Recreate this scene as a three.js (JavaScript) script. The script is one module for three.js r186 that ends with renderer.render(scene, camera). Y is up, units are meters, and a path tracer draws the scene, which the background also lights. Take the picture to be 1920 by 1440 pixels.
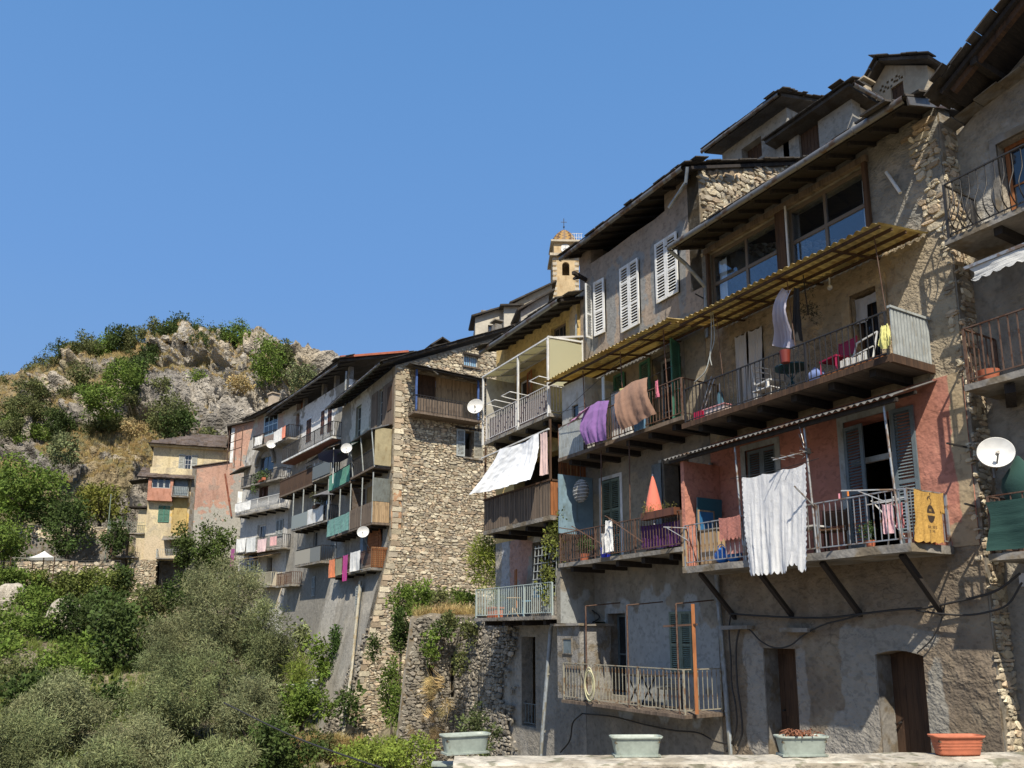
import * as THREE from 'three';
import { mergeGeometries } from 'three/addons/utils/BufferGeometryUtils.js';

// ---------- camera, sky, sun, exposure ----------
const scene = new THREE.Scene();
const EYE = new THREE.Vector3(0, 1.6, 12.2), YAW = Math.PI / 6, PITCH = Math.PI / 18, FOC = 1450, PCX = 960, PCY = 932;
const camera = new THREE.PerspectiveCamera(2 * Math.atan(720 / FOC) * 180 / Math.PI, 4 / 3, 0.1, 2000);
camera.position.copy(EYE);
camera.lookAt(EYE.x - Math.cos(PITCH) * Math.cos(YAW), EYE.y + Math.sin(PITCH), EYE.z - Math.cos(PITCH) * Math.sin(YAW));
camera.setViewOffset(1920, 1440, 0, 720 - PCY, 1920, 1440);
camera.updateProjectionMatrix();
const SUN = new THREE.Vector3(0.528, 0.792, 0.305).normalize();
{
  const W = 512, H = 256, d = new Float32Array(W * H * 4);
  const stops = [[-90, 0.1478, 0.1332, 0.112], [-6, 0.2173, 0.2221, 0.224], [0, 0.2695, 0.3419, 0.4391], [5, 0.2043, 0.3064, 0.4795], [12, 0.1434, 0.2683, 0.4929], [24, 0.1095, 0.2354, 0.4839], [40, 0.0852, 0.2043, 0.4346], [60, 0.066, 0.1599, 0.3674], [90, 0.0538, 0.1332, 0.3181]];
  for (let j = 0; j < H; j++) {
    const el = ((j + .5) / H - .5) * 180;
    let k = 0; while (k < stops.length - 2 && el > stops[k + 1][0]) k++;
    const a = stops[k], b = stops[k + 1], t = Math.min(1, Math.max(0, (el - a[0]) / (b[0] - a[0])));
    for (let i = 0; i < W; i++) {
      const az = ((i + .5) / W - .5) * 2 * Math.PI, e = el * Math.PI / 180;
      const dot = Math.cos(e) * Math.cos(az) * SUN.x + Math.sin(e) * SUN.y + Math.cos(e) * Math.sin(az) * SUN.z;
      const glow = Math.pow(Math.max(0, dot), 6) * .32, o = (j * W + i) * 4;
      d[o] = a[1] + (b[1] - a[1]) * t + glow; d[o + 1] = a[2] + (b[2] - a[2]) * t + glow * .95; d[o + 2] = a[3] + (b[3] - a[3]) * t + glow * .85; d[o + 3] = 1;
    }
  }
  const sky = new THREE.DataTexture(d, W, H, THREE.RGBAFormat, THREE.FloatType);
  sky.mapping = THREE.EquirectangularReflectionMapping; sky.magFilter = THREE.LinearFilter; sky.minFilter = THREE.LinearFilter; sky.needsUpdate = true;
  scene.background = sky; scene.environment = sky;
}
const sun = new THREE.DirectionalLight(new THREE.Color(1, .915, .77), 5.0);
sun.position.copy(SUN).multiplyScalar(200).add(new THREE.Vector3(-30, 0, 0)); sun.target.position.set(-30, 0, 0);
sun.castShadow = true; sun.shadow.mapSize.set(4096, 4096);
Object.assign(sun.shadow.camera, { left: -110, right: 110, top: 110, bottom: -110, near: 1, far: 500 });
scene.add(sun, sun.target);
const renderer = new THREE.WebGLRenderer({ antialias: true });
renderer.setSize(1024, 768); renderer.toneMapping = THREE.LinearToneMapping; renderer.toneMappingExposure = 1.46;
renderer.shadowMap.enabled = true;

// ---------- helpers ----------
const V = (x, y, z) => new THREE.Vector3(x, y, z);
const rng = (s) => () => { s = (s + 0x6d2b79f5) | 0; let t = Math.imul(s ^ (s >>> 15), 1 | s); t = (t + Math.imul(t ^ (t >>> 7), 61 | t)) ^ t; return ((t ^ (t >>> 14)) >>> 0) / 4294967296; };
// a photo pixel as a ray, and the points where it meets a plane or reaches a distance
function pray(px, py) {
  const u = (px - PCX) / FOC, v = (PCY - py) / FOC, c = Math.cos(PITCH), s = Math.sin(PITCH), y = v * c + s, f = c - v * s;
  return V(-f * Math.cos(YAW) + u * .5, y, -f * .5 - u * Math.cos(YAW)).multiplyScalar(1 / f);
}
const atZ = (px, py, z) => { const r = pray(px, py); return r.multiplyScalar((z - EYE.z) / r.z).add(EYE); };
const atX = (px, py, x) => { const r = pray(px, py); return r.multiplyScalar((x - EYE.x) / r.x).add(EYE); };
const atY = (px, py, y) => { const r = pray(px, py); return r.multiplyScalar((y - EYE.y) / r.y).add(EYE); };
const atD = (px, py, d) => pray(px, py).multiplyScalar(d).add(EYE);
const used = {};
const numbered = (n) => { const k = used[n] = (used[n] ?? -1) + 1; return k ? n + '_' + String(k).padStart(3, '0') : n; };
const shade = (o) => { o.castShadow = true; o.receiveShadow = true; return o; };
function clean(g) {
  const keep = g.userData.uv;
  if (g.index) g = g.toNonIndexed();
  for (const k of Object.keys(g.attributes)) if (!['position', 'normal', 'color'].includes(k) && !(k === 'uv' && keep)) g.deleteAttribute(k);
  if (!g.attributes.normal) g.computeVertexNormals();
  if (keep) return g;
  const p = g.attributes.position.array, n = p.length / 9, uv = new Float32Array(n * 6);
  for (let i = 0; i < n; i++) {
    const o = i * 9, ax = p[o + 3] - p[o], ay = p[o + 4] - p[o + 1], az = p[o + 5] - p[o + 2], bx = p[o + 6] - p[o], by = p[o + 7] - p[o + 1], bz = p[o + 8] - p[o + 2];
    const nx = Math.abs(ay * bz - az * by), ny = Math.abs(az * bx - ax * bz), nz = Math.abs(ax * by - ay * bx);
    for (let k = 0; k < 3; k++) {
      const x = p[o + k * 3], y = p[o + k * 3 + 1], z = p[o + k * 3 + 2], q = i * 6 + k * 2;
      if (nz >= nx && nz >= ny) { uv[q] = x; uv[q + 1] = y; } else if (nx >= ny) { uv[q] = z; uv[q + 1] = y; } else { uv[q] = x; uv[q + 1] = z; }
    }
  }
  g.setAttribute('uv', new THREE.BufferAttribute(uv, 2));
  return g;
}
const join = (gs) => { gs = (Array.isArray(gs) ? gs.flat(3) : [gs]).filter(Boolean).map(clean); return gs.length > 1 ? mergeGeometries(gs) : gs[0]; };
function M(name, gs, mat, parent = scene) {
  const m = shade(new THREE.Mesh(join(gs), mat)); m.name = parent === scene ? numbered(name) : name; parent.add(m); return m;
}
function sub(name, parent) { const g = new THREE.Group(); g.name = name; parent.add(g); return g; }
function tag(o, label, category, group, kind) { o.userData.label = label; if (category) o.userData.category = category; if (group) o.userData.group = group; if (kind) o.userData.kind = kind; return o; }
function thing(name, label, category, pos = [0, 0, 0], ry = 0, group) {
  const g = new THREE.Group(); g.name = numbered(name); g.position.set(...pos); g.rotation.y = ry; scene.add(g); return tag(g, label, category, group);
}
const bx = (x0, x1, y0, y1, z0, z1) => new THREE.BoxGeometry(Math.abs(x1 - x0), Math.abs(y1 - y0), Math.abs(z1 - z0)).translate((x0 + x1) / 2, (y0 + y1) / 2, (z0 + z1) / 2);
const v3 = (a) => (a.isVector3 ? a : V(...a));
function along(g, a, b) {
  a = v3(a); b = v3(b); const d = b.clone().sub(a), L = d.length(); d.normalize();
  const m = new THREE.Matrix4();
  if (Math.abs(d.y) > .9999) { if (d.y < 0) m.makeRotationX(Math.PI); } else { const s = V(0, 1, 0).cross(d).normalize(); m.makeBasis(s, d, s.clone().cross(d)); }
  return g.translate(0, L / 2, 0).applyMatrix4(m).translate(a.x, a.y, a.z);
}
const bar = (a, b, w = .04, d = w) => along(new THREE.BoxGeometry(w, v3(a).distanceTo(v3(b)), d), a, b);
const cyl = (a, b, r = .03, r2 = r, n = 8) => along(new THREE.CylinderGeometry(r2, r, v3(a).distanceTo(v3(b)), n), a, b);
function tube(pts, r = .02, n = 24, k = 6) { return new THREE.TubeGeometry(new THREE.CatmullRomCurve3(pts.map(v3)), n, r, k); }
function poly(o, U, Vv, outline, holes, t) { // a sheet of thickness t: outline in (u,v) on axes U,V from o, grown along -N
  const s = new THREE.Shape(outline.map((p) => new THREE.Vector2(...p)));
  for (const h of holes) { const q = h.length === 4 && !h[0].length ? [[h[0], h[2]], [h[0], h[3]], [h[1], h[3]], [h[1], h[2]]] : h; s.holes.push(new THREE.Path(q.map((p) => new THREE.Vector2(...p)))); }
  const g = new THREE.ExtrudeGeometry(s, { depth: t, bevelEnabled: false, curveSegments: 6 }), N = U.clone().cross(Vv);
  return g.applyMatrix4(new THREE.Matrix4().makeBasis(U, Vv, N).setPosition(o.clone().addScaledVector(N, -t)));
}
const wallZ = (outline, holes, z, t = .45) => poly(V(0, 0, z), V(1, 0, 0), V(0, 1, 0), outline, holes, t);      // faces +z
const wallX = (outline, holes, x, t = .45) => poly(V(x, 0, 0), V(0, 0, -1), V(0, 1, 0), outline.map(([z, y]) => [-z, y]), holes.map((h) => h.length === 4 && !h[0].length ? [-h[1], -h[0], h[2], h[3]] : h.map(([z, y]) => [-z, y])), t); // faces +x
const rect = (x0, x1, y0, y1) => [[x0, y0], [x1, y0], [x1, y1], [x0, y1]];

// ---------- noise and textures ----------
const hash = (x, y, s) => { let h = Math.imul(x | 0, 374761393) + Math.imul(y | 0, 668265263) + Math.imul(s | 0, 2147483647 ^ 1274126177); h = Math.imul(h ^ (h >>> 13), 1274126177); return ((h ^ (h >>> 16)) >>> 0) / 4294967296; };
function vn(x, y, s, per = 1 << 20) {
  const xi = Math.floor(x), yi = Math.floor(y), fx = x - xi, fy = y - yi, u = fx * fx * (3 - 2 * fx), v = fy * fy * (3 - 2 * fy);
  const m = (a) => ((a % per) + per) % per, x0 = m(xi), x1 = m(xi + 1), y0 = m(yi), y1 = m(yi + 1);
  const a = hash(x0, y0, s), b = hash(x1, y0, s), c = hash(x0, y1, s), d = hash(x1, y1, s);
  return a + (b - a) * u + (c - a) * v + (a - b - c + d) * u * v;
}
function fb(x, y, s, oct = 4, per = 1 << 20) { let r = 0, a = .5, t = 0; for (let i = 0; i < oct; i++) { r += a * vn(x, y, s + i * 17, per); t += a; a *= .5; x *= 2; y *= 2; per *= 2; } return r / t; }
const n3 = (x, y, z, s = 1) => (fb(x + z * .37, y + z * .61, s, 4) + fb(y - z * .53 + 31.7, z + x * .29, s + 5, 4)) / 2;
const enc = (c) => { c = Math.min(1, Math.max(0, c)); return 255 * (c <= .0031308 ? c * 12.92 : 1.055 * Math.pow(c, 1 / 2.4) - .055); };
function tex(n, fn, srgb = true, m = n) {
  const d = new Uint8Array(n * m * 4);
  for (let j = 0; j < m; j++) for (let i = 0; i < n; i++) { const c = fn((i + .5) / n, (j + .5) / m), o = (j * n + i) * 4; for (let k = 0; k < 3; k++) d[o + k] = srgb ? enc(c[k]) : Math.min(255, Math.max(0, (c[k] ?? c) * 255)); d[o + 3] = 255; }
  const t = new THREE.DataTexture(d, n, m); t.wrapS = t.wrapT = THREE.RepeatWrapping; t.magFilter = THREE.LinearFilter; t.minFilter = THREE.LinearMipmapLinearFilter; t.generateMipmaps = true;
  if (srgb) t.colorSpace = THREE.SRGBColorSpace; t.needsUpdate = true; return t;
}
const rep = (t, mx, my = mx) => { const c = t.clone(); c.repeat.set(1 / mx, 1 / my); c.needsUpdate = true; return c; };
const sm = (a, b, x) => { x = Math.min(1, Math.max(0, (x - a) / (b - a))); return x * x * (3 - 2 * x); };
const mix = (a, b, t) => a.map((v, i) => v + (b[i] - v) * t);
const one = (v) => [v, v, v];
// tiling bump heights
const B = {
  rough: tex(512, (u, v) => { const a = fb(u * 12, v * 14, 11, 5, 12), r = 1 - Math.abs(2 * fb(u * 9, v * 11, 21, 5, 9) - 1), k = sm(.35, .65, fb(u * 3, v * 3, 36, 3, 3)), g = fb(u * 48, v * 48, 41, 3, 48); return one(.3 * a * (.4 + .6 * k) + .22 * r * r * k + .3 * fb(u * 4, v * 4, 31, 3, 4) + .18 * g); }, false),
  stucco: tex(512, (u, v) => one(.55 * fb(u * 60, v * 60, 5, 3, 60) + .45 * fb(u * 9, v * 9, 8, 4, 9)), false),
  fine: tex(512, (u, v) => one(fb(u * 16, v * 16, 51, 6, 16)), false),
  rock: tex(512, (u, v) => { const a = 1 - Math.abs(2 * fb(u * 6, v * 8, 61, 5, 8) - 1), b = fb(u * 32, v * 32, 66, 4, 32); return one(.65 * a + .35 * b); }, false),
  wood: tex(256, (u, v) => one(.6 * fb(u * 48, v * 3, 71, 3, 48) + .4 * vn(u * 90, v * 5, 75, 90)), false),
};
// tiling colour variation (multiplied with a material's colour)
const Cx = {
  plaster: tex(512, (u, v) => { const a = fb(u * 5, v * 5, 101, 5, 5), b = fb(u * 26, v * 26, 107, 4, 26), st = sm(.56, .72, fb(u * 14, v * 4, 113, 4, 14)); let k = .78 + .34 * (a - .5) + .25 * (b - .5); const c = mix([k, k, k], [k * .74, k * .68, k * .6], st * .7); return c; }),
  dirt: tex(512, (u, v) => { const a = fb(u * 4, v * 4, 121, 6, 4), b = fb(u * 40, v * 40, 127, 3, 40), k = .72 + .7 * (a - .5) + .35 * (b - .5); return mix([k, k, k], [k * .8, k * .7, k * .55], sm(.5, .65, fb(u * 7, v * 7, 131, 4, 7))); }),
  wood: tex(512, (u, v) => { const g = fb(u * 60, v * 3, 141, 4, 60), p = hash(Math.floor(u * 12), 3, 9), k = .62 + .5 * (g - .5) + .3 * (p - .5); return mix([k, k, k], [k * .72, k * .7, k * .7], sm(.55, .7, fb(u * 12, v * 2, 147, 4, 12))); }),
  metal: tex(256, (u, v) => { const r = sm(.52, .66, fb(u * 7, v * 7, 151, 5, 7)); return mix(one(.85 + .2 * (fb(u * 30, v * 30, 153, 2, 30) - .5)), [.55, .36, .24], r); }),
  rock: tex(512, (u, v) => { const a = fb(u * 5, v * 7, 161, 6, 5), s = sm(.5, .68, fb(u * 9, v * 2.0, 165, 4, 9)), b = fb(u * 30, v * 30, 169, 3, 30); const k = .75 + .5 * (a - .5) + .4 * (b - .5); return mix([k, k * .97, k * .92], [k * .66, k * .62, k * .56], s * .6); }),
  stone: tex(256, (u, v) => { const k = .85 + .5 * (fb(u * 9, v * 9, 171, 5, 9) - .5); return [k, k * .98, k * .94]; }),
};
const mats = {};
function mat(key, rgb, o = {}) {
  if (mats[key]) return mats[key];
  const { map, mm = 3, bump, bm = 2, bs = .01, phys, dbl, ...r } = o;
  const m = new (phys ? THREE.MeshPhysicalMaterial : THREE.MeshStandardMaterial)({ roughness: .9, ...r, name: key });
  m.color.setRGB(...rgb); if (map) m.map = rep(Cx[map], mm); if (bump) { m.bumpMap = rep(B[bump], bm); m.bumpScale = bs; }
  if (dbl !== false) m.side = THREE.DoubleSide; return mats[key] = m;
}
// a wall's own colours on its real size: base, blotches of other renders, patches [cx,cy,rx,ry,colour,amount] with ragged outlines
function wallMat(key, [x0, y0, w, h], base, alts, patches = [], bump = ['rough', 2.2, .03], seed = 7, streak = 1) {
  const n = 384, t = tex(n, (u, v) => {
    const x = x0 + u * w, y = y0 + v * h, g = fb(x * 9, y * 9, seed + 50, 4);
    let c = base.map((b) => b * (.84 + .32 * fb(x * .9, y * .9, seed, 5)) * (.84 + .32 * g));
    for (const [col, f, lo, hi, amt, sy = 1] of alts) c = mix(c, col.map((b) => b * (.85 + .3 * g)), amt * sm(lo, hi, fb(x * f + 9.1, y * f * sy + col[0] * 40, seed + 7, 5)));
    const st = sm(.56, .7, fb(x * 2.7 + 3, y * .42, seed + 61, 4)), cr = Math.abs(fb(x * .9 + 4, y * .9, seed + 71, 4) - .5); c = mix(c, c.map((b, k) => b * [.66, .63, .58][k]), st * .42 * (streak ?? 1));
    const pn = patches.length ? (fb(x * 2.6, y * 2.6, seed + 23, 4) - .5) * 1.1 : 0;
    for (const [cx, cy, rx, ry, col, amt = 1] of patches) {
      const d = Math.max(Math.abs(x - cx) / rx, Math.abs(y - cy) / ry), e = Math.hypot((x - cx) / rx, (y - cy) / ry) * .5 + d * .5 + pn;
      if (e > 1.1) continue;
      c = mix(c, col.map((b) => b * (.84 + .32 * g)), amt * sm(1.06, .94, e));
    }
    return cr < .0022 && fb(x * .5, y * .5, seed + 81, 3) > .52 ? c.map((b) => b * .6) : c.map((b) => b * .93 * (1 - .22 * sm(.6, .68, fb(x * 13, y * 15, seed + 91, 3))));
  });
  t.wrapS = t.wrapT = THREE.MirroredRepeatWrapping; t.repeat.set(1 / w, 1 / h); t.offset.set(-x0 / w, -y0 / h);
  const m = new THREE.MeshStandardMaterial({ map: t, roughness: .95, side: THREE.DoubleSide, name: key });
  m.bumpMap = rep(B[bump[0]], bump[1]); m.bumpScale = bump[2]; return mats[key] = m;
}
const K = {
  slate: mat('slate', [.075, .066, .058], { map: 'dirt', mm: 2, bump: 'fine', bm: 1, bs: .01 }),
  wooddk: mat('wooddk', [.10, .052, .026], { map: 'wood', mm: 1.2, bump: 'wood', bm: .8, bs: .006 }),
  woodwx: mat('woodwx', [.20, .15, .11], { map: 'wood', mm: 1.4, bump: 'wood', bm: .9, bs: .006 }),
  woodor: mat('woodor', [.40, .15, .05], { map: 'wood', mm: 1.2, bump: 'wood', bm: .8, bs: .004 }),
  woodlt: mat('woodlt', [.52, .36, .20], { map: 'wood', mm: 1.2, bump: 'wood', bm: .8, bs: .004 }),
  beam: mat('beam', [.035, .026, .02], { map: 'wood', mm: 1, bump: 'wood', bm: .7, bs: .008 }),
  iron: mat('iron', [.035, .033, .032], { roughness: .55, metalness: .3 }),
  ironrust: mat('ironrust', [.14, .085, .06], { map: 'metal', mm: .6, roughness: .75, metalness: .2 }),
  alu: mat('alu', [.45, .46, .46], { map: 'metal', mm: .9, roughness: .45, metalness: .55 }),
  zinc: mat('zinc', [.20, .20, .20], { map: 'metal', mm: 1.3, roughness: .5, metalness: .5 }),
  pipe: mat('pipe', [.36, .40, .43], { map: 'dirt', mm: 2, roughness: .5 }),
  white: mat('white', [.74, .74, .72], { map: 'plaster', mm: 1.5, roughness: .6 }),
  whitept: mat('whitept', [.80, .81, .80], { map: 'plaster', mm: 2.5, roughness: .55 }),
  conc: mat('conc', [.29, .27, .24], { map: 'dirt', mm: 2.2, bump: 'fine', bm: 1.2, bs: .012 }),
  concdk: mat('concdk', [.25, .23, .20], { map: 'dirt', mm: 2, bump: 'fine', bm: 1, bs: .02 }),
  mortar: mat('mortar', [.30, .265, .21], { map: 'dirt', mm: 2, bump: 'rough', bm: 1.4, bs: .03 }),
  stone: mat('stone', [1, 1, 1], { vertexColors: true, map: 'stone', mm: .5, bump: 'fine', bm: .35, bs: .015 }),
  greensh: mat('greensh', [.055, .20, .14], { map: 'plaster', mm: .8, roughness: .6 }),
  greengy: mat('greengy', [.17, .22, .17], { map: 'plaster', mm: .8, roughness: .65 }),
  bluegy: mat('bluegy', [.15, .19, .21], { map: 'plaster', mm: .9, roughness: .55 }),
  palesh: mat('palesh', [.42, .45, .44], { map: 'plaster', mm: .8, roughness: .6 }),
  brownsh: mat('brownsh', [.16, .06, .03], { map: 'wood', mm: 1, roughness: .55 }),
  terra: mat('terra', [.50, .15, .075], { map: 'plaster', mm: .7, roughness: .7 }),
  sage: mat('sage', [.36, .41, .36], { map: 'plaster', mm: .5, roughness: .5 }),
  glass: mat('glass', [.9, .95, 1], { phys: true, roughness: .03, transmission: 1, thickness: 0, ior: 1.85, metalness: 0 }),
  darkglass: mat('darkglass', [.02, .024, .03], { phys: true, roughness: .05, ior: 1.8 }),
  yellplas: mat('yellplas', [.62, .47, .16], { phys: true, map: 'dirt', mm: 2.5, roughness: .6, transmission: .22, thickness: 0 }),
  cream: mat('cream', [.78, .76, .58], { phys: true, roughness: .55, transmission: .4, thickness: 0 }),
  soil: mat('soil', [.16, .12, .075], { map: 'dirt', mm: 3, bump: 'rough', bm: 1.5, bs: .06 }),
  room: mat('room', [.30, .27, .23], { map: 'plaster', mm: 3 }),

};
const cloth = (key, rgb, o = {}) => mat('cloth_' + key, rgb, { phys: true, roughness: .95, transmission: .12, thickness: 0, bump: 'stucco', bm: .35, bs: .004, ...o });

// ---------- building pieces ----------
// a row of bars on a polyline of [x,z] corners: rails and posts in one mesh, every bar its own mesh (or joined when too small to pick apart)
const barGeo = {};
function railing(parent, pts, y, h, o = {}) {
  const { gap = .11, r = .008, m = K.iron, each = true, top = .02, low = .08, belly = 0, post = .018 } = o, rails = [], all = [];
  const key = h + '|' + r + '|' + belly;
  if (!barGeo[key]) barGeo[key] = clean(belly ? tube([[0, low, 0], [0, h * .16, belly * .7], [0, h * .33, belly], [0, h * .52, belly * .45], [0, h * .66, 0], [0, h, 0]], r, 12, 5) : new THREE.BoxGeometry(r * 2, h - low, r * 2).translate(0, (h + low) / 2, 0));
  for (let k = 0; k < pts.length - 1; k++) {
    const a = V(pts[k][0], y, pts[k][1]), b = V(pts[k + 1][0], y, pts[k + 1][1]), L = a.distanceTo(b), n = Math.max(1, Math.round(L / gap)), dir = Math.atan2(b.x - a.x, b.z - a.z) - Math.PI / 2;
    const up = (p, d) => p.clone().setY(y + d);
    const ins = b.clone().sub(a).normalize().multiplyScalar(post), a2 = a.clone().add(ins), b2 = b.clone().sub(ins); rails.push(bar(up(a2, h), up(b2, h), top * 1.6, top), bar(up(a2, low), up(b2, low), top, top));
    for (const p of k ? [b] : [a, b]) rails.push(bar(up(p, 0), up(p, h), post * 2, post * 2));
    if (L > 2.4) for (let q = 1; q < Math.round(L / 1.7); q++) { const p = a.clone().lerp(b, q / Math.round(L / 1.7)); rails.push(bar(up(p, 0), up(p, h), post * 1.6, post * 1.6)); }
    for (let i = 1; i < n; i++) {
      const p = a.clone().lerp(b, i / n);
      if (each) { const s = shade(new THREE.Mesh(barGeo[key], m)); s.name = 'baluster'; s.position.copy(p); s.rotation.y = dir; parent.add(s); } else { const g = barGeo[key].clone(); g.userData.uv = 1; all.push(g.rotateY(dir).translate(p.x, p.y, p.z)); }
    }
  }
  M('rail', rails, m, parent); if (all.length) M('balusters', all, m, parent).userData.kind = 'stuff';
}
function crumble(g, amt, f = 3, seed = 4) { // uneven edges on a slab
  const p = g.attributes.position;
  for (let i = 0; i < p.count; i++) { const x = p.getX(i), y = p.getY(i), z = p.getZ(i); p.setXYZ(i, x + (n3(x * f, y * f, z * f, seed) - .5) * amt, y + (n3(x * f + 7, y * f, z * f, seed) - .5) * amt, z + (n3(x * f, y * f + 9, z * f, seed) - .5) * amt); }
  g.computeVertexNormals(); return g;
}
const slabGeo = (x0, x1, y0, y1, z0, z1, amt = .02) => crumble(new THREE.BoxGeometry(x1 - x0, y1 - y0, z1 - z0, Math.ceil((x1 - x0) / .18), 1, 3).translate((x0 + x1) / 2, (y0 + y1) / 2, (z0 + z1) / 2), amt, 4);
// balcony part of a house h: slab, brackets or joists, railing round left end, front, right end
function balcony(h, x0, x1, y, z1, o = {}) {
  const { t = .12, slab = K.conc, rail = .95, rm = K.iron, joist = 0, brace = 0, z0 = 0, left = true, right = true, ...ro } = o;
  const b = sub('balcony', h);
  M('slab', slabGeo(x0, x1, y, y + t, z0 + .005, z1, o.amt ?? .025), slab, b);
  for (let i = 0; i < joist; i++) { const x = x0 + (x1 - x0) * (i + .5) / joist; M('joist', bx(x - .06, x + .06, y - .13, y - .004, z0 - .1, z1 - .12), K.beam, b); }
  for (let i = 0; i < brace; i++) { const x = x0 + .3 + (x1 - x0 - .6) * i / Math.max(1, brace - 1); M('brace', bar([x, y - .02, z1 - .2], [x, y - .95, z0 - .05], .09, .07), K.beam, b); }
  const e = .05, pts = []; if (left) pts.push([x0 + e, z0 + .03]); pts.push([x0 + e, z1 - e], [x1 - e, z1 - e]); if (right) pts.push([x1 - e, z0 + .03]);
  if (rail) railing(b, pts, y + t, rail, { m: rm, ...ro });
  return b;
}
// boards side by side from a to b (both [x,z]); each board its own mesh
function boards(parent, a, b, y0, y1, w, m, o = {}) {
  const L = Math.hypot(b[0] - a[0], b[1] - a[1]), n = Math.max(1, Math.round(L / w)), ry = Math.atan2(-(b[1] - a[1]), b[0] - a[0]), R = rng((a[0] * 97 + y0 * 31) | 0), gs = [];
  for (let i = 0; i < n; i++) {
    const f = (i + .5) / n, g = new THREE.BoxGeometry(L / n * (o.fill ?? .9), y1 - y0 + (R() - .5) * .03, .02).rotateY(ry).translate(a[0] + (b[0] - a[0]) * f, (y0 + y1) / 2, a[1] + (b[1] - a[1]) * f + (R() - .5) * .006);
    if (o.one) gs.push(g); else M(o.name ?? 'board', g, m, parent);
  }
  if (o.one) M(o.name ?? 'boards', gs, m, parent).userData.kind = 'stuff';
}
// louvred shutter: leaf hinged at x=hx, width w (signed), swung by ang from flat on the wall
function shutter(h, hx, w, y0, y1, z, m, ang = 0, o = {}) {
  const g = sub('shutter', h); g.position.set(hx, 0, z); g.rotation.y = ang; const s = Math.sign(w), W = Math.abs(w), fr = Math.min(.07, W * .16), X = (a, b) => (s > 0 ? [a, b] : [-b, -a]), H = y1 - y0;
  const mids = o.mids ?? (H > 1.3 ? [.45] : []), cuts = [0, ...mids, 1].map((f) => y0 + f * H), f = [bx(...X(0, fr), y0, y1, 0, .035), bx(...X(W - fr, W), y0, y1, 0, .035)], l = [];
  cuts.forEach((c, i) => f.push(bx(...X(fr, W - fr), i === 0 ? c : i === cuts.length - 1 ? c - fr : c - fr / 2, i === 0 ? c + fr : i === cuts.length - 1 ? c : c + fr / 2, .001, .034)));
  const p = o.pitch ?? .055, [a, b] = X(fr * .7, W - fr * .7);
  for (let k = 0; k < cuts.length - 1; k++) for (let y = cuts[k] + fr + p * .4; y < cuts[k + 1] - fr * .6; y += p) l.push(new THREE.BoxGeometry(b - a, p * .72, .008).rotateX(-.62).translate((a + b) / 2, y, .017));
  if (o.solid) l.length = 0, l.push(bx(a, b, y0 + fr * .5, y1 - fr * .5, .01, .024));
  M('frame', f, m, g); const L = M(o.solid ? 'panel' : 'louvres', l, m, g); if (!o.solid) L.userData.kind = 'stuff'; return g;
}
// window or glazed door in an opening: frame, panes, bars; cols x rows of panes, set z behind the wall face
function glazing(h, x0, x1, y0, y1, z, o = {}) {
  const { cols = 2, rows = 2, m = K.white, f = .06, bar: bw = .03, pane = K.darkglass, name = 'window', sill } = o, w = sub(name, h), fr = [bx(x0, x0 + f, y0, y1, z - .05, z), bx(x1 - f, x1, y0, y1, z - .05, z), bx(x0 + f, x1 - f, y0, y0 + f, z - .05, z), bx(x0 + f, x1 - f, y1 - f, y1, z - .05, z)];
  for (let i = 1; i < cols; i++) { const x = x0 + f + (x1 - x0 - 2 * f) * i / cols; fr.push(bx(x - bw / 2, x + bw / 2, y0 + f, y1 - f, z - .046, z - .003)); }
  for (let j = 1; j < rows; j++) { const y = y0 + f + (y1 - y0 - 2 * f) * j / rows; fr.push(bx(x0 + f, x1 - f, y - bw / 2, y + bw / 2, z - .043, z - .006)); }
  M('frame', fr, m, w);
  const R = rng((x0 * 131 + y0 * 17) | 0);
  for (let i = 0; i < cols; i++) for (let j = 0; j < rows; j++) { const W = (x1 - x0 - 2 * f) / cols, H = (y1 - y0 - 2 * f) / rows, p = M('pane', new THREE.BoxGeometry(W - .01, H - .01, .006), pane, w); p.position.set(x0 + f + W * (i + .5), y0 + f + H * (j + .5), z - .026); p.rotation.set((R() - .5) * .02, (R() - .5) * .02, 0); }
  if (sill) M('sill', bx(x0 - .08, x1 + .08, y0 - .08, y0 - .003, z - .1, sill), K.conc, w);
  return w;
}
function surround(h, x0, x1, y0, y1, m, w = .12, d = .025, low = false) { // painted render band round an opening, proud of the wall
  const g = [bx(x0 - w, x0, y0, y1 + w, -.02, d), bx(x1, x1 + w, y0, y1 + w, -.02, d), bx(x0 + .0005, x1 - .0005, y1, y1 + w, -.02, d)]; if (low) g.push(bx(x0 - w, x1 + w, y0 - w, y0 - .001, -.02, d)); M('surround', g, m, h);
}
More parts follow.
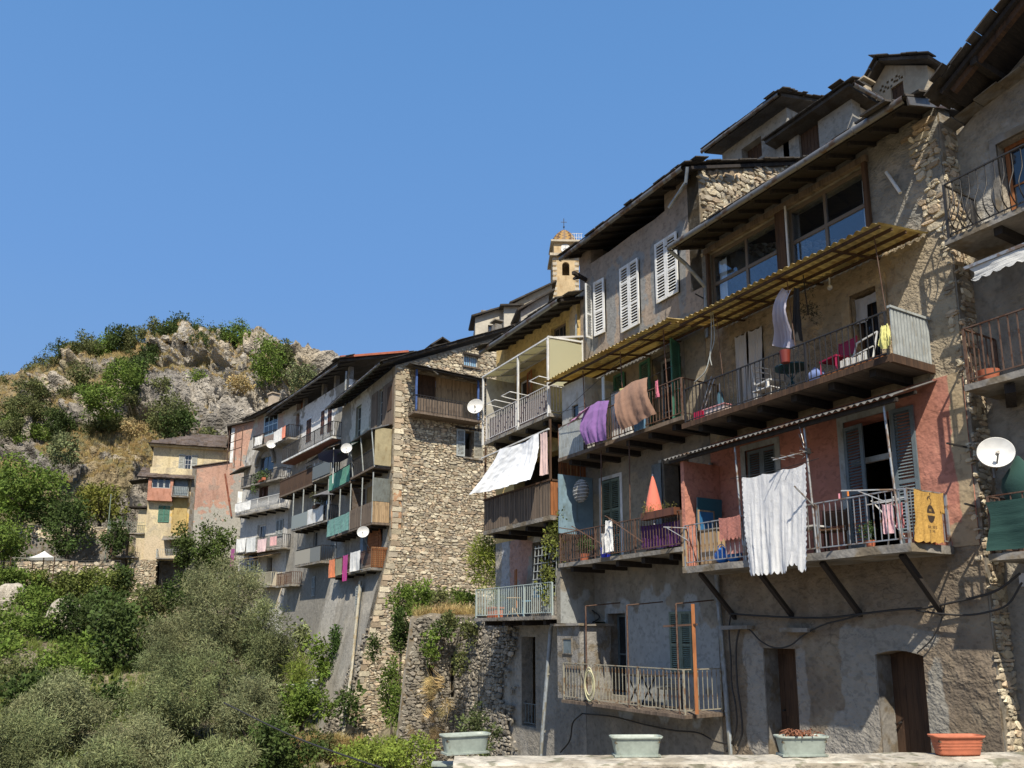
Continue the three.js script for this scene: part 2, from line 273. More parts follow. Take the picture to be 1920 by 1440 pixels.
// rubble: irregular courses of bulging stones on the plane o + uU + vV (+ warp); the 300 largest are meshes of their own
function stones(parent, o) {
  const { at, w, h, sw = .3, sh = .17, seed = 1, skip, tones, d = .05, big = 300, name = 'stone', gapf = 1.03, rows } = o, R = rng(seed), list = [];
  const du = (u, v) => at(u + .01, v).sub(at(u, v)).normalize(), dv = (u, v) => at(u, v + .01).sub(at(u, v)).normalize();
  let v = 0, row = 0;
  while (v < h) {
    const rh = sh * (.5 + R()); let u = -R() * sw;
    while (u < w) {
      const ww = sw * (.38 + 1.35 * Math.pow(R(), 2.4) + .25 * R()) * (rh / sh * .4 + .6), cu = u + ww / 2, cv = v + rh / 2 + (fb(cu * 1.3 + 50, v * .8, seed, 3) - .5) * sh * 2.6 + (R() - .5) * sh * .25; u += ww;
      if (cu < ww * .3 || cu > w - ww * .3 || cv < 0 || cv > h || (skip && skip(cu, cv))) { R(); continue; }
      if (rh > sh * .95 && R() < .3) { const k = .35 + .3 * R(); list.push({ cu, cv: cv - rh * (1 - k) / 2, ww: ww * (.8 + .3 * R()), rh: rh * k * 1.1, s: R() }, { cu: cu + (R() - .5) * ww * .2, cv: cv + rh * k / 2, ww: ww * (.75 + .3 * R()), rh: rh * (1 - k) * 1.1, s: R() }); } else list.push({ cu, cv, ww, rh: rh * (.85 + .35 * R()), s: R() });
    }
    v += rh * .97; row++;
  }
  if (o.blocks !== 0) { const nb = Math.round(list.length * .035); for (let i = 0; i < nb; i++) { const q = list[(R() * list.length) | 0]; if (!skip || (!skip(q.cu - sw, q.cv) && !skip(q.cu + sw, q.cv) && !skip(q.cu, q.cv - sh) && !skip(q.cu, q.cv + sh))) if (q.cu > sw && q.cu < w - sw) list.push({ cu: q.cu, cv: q.cv, ww: sw * (1.3 + R()), rh: sh * (1.3 + .8 * R()), s: R() }); } }
  const order = list.map((s, i) => [s.ww * s.rh, i]).sort((a, b) => b[0] - a[0]).slice(0, big).map((e) => e[1]), pick = new Set(order);
  const make = (s) => {
    const r = rng((s.s * 1e9) | 0), n = 5 + (r() * 4 | 0), pos = [], col = [], U = du(s.cu, s.cv), W = dv(s.cu, s.cv), N = U.clone().cross(W).normalize(), c = at(s.cu, s.cv), ring = [];
    const dep = d * (.45 + .9 * r()), tl = (r() - .5) * .6, tm = (r() - .5) * .6, ph = r() * 6.3, sk = (r() - .5) * .5;
    for (let i = 0; i < n; i++) {
      const a = ph + (i + (r() - .5) * .5) / n * Math.PI * 2, ca = Math.cos(a), sa = Math.sin(a), q = Math.pow(Math.abs(ca), 2.5) + Math.pow(Math.abs(sa), 2.5), rr = gapf * .5 * (.84 + .28 * r()) / Math.pow(q, .4);
      ring.push([ca * rr * s.ww + sa * sk * s.rh, sa * rr * s.rh]);
    }
    const P = (x, y, z) => c.clone().addScaledVector(U, x).addScaledVector(W, y).addScaledVector(N, z);
    const ka = .78 + .12 * r(), outer = ring.map(([x, y]) => P(x, y, -.02)), inner = ring.map(([x, y]) => P(x * ka, y * ka, dep * (.8 + .25 * r()) + tl * x * .4 + tm * y * .4)), mid = P((r() - .5) * s.ww * .3, (r() - .5) * s.rh * .3, dep * (.9 + .25 * r()));
    const tone = tones[Math.floor(r() * tones.length)], k = .62 + .68 * r(), cc = [tone[0] * k, tone[1] * k, tone[2] * k];
    const put = (...p) => p.forEach((q) => { pos.push(q.x, q.y, q.z); col.push(...cc); });
    for (let i = 0; i < n; i++) { const j = (i + 1) % n; put(outer[i], outer[j], inner[j]); put(outer[i], inner[j], inner[i]); put(inner[i], inner[j], mid); }
    const g = new THREE.BufferGeometry(); g.setAttribute('position', new THREE.Float32BufferAttribute(pos, 3)); g.setAttribute('color', new THREE.Float32BufferAttribute(col, 3)); g.computeVertexNormals(); return g;
  };
  const rest = [];
  list.forEach((s, i) => { const g = make(s); if (pick.has(i)) M(name, g, K.stone, parent); else rest.push(g); });
  if (rest.length) M('small_stones', rest, K.stone, parent).userData.kind = 'stuff';
}
const T1 = [[0.489, 0.424, 0.305], [0.559, 0.495, 0.376], [0.419, 0.354, 0.260], [0.480, 0.424, 0.332], [0.629, 0.567, 0.430], [0.402, 0.318, 0.224], [0.524, 0.416, 0.296]], T2 = [[0.260, 0.239, 0.204], [0.310, 0.289, 0.246], [0.218, 0.197, 0.165], [0.289, 0.260, 0.211], [0.380, 0.345, 0.296]];
// stone slates laid along an edge from a to b, out = how far they stick out along dir
function slates(parent, a, b, dir, o = {}) {
  a = v3(a); b = v3(b); dir = v3(dir).normalize(); const L = a.distanceTo(b), R = rng((L * 1000 + a.x * 77) | 0), e = b.clone().sub(a).normalize(), N = e.clone().cross(dir).normalize(); if (N.y < 0) N.negate(); const gs = [];
  const rows = o.rows ?? 2, s = o.s ?? .34;
  for (let k = 0; k < rows; k++) for (let t = -R() * s; t < L; ) {
    const w = s * (.6 + .8 * R()), d = s * (1 + .5 * R()), g = new THREE.BoxGeometry(w * .98, .018 + .018 * R(), d).applyMatrix4(new THREE.Matrix4().makeBasis(e, N, e.clone().cross(N)));
    const c = a.clone().addScaledVector(e, t + w / 2).addScaledVector(dir, -k * s * .7 - d / 2 + .12 + (R() - .5) * .1).addScaledVector(N, .03 + k * .028 + R() * .025); t += w; gs.push(g.translate(c.x, c.y, c.z));
  }
  M('slates', gs, o.m ?? K.slate, parent).userData.kind = 'stuff';
}
// roof sheet between eave a-b and ridge c-d (a,c on one end), t thick
function sheet(a, b, d, c, t = .1) {
  const p = [a, b, d, c].map(v3), n = p[1].clone().sub(p[0]).cross(p[3].clone().sub(p[0])).normalize(); if (n.y < 0) n.negate(); const q = p.map((v) => v.clone().addScaledVector(n, -t)), pos = [];
  const f = (A, Bq, Cq, D) => { for (const x of [A, Bq, Cq, A, Cq, D]) pos.push(x.x, x.y, x.z); };
  f(p[0], p[1], p[2], p[3]); f(q[3], q[2], q[1], q[0]); for (let i = 0; i < 4; i++) { const j = (i + 1) % 4; f(p[j], p[i], q[i], q[j]); }
  const g = new THREE.BufferGeometry(); g.setAttribute('position', new THREE.Float32BufferAttribute(pos, 3)); g.computeVertexNormals(); return g;
}
function gutter(h, a, b, r = .07) { a = v3(a); b = v3(b); const L = a.distanceTo(b), g = new THREE.CylinderGeometry(r, r, L, 10, 1, true, Math.PI * .5, Math.PI), d = b.clone().sub(a).normalize(); g.rotateZ(Math.PI / 2); const an = Math.atan2(-d.z, d.x), m = a.clone().lerp(b, .5); g.rotateX(Math.PI).rotateY(an).translate(m.x, m.y, m.z); const beads = []; for (let i = 0; i <= L / 1.2; i++) { const p = a.clone().lerp(b, Math.min(1, i * 1.2 / L)); beads.push(new THREE.TorusGeometry(r * 1.04, .006, 4, 10, Math.PI).rotateX(Math.PI).rotateY(an + Math.PI / 2).translate(p.x, p.y, p.z)); } M('gutter', [g, ...beads], K.zinc, h); }
// corrugated sheet: ridges run along z, waves along x
function corrugated(x0, x1, y0, z0, y1, z1, amp = .025, wl = .15, sag = 0) {
  const nx = Math.round((x1 - x0) / wl * 8), nz = 6, g = new THREE.PlaneGeometry(1, 1, nx, nz), p = g.attributes.position;
  for (let i = 0; i < p.count; i++) { const u = p.getX(i) + .5, v = p.getY(i) + .5, x = x0 + (x1 - x0) * u; p.setXYZ(i, x, y0 + (y1 - y0) * v + amp * Math.sin(x / wl * Math.PI * 2) + sag * (fb(x * 1.3, v * 2, 5, 3) - .5), z0 + (z1 - z0) * v + (v > .98 ? (fb(x * 4, 1, 8, 2) - .5) * .05 : 0)); }
  g.computeVertexNormals(); return g;
}
// hanging cloth: top edge a->b, drop h; folds; optional hook(u,v) adds an offset
function hang(a, b, h, o = {}) {
  a = v3(a); b = v3(b); const { nx = 34, ny = 26, fold = .04, waves = 5, seed = 1, hook, flare = 0, edge = 0, nrm = V(0, 0, 1) } = o, g = new THREE.PlaneGeometry(1, 1, nx, ny), p = g.attributes.position, uv = g.attributes.uv, d = b.clone().sub(a);
  for (let i = 0; i < p.count; i++) {
    const u = p.getX(i) + .5, v = .5 - p.getY(i), ph = fb(u * 3 + seed, seed, seed, 3) * 5, c = a.clone().addScaledVector(d, (u - .5) * (1 + flare * v) + .5);
    let L = h * v; if (edge && v > .96) L += edge * Math.abs(Math.sin(u * waves * 9)) - edge * .5;
    c.y -= L + Math.sin(u * Math.PI) * (o.sag ?? .02) * (1 - v); const w1 = u + .05 * v * (fb(u * 2 + seed, 7, seed + 9, 2) - .5); c.addScaledVector(nrm, fold * (.25 + v) * ((fb(w1 * waves * 2.2 + seed * 3, v * .9, seed + 3, 3) - .5) * 2.6 + Math.sin(w1 * waves * 4.1 + ph * 2) * .28) + fold * .16 * (fb(u * 17 + seed, v * 13, seed + 13, 3) - .5) * 2); c.addScaledVector(d, .012 * Math.sin(v * 5 + seed) * (u - .5)); c.y -= h * .02 * Math.abs(Math.sin(u * Math.PI * Math.max(2, Math.round(waves / 2)))) * (1 - v); if (hook) c.add(hook(u, v)); p.setXYZ(i, c.x, c.y, c.z);
    uv.setXY(i, u, 1 - v);
  }
  g.computeVertexNormals(); g.userData.uv = 1; return g;
}
const uvKeep = (g) => { const n = g.index ? g.toNonIndexed() : g; n.userData.uv = 1; return n; };
function clothThing(name, label, cat, g, m, group) { const o = new THREE.Mesh(uvKeep(g), m); o.name = numbered(name); scene.add(shade(o)); return tag(o, label, cat, group); }
// rotate a lathe profile about an axis direction
function dish(label, pos, aim, R, armTo, mt = K.white) {
  const t = thing('satellite_dish', label, 'satellite dish', pos), pts = []; for (let i = 0; i <= 12; i++) { const r = R * i / 12; pts.push(new THREE.Vector2(r, r * r / (R * 2.6))); } pts.push(new THREE.Vector2(R * 1.02, R / 2.6 + .004), new THREE.Vector2(R * 1.02, R / 2.6 - .02)); for (let i = 11; i >= 0; i--) { const r = R * i / 12; pts.push(new THREE.Vector2(r + 1e-4, r * r / (R * 2.6) - .02)); }
  const q = new THREE.Quaternion().setFromUnitVectors(V(0, 1, 0), v3(aim).normalize()), ax = v3(aim).normalize(); M('reflector', new THREE.LatheGeometry(pts, 40).scale(1, 1, 1.06).applyQuaternion(q), mt, t);
  const foot = V(0, -R * .98, 0), f = ax.clone().multiplyScalar(R * .95).add(V(0, -R * .25, 0));
  M('feed_arm', [bar(foot, f, .022), cyl(f, f.clone().addScaledVector(ax, -.09), .03, .025)], K.zinc, t);
  const back = ax.clone().multiplyScalar(-.14), to = v3(armTo).sub(v3(pos)); M('mount', [cyl(ax.clone().multiplyScalar(-.01), back, .045), cyl(back.clone().add(V(0, .12, 0)), back.clone().add(V(0, -.28, 0)), .022), bar(back.clone().add(V(0, -.2, 0)), to, .03)], K.zinc, t); return t;
}

// ---------- the near row: facades on z = 0, seen from (0, 1.6, 12.2) ----------
const shell = (h, x0, x1, y0, y1, zf, zb, t = .4, m = K.mortar) => M('wall', [bx(x0, x1, y0, y1, zb, zb + t), bx(x0, x0 + t, y0, y1 - .01, zb + t, zf), bx(x1 - t, x1, y0, y1 - .01, zb + t, zf)], m, h);
const pinkM = wallMat('pink_render', [-12.6, 2.8, 6.2, 3.2], [.50, .215, .155], [[[.44, .19, .14], 1.2, .5, .7, .5], [[.56, .28, .19], 3, .6, .75, .35]], [[-6.8, 4.2, .13, 2.6, [.42, .33, .21]], [-6.85, 3.1, .3, .25, [.40, .31, .2]]], ['rough', 2.6, .045], 11, .35);
const ochreM = wallMat('ochre_render', [-12.6, 5.6, 6.2, 3], [.36, .275, .165], [[[.22, .165, .11], 1.1, .5, .66, .75], [[.44, .35, .23], 2.4, .58, .7, .5], [[.28, .25, .21], .8, .6, .72, .6]], [[-7.1, 7, .7, 1.6, [.37, .31, .22], .9]], ['rough', 1.5, .09], 17);
const lowM = wallMat('low_render', [-12.6, -1.7, 6.2, 4.8], [.235, .185, .13], [[[.17, .135, .10], 1, .5, .68, .7], [[.30, .25, .18], 2.2, .55, .7, .5]], [[-11.35, .2, .3, 1.6, [.285, .262, .225]], [-10.2, .3, .14, 1.4, [.28, .255, .22], .8], [-8.95, .4, .36, 1.35, [.28, .258, .22]], [-9.3, -.55, .6, .75, [.285, .265, .23]], [-8.2, 1.5, .8, .22, [.265, .245, .21]], [-7.6, .2, .16, 1.3, [.28, .26, .22]], [-7.4, -.6, .35, .4, [.275, .255, .215], .8]], ['rough', 1.7, .09], 23);
const topM = wallMat('top_render', [-12.6, 8.3, 6.2, 2.4], [.25, .235, .20], [[[.17, .165, .15], 1.4, .5, .66, .7], [[.36, .31, .24], 2, .6, .72, .6]], [], ['rough', 1.3, .09], 29);
const hB = thing('village_house', 'tall house with a pink balcony floor, ochre floor above and a glazed loft', 'house');
{
  const h = hB, xa = -12.3, xb = -6.65, arch = []; for (let i = 0; i <= 6; i++) arch.push([-7.77 - .87 * i / 6, 1.24 + .08 * Math.sin(Math.PI * i / 6)]);
  M('ground_floor_wall', wallZ(rect(xa, xb, -1.7, 2.95), [[-11.12, -10.33, -1.5, 1.31], [[-8.64, -1.5], [-7.77, -1.5], ...arch]], 0, .5), lowM, h);
  M('pink_floor_wall', wallZ(rect(xa, xb - .03, 2.95, 5.75), [[-11.3, -10.5, 3.9, 5.38], [-8.9, -7.98, 3.07, 5.42]], .012, .5), pinkM, h);
  M('ochre_floor_wall', wallZ(rect(xa, xb, 5.75, 8.45), [[-11.4, -10.65, 6.08, 7.95], [-8.56, -8.01, 6.08, 7.76]], 0, .5), ochreM, h);
  M('loft_wall', wallZ(rect(xa, xb, 8.45, 10.5), [[-12.07, -10.09, 8.86, 10.18], [-9.87, -8.06, 8.86, 10.18]], .004, .4), topM, h);
  shell(h, xa, xb, -1.7, 10.4, -.51, -7, .4); M('floor_slab', [bx(xa + .4, xb - .4, 2.8, 2.94, -6.6, -.5), bx(xa + .4, xb - .4, 5.8, 5.94, -6.6, -.5), bx(xa + .4, xb - .4, 8.4, 8.5, -6.6, -.5)], K.beam, h);
  M('end_wall', bx(xb - .2, xb + .03, -1.7, 10.35, -.505, -.012), K.mortar, h);
  stones(h, { at: (u, v) => V(xb + .035, -1.2 + v, -u), w: .5, h: 11.3, sw: .16, sh: .09, seed: 5, tones: T1, gapf: 1.16, d: .025, big: 60 });
  stones(h, { at: (u, v) => V(xb - .75 + u, 8.3 + v, .008), w: .75, h: 2, sw: .17, sh: .1, seed: 8, tones: T1, gapf: 1.14, d: .04, big: 80, skip: (u, v) => u < .12 + .35 * fb(v * 2, 3, 5, 3) });
  stones(h, { at: (u, v) => V(xb - .3 + u, 2.6 + v, .008), w: .3, h: 5.7, sw: .13, sh: .08, seed: 9, tones: T1, gapf: 1.16, d: .025, big: 60, skip: (u, v) => u < .1 + .2 * fb(v * 2.5, 3, 15, 3) });
  // doors on the ground floor
  for (const [x0, x1, y1] of [[-11.12, -10.33, 1.31], [-8.64, -7.77, 1.33]]) { const d = sub('door', h); boards(d, [x0, -.42], [x1, -.42], -1.5, y1, .13, K.wooddk, { name: 'plank', fill: .97 }); M('handle', cyl([x0 + .12, .1, -.40], [x0 + .12, .1, -.34], .02), K.iron, d); }
  for (const g of [bx(-11.118, -11.1, -1.5, 1.3, -.40, -.004), bx(-8.638, -8.62, -1.5, 1.22, -.40, -.004)]) M('door_reveal', g, K.conc, h);
  // pink floor: window with closed shutters, glazed door with shutters
  surround(h, -11.3, -10.5, 3.9, 5.38, K.palesh, .12, .03); shutter(h, -11.28, .38, 3.92, 5.36, -.06, K.bluegy, 0, { pitch: .05 }); shutter(h, -10.52, -.38, 3.92, 5.36, -.06, K.bluegy, 0, { pitch: .05 });
  surround(h, -8.9, -7.98, 3.07, 5.42, K.palesh, .13, .03); shutter(h, -8.88, .42, 3.08, 5.3, .04, K.bluegy, -.1, { pitch: .055 }); shutter(h, -7.94, .42, 3.08, 5.4, .045, K.bluegy, .03, { pitch: .055 });
  M('transom', bx(-8.9, -7.98, 4.62, 4.72, -.2, -.12), K.palesh, h);
  M('partition', bx(xa + .15, xa + .25, 2.97, 5.2, .02, 1.05), pinkM, h); M('partition_edge', bx(xa + .14, xa + .26, 2.97, 3.75, 1.052, 1.08), K.woodlt, h);
  // pink balcony
  const b1 = balcony(h, -12.12, -7.08, 2.83, 1.12, { t: .13, slab: K.conc, rail: .85, rm: K.alu, gap: .115, r: .006, brace: 4, left: false, amt: .05 });
  for (const x of [-10.47, -8.82, -7.27]) M('post', cyl([x, 2.96, 1.07], [x - .1, 5.22, 1.07], .02), K.alu, b1);
  for (const g of [bar([-7.3, 3.82, 1.05], [-7.95, 3.86, 1.5], .02), bar([-7.3, 3.55, 1.05], [-7.75, 3.84, 1.36], .015), bar([-12.0, 3.76, 1.05], [-12.35, 3.8, 1.4], .02), bar([-12.0, 3.5, 1.05], [-12.3, 3.78, 1.35], .015), bar([-8.82, 3.75, 1.05], [-8.9, 4.1, 1.45], .02)]) M('line_arm', g, K.alu, b1);
  const c1 = sub('canopy', h); M('corrugated_sheet', corrugated(-12.45, -7.08, 5.72, 0, 5.27, 1.25, .02, .12), K.zinc, c1); M('batten', [bar([-12.4, 5.22, 1.12], [-7.1, 5.22, 1.12], .06), bar([-12.4, 5.42, .6], [-7.1, 5.42, .6], .05)], K.beam, c1);
  // upper balcony
  const b2 = balcony(h, -11.95, -7.16, 5.88, 1.12, { t: .07, slab: K.woodwx, rail: .78, rm: K.iron, gap: .115, r: .0065, joist: 6, left: false, right: false });
  M('floor_edge', bx(-11.95, -7.16, 5.86, 5.97, 1.122, 1.15), K.wooddk, b2); M('end_beam', bx(-7.158, -7.1, 5.84, 5.98, 0, 1.14), K.wooddk, b2);
  boards(b2, [-7.12, 1.08], [-7.12, .05], 5.98, 6.76, .085, K.palesh, { name: 'end_board', fill: .72 }); M('end_rail', bx(-7.15, -7.09, 6.76, 6.8, .02, 1.1), K.palesh, b2);
  // doors behind it
  const d2 = glazing(h, -8.54, -8.03, 6.1, 7.74, -.2, { cols: 2, rows: 1, m: K.wooddk, name: 'glazed_door' }); surround(h, -8.56, -8.01, 6.08, 7.76, ochreM, .18, .05);
  glazing(h, -11.38, -10.67, 6.1, 7.93, -.3, { cols: 2, rows: 1, m: K.wooddk, name: 'glazed_door' });
  clothMeshes(h);
  function clothMeshes(p) { for (const [x0, x1, dx] of [[-11.4, -11.06, -.06], [-11.0, -10.64, .12]]) { const g = hang([x0, 7.95, .04], [x1, 7.95, .04], 1.85, { waves: 3, fold: .05, seed: x1, hook: (u, v) => V(dx * v * v * (x1 < -11 ? 1 : -1) * 1.2, 0, 0) }); M('door_curtain', uvKeep(g), cloth('greycurtain', [.5, .48, .45]), p); } M('door_curtain', uvKeep(hang([-8.55, 7.72, -.1], [-8.05, 7.72, -.1], .5, { waves: 2, fold: .04, seed: 4, hook: (u, v) => V(0, (u > .5 ? .3 : 0) * v, 0) })), cloth('greycurtain', [.5, .48, .45]), p); }
  // yellow corrugated canopy
  const c2 = sub('canopy', h); M('corrugated_sheet', corrugated(-11.75, -6.97, 8.3, .02, 8.1, 1.42, .022, .145, .02), K.yellplas, c2);
  for (const z of [.25, .62, 1.0, 1.32]) M('batten', bar([-11.7, 8.24 - .143 * z, z], [-7.0, 8.24 - .143 * z, z], .035, .05), K.wooddk, c2);
  for (const x of [-11.1, -10.1, -9.1, -7.9]) M('batten', bar([x, 8.22, .02], [x, 8.03, 1.38], .04, .03), K.wooddk, c2);
  for (const [x, b] of [[-10.8, 6.7], [-9.0, 6.72], [-7.2, 6.75]]) M('hanger', cyl([x, b, 1.06], [x - .06, 8.08, 1.1], .008), K.ironrust, c2);
  // loft glazing, 2 x 2 bays, posts and curtains behind
  const G = mat('bronzeframe', [.16, .125, .09], { roughness: .5, metalness: .3 });
  for (const [x0, x1, xm] of [[-12.05, -10.11, -11.03], [-9.85, -8.08, -9.0]]) {
    const w = sub('loft_window', h), z = -.06; M('frame', [bx(x0, x0 + .06, 8.87, 10.17, z - .06, z), bx(x1 - .06, x1, 8.87, 10.17, z - .06, z), bx(x0 + .06, x1 - .06, 8.87, 8.93, z - .06, z), bx(x0 + .06, x1 - .06, 10.1, 10.17, z - .06, z), bx(xm - .03, xm + .03, 8.93, 10.1, z - .055, z - .004), bx(x0 + .06, x1 - .06, 9.4, 9.47, z - .05, z - .008)], G, w);
    for (const [a, b] of [[x0 + .06, xm - .03], [xm + .03, x1 - .06]]) for (const [c, d] of [[8.93, 9.4], [9.47, 10.1]]) M('pane', bx(a, b, c, d, z - .035, z - .028), K.glass, w);
    for (const [a, b] of x0 < -11 ? [[x0 + .07, x0 + .3]] : [[x1 - .2, x1 - .07]]) M('curtain', uvKeep(hang([a, 10.05, -.22], [b, 10.05, -.22], 1.1, { waves: 3, fold: .04, seed: 3 })), cloth('white', [.74, .74, .72]), w);
  }
  for (const g of [bx(-12.1, -12.04, 8.6, 10.2, .005, .09), bx(-10.1, -9.86, 8.6, 10.2, .01, .08), bx(-8.06, -7.98, 8.6, 10.2, .005, .09)]) M('loft_post', g, K.wooddk, h); M('loft_lintel', bx(-12.15, -7.95, 10.18, 10.3, .005, .1), K.woodwx, h);
  for (const g of [cyl([-7.6, 9.75, .06], [-7.35, 9.2, .1], .03), cyl([-9.8, 8.7, .1], [-9.82, 10.2, .1], .022)]) M('wall_pipe', g, K.white, h);
  // roof
  const e0 = .87, ey = 10.17, sl = .31, zb = -7.2, ry = (z) => ey + .1 + (e0 - z) * sl;
  const rf = sub('roof', h); M('roof_deck', sheet([-12.35, ry(e0), e0], [-6.7, ry(e0), e0], [-6.7, ry(zb), zb], [-12.35, ry(zb), zb], .07), K.beam, rf);
  for (let i = 0; i < 13; i++) { const x = -12.2 + i * .44; M('rafter', bar([x, ry(.78) - .11, .78], [x, ry(-.3) - .11, -.3], .06, .07), K.beam, rf); }
  slates(rf, [-6.7, ry(e0) + .01, e0], [-6.7, ry(-4) + .01, -4], [1, 0, 0], { rows: 3 }); slates(rf, [-12.35, ry(e0) + .01, e0], [-6.7, ry(e0) + .01, e0], [0, -.3, 1], { rows: 3 });
  gutter(h, [-12.35, ey + .06, .95], [-6.62, ey + .06, .95], .07); M('verge_board', bar([-6.6, ry(.9) - .06, .9], [-6.6, ry(-1.5) - .06, -1.5], .03, .14), K.zinc, h);
  M('downpipe', [cyl([-12.4, 10.2, .9], [-12.35, 9.95, .45], .045), cyl([-12.35, 9.95, .45], [-12.15, 9.4, .07], .045), cyl([-12.15, 9.4, .07], [-12.2, 8.2, .07], .045)], K.pipe, h);
  M('downpipe', [cyl([-12.24, 5.3, .08], [-12.2, 2.7, .09], .05), cyl([-12.2, 2.7, .09], [-12.02, -.9, .1], .05), ...[2.2, 1, 0].map((y) => cyl([-12.2 + (2.7 - y) * .05, y, .1], [-12.2 + (2.7 - y) * .05, y + .04, .1], .058))], K.pipe, h);
  for (const [x, y, z0] of [[-11.55, 8.62, 0], [-9.7, 8.72, 0], [-12.3, 9.2, 0]]) M('bracket', bar([x, y, 0], [x + .25, y - .1, .5], .02), K.iron, h);
  M('stone_ledge', [slabGeo(-12.0, -11.3, 1.68, 1.76, 0, .22, .04), slabGeo(-10.5, -9.85, 1.62, 1.7, 0, .2, .04)], K.conc, h);
}

// house C, left of it
const cWall = wallMat('c_render', [-17.4, 8.2, 5.3, 4.3], [.31, .25, .20], [[[.26, .225, .19], 1.1, .52, .66, .6], [[.38, .31, .25], 2.6, .58, .72, .4]], [[-16.7, 10.4, .3, 1.3, [.22, .225, .225]], [-15.75, 10.4, .24, 1.1, [.235, .235, .23]], [-14.9, 10.3, .6, 1.25, [.235, .24, .24]], [-13.9, 10.4, .2, 1.2, [.23, .235, .235]], [-13.0, 10.2, .2, 1.3, [.24, .24, .235]], [-14.6, 8.7, 2.6, .5, [.22, .215, .205]]], ['stucco', 2.4, .012], 31);
const cLow = wallMat('c_low_render', [-17.4, -2.6, 5.3, 11], [.235, .215, .175], [[[.19, .175, .15], .9, .5, .66, .7], [[.31, .27, .21], 2, .56, .72, .5]], [[-14.2, 1.1, 2.1, 1.35, [.30, .315, .31]], [-14.5, 4.5, 2.4, 1.1, [.30, .25, .17], .6], [-14.5, 7.2, 2.6, 1.1, [.32, .26, .18], .7]], ['stucco', 2.4, .012], 37);
const hC = thing('village_house', 'grey house with white louvred shutters and two rusty iron balconies under a corrugated canopy', 'house');
{
  const h = hC, xa = -17.2, xb = -12.31;
  M('upper_wall', wallZ([[xa, 8.4], [xb, 8.4], [xb, 12.75], [-13.5, 12.75], [-13.5, 12.0], [-13.9, 11.96], [-14.8, 11.98], [-15.7, 11.94], [-16.65, 11.97], [-16.65, 12.75], [xa, 12.75]], [[-13.83, -13.06, 9.66, 11.2], [-15.26, -14.52, 9.4, 11.15], [-16.52, -15.98, 9.68, 11.2]], 0, .45), cWall, h);
  M('lower_wall', wallZ(rect(xa, xb, -2.6, 8.4), [[-15.6, -15.2, 6.25, 8.5 - .2], [-14.15, -13.1, 6.25, 8.3], [-16.35, -15.55, 3.45, 5.6], [-13.85, -13.0, 3.45, 5.6], [-16.25, -15.48, .08, 2.1], [-17.1, -16.3, .08, 1.9], [-13.8, -13.08, .75, 2.08]], .006, .45), cLow, h);
  shell(h, xa, xb, -2.6, 12.6, -.46, -6.5); M('floor_slab', [bx(xa + .4, xb - .4, 3.2, 3.4, -6.1, -.46), bx(xa + .4, xb - .4, 6, 6.2, -6.1, -.46), bx(xa + .4, xb - .4, 8.9, 9.1, -6.1, -.46), bx(xa + .4, xb - .4, 11.4, 11.6, -6.1, -.46)], K.beam, h);
  M('room_back', [bx(xa + .4, xb - .4, -2.5, 12.4, -3.1, -3)], K.room, h);
  // rubble gable that stands above the neighbour's roof
  const gy = (z) => 12.5 - .36 * z; M('gable_wall', wallX([[0, 9.5], [0, gy(0)], [-5.2, gy(-5.2)], [-6.4, gy(-5.2) - .5], [-6.4, 9.5]], [], xb + .02, .4), K.mortar, h);
  stones(h, { at: (u, v) => V(xb + .03, 9.6 + v, -u), w: 6.2, h: 5.1, sw: .21, sh: .12, seed: 41, tones: T1, d: .035, skip: (u, v) => 9.6 + v > gy(-u) - .1 || 9.6 + v < 10.1 + u * .31 || u > 5.9 });
  // white shutters
  for (const [x0, x1, y0, y1, op] of [[-13.84, -13.05, 9.65, 11.22, 0], [-15.27, -14.51, 9.38, 11.18, 0], [-16.53, -15.97, 9.66, 11.24, 1]]) {
    const w = (x1 - x0) / 2, sh = { pitch: .078, mids: y1 - y0 > 1.7 ? [.36, .74] : [.44] };
    if (op) { shutter(h, x1, -w * 1.5, y0, y1, .05, K.whitept, .12, sh); shutter(h, x0 - .02, w * .9, y0, y1, .05, K.whitept, -1.35, sh); } else { shutter(h, x0, w * .99, y0, y1, .05, K.whitept, 0, sh); shutter(h, x1, -w * .99, y0, y1, .05, K.whitept, 0, sh); }
  }
  M('shutter_stay', [bar([-13.5, 9.55, .05], [-13.0, 9.42, .45], .015)], K.iron, h);
  // top balcony, cabin, green shutters
  const b1 = balcony(h, -16.75, -11.95, 6.08, 1.12, { t: .09, slab: K.woodwx, rail: .86, rm: K.ironrust, gap: .105, r: .0065, joist: 6, left: true });
  boards(b1, [-16.72, 1.1], [-15.6, 1.1], 6.17, 7.0, .085, K.palesh, { name: 'panel_board', fill: .9 });
  const cab = sub('cabin', h); M('cabin_wall', [poly(V(0, 0, 1.0), V(1, 0, 0), V(0, 1, 0), rect(-16.7, -15.65, 6.18, 8.15), [[-16.25, -15.95, 7.15, 7.5]], .08), bx(-15.73, -15.652, 6.18, 8.15, .02, .915), bx(-16.7, -16.62, 6.18, 8.15, .02, .915), bx(-16.62, -15.73, 8.07, 8.15, .02, .915)], mat('cabinwall', [.50, .51, .49], { map: 'plaster', mm: 2, bump: 'stucco', bm: 2, bs: .006 }), cab); M('cabin_window', [bx(-16.25, -15.95, 7.15, 7.5, .93, .94)], K.darkglass, cab); M('cabin_sill', bx(-16.3, -15.9, 7.1, 7.145, .95, 1.06), K.conc, cab);
  surround(h, -14.15, -13.1, 6.2, 8.3, K.concdk, .1, .02); glazing(h, -14.13, -13.12, 6.25, 8.28, -.25, { cols: 2, rows: 3, m: K.palesh, name: 'glazed_door' });
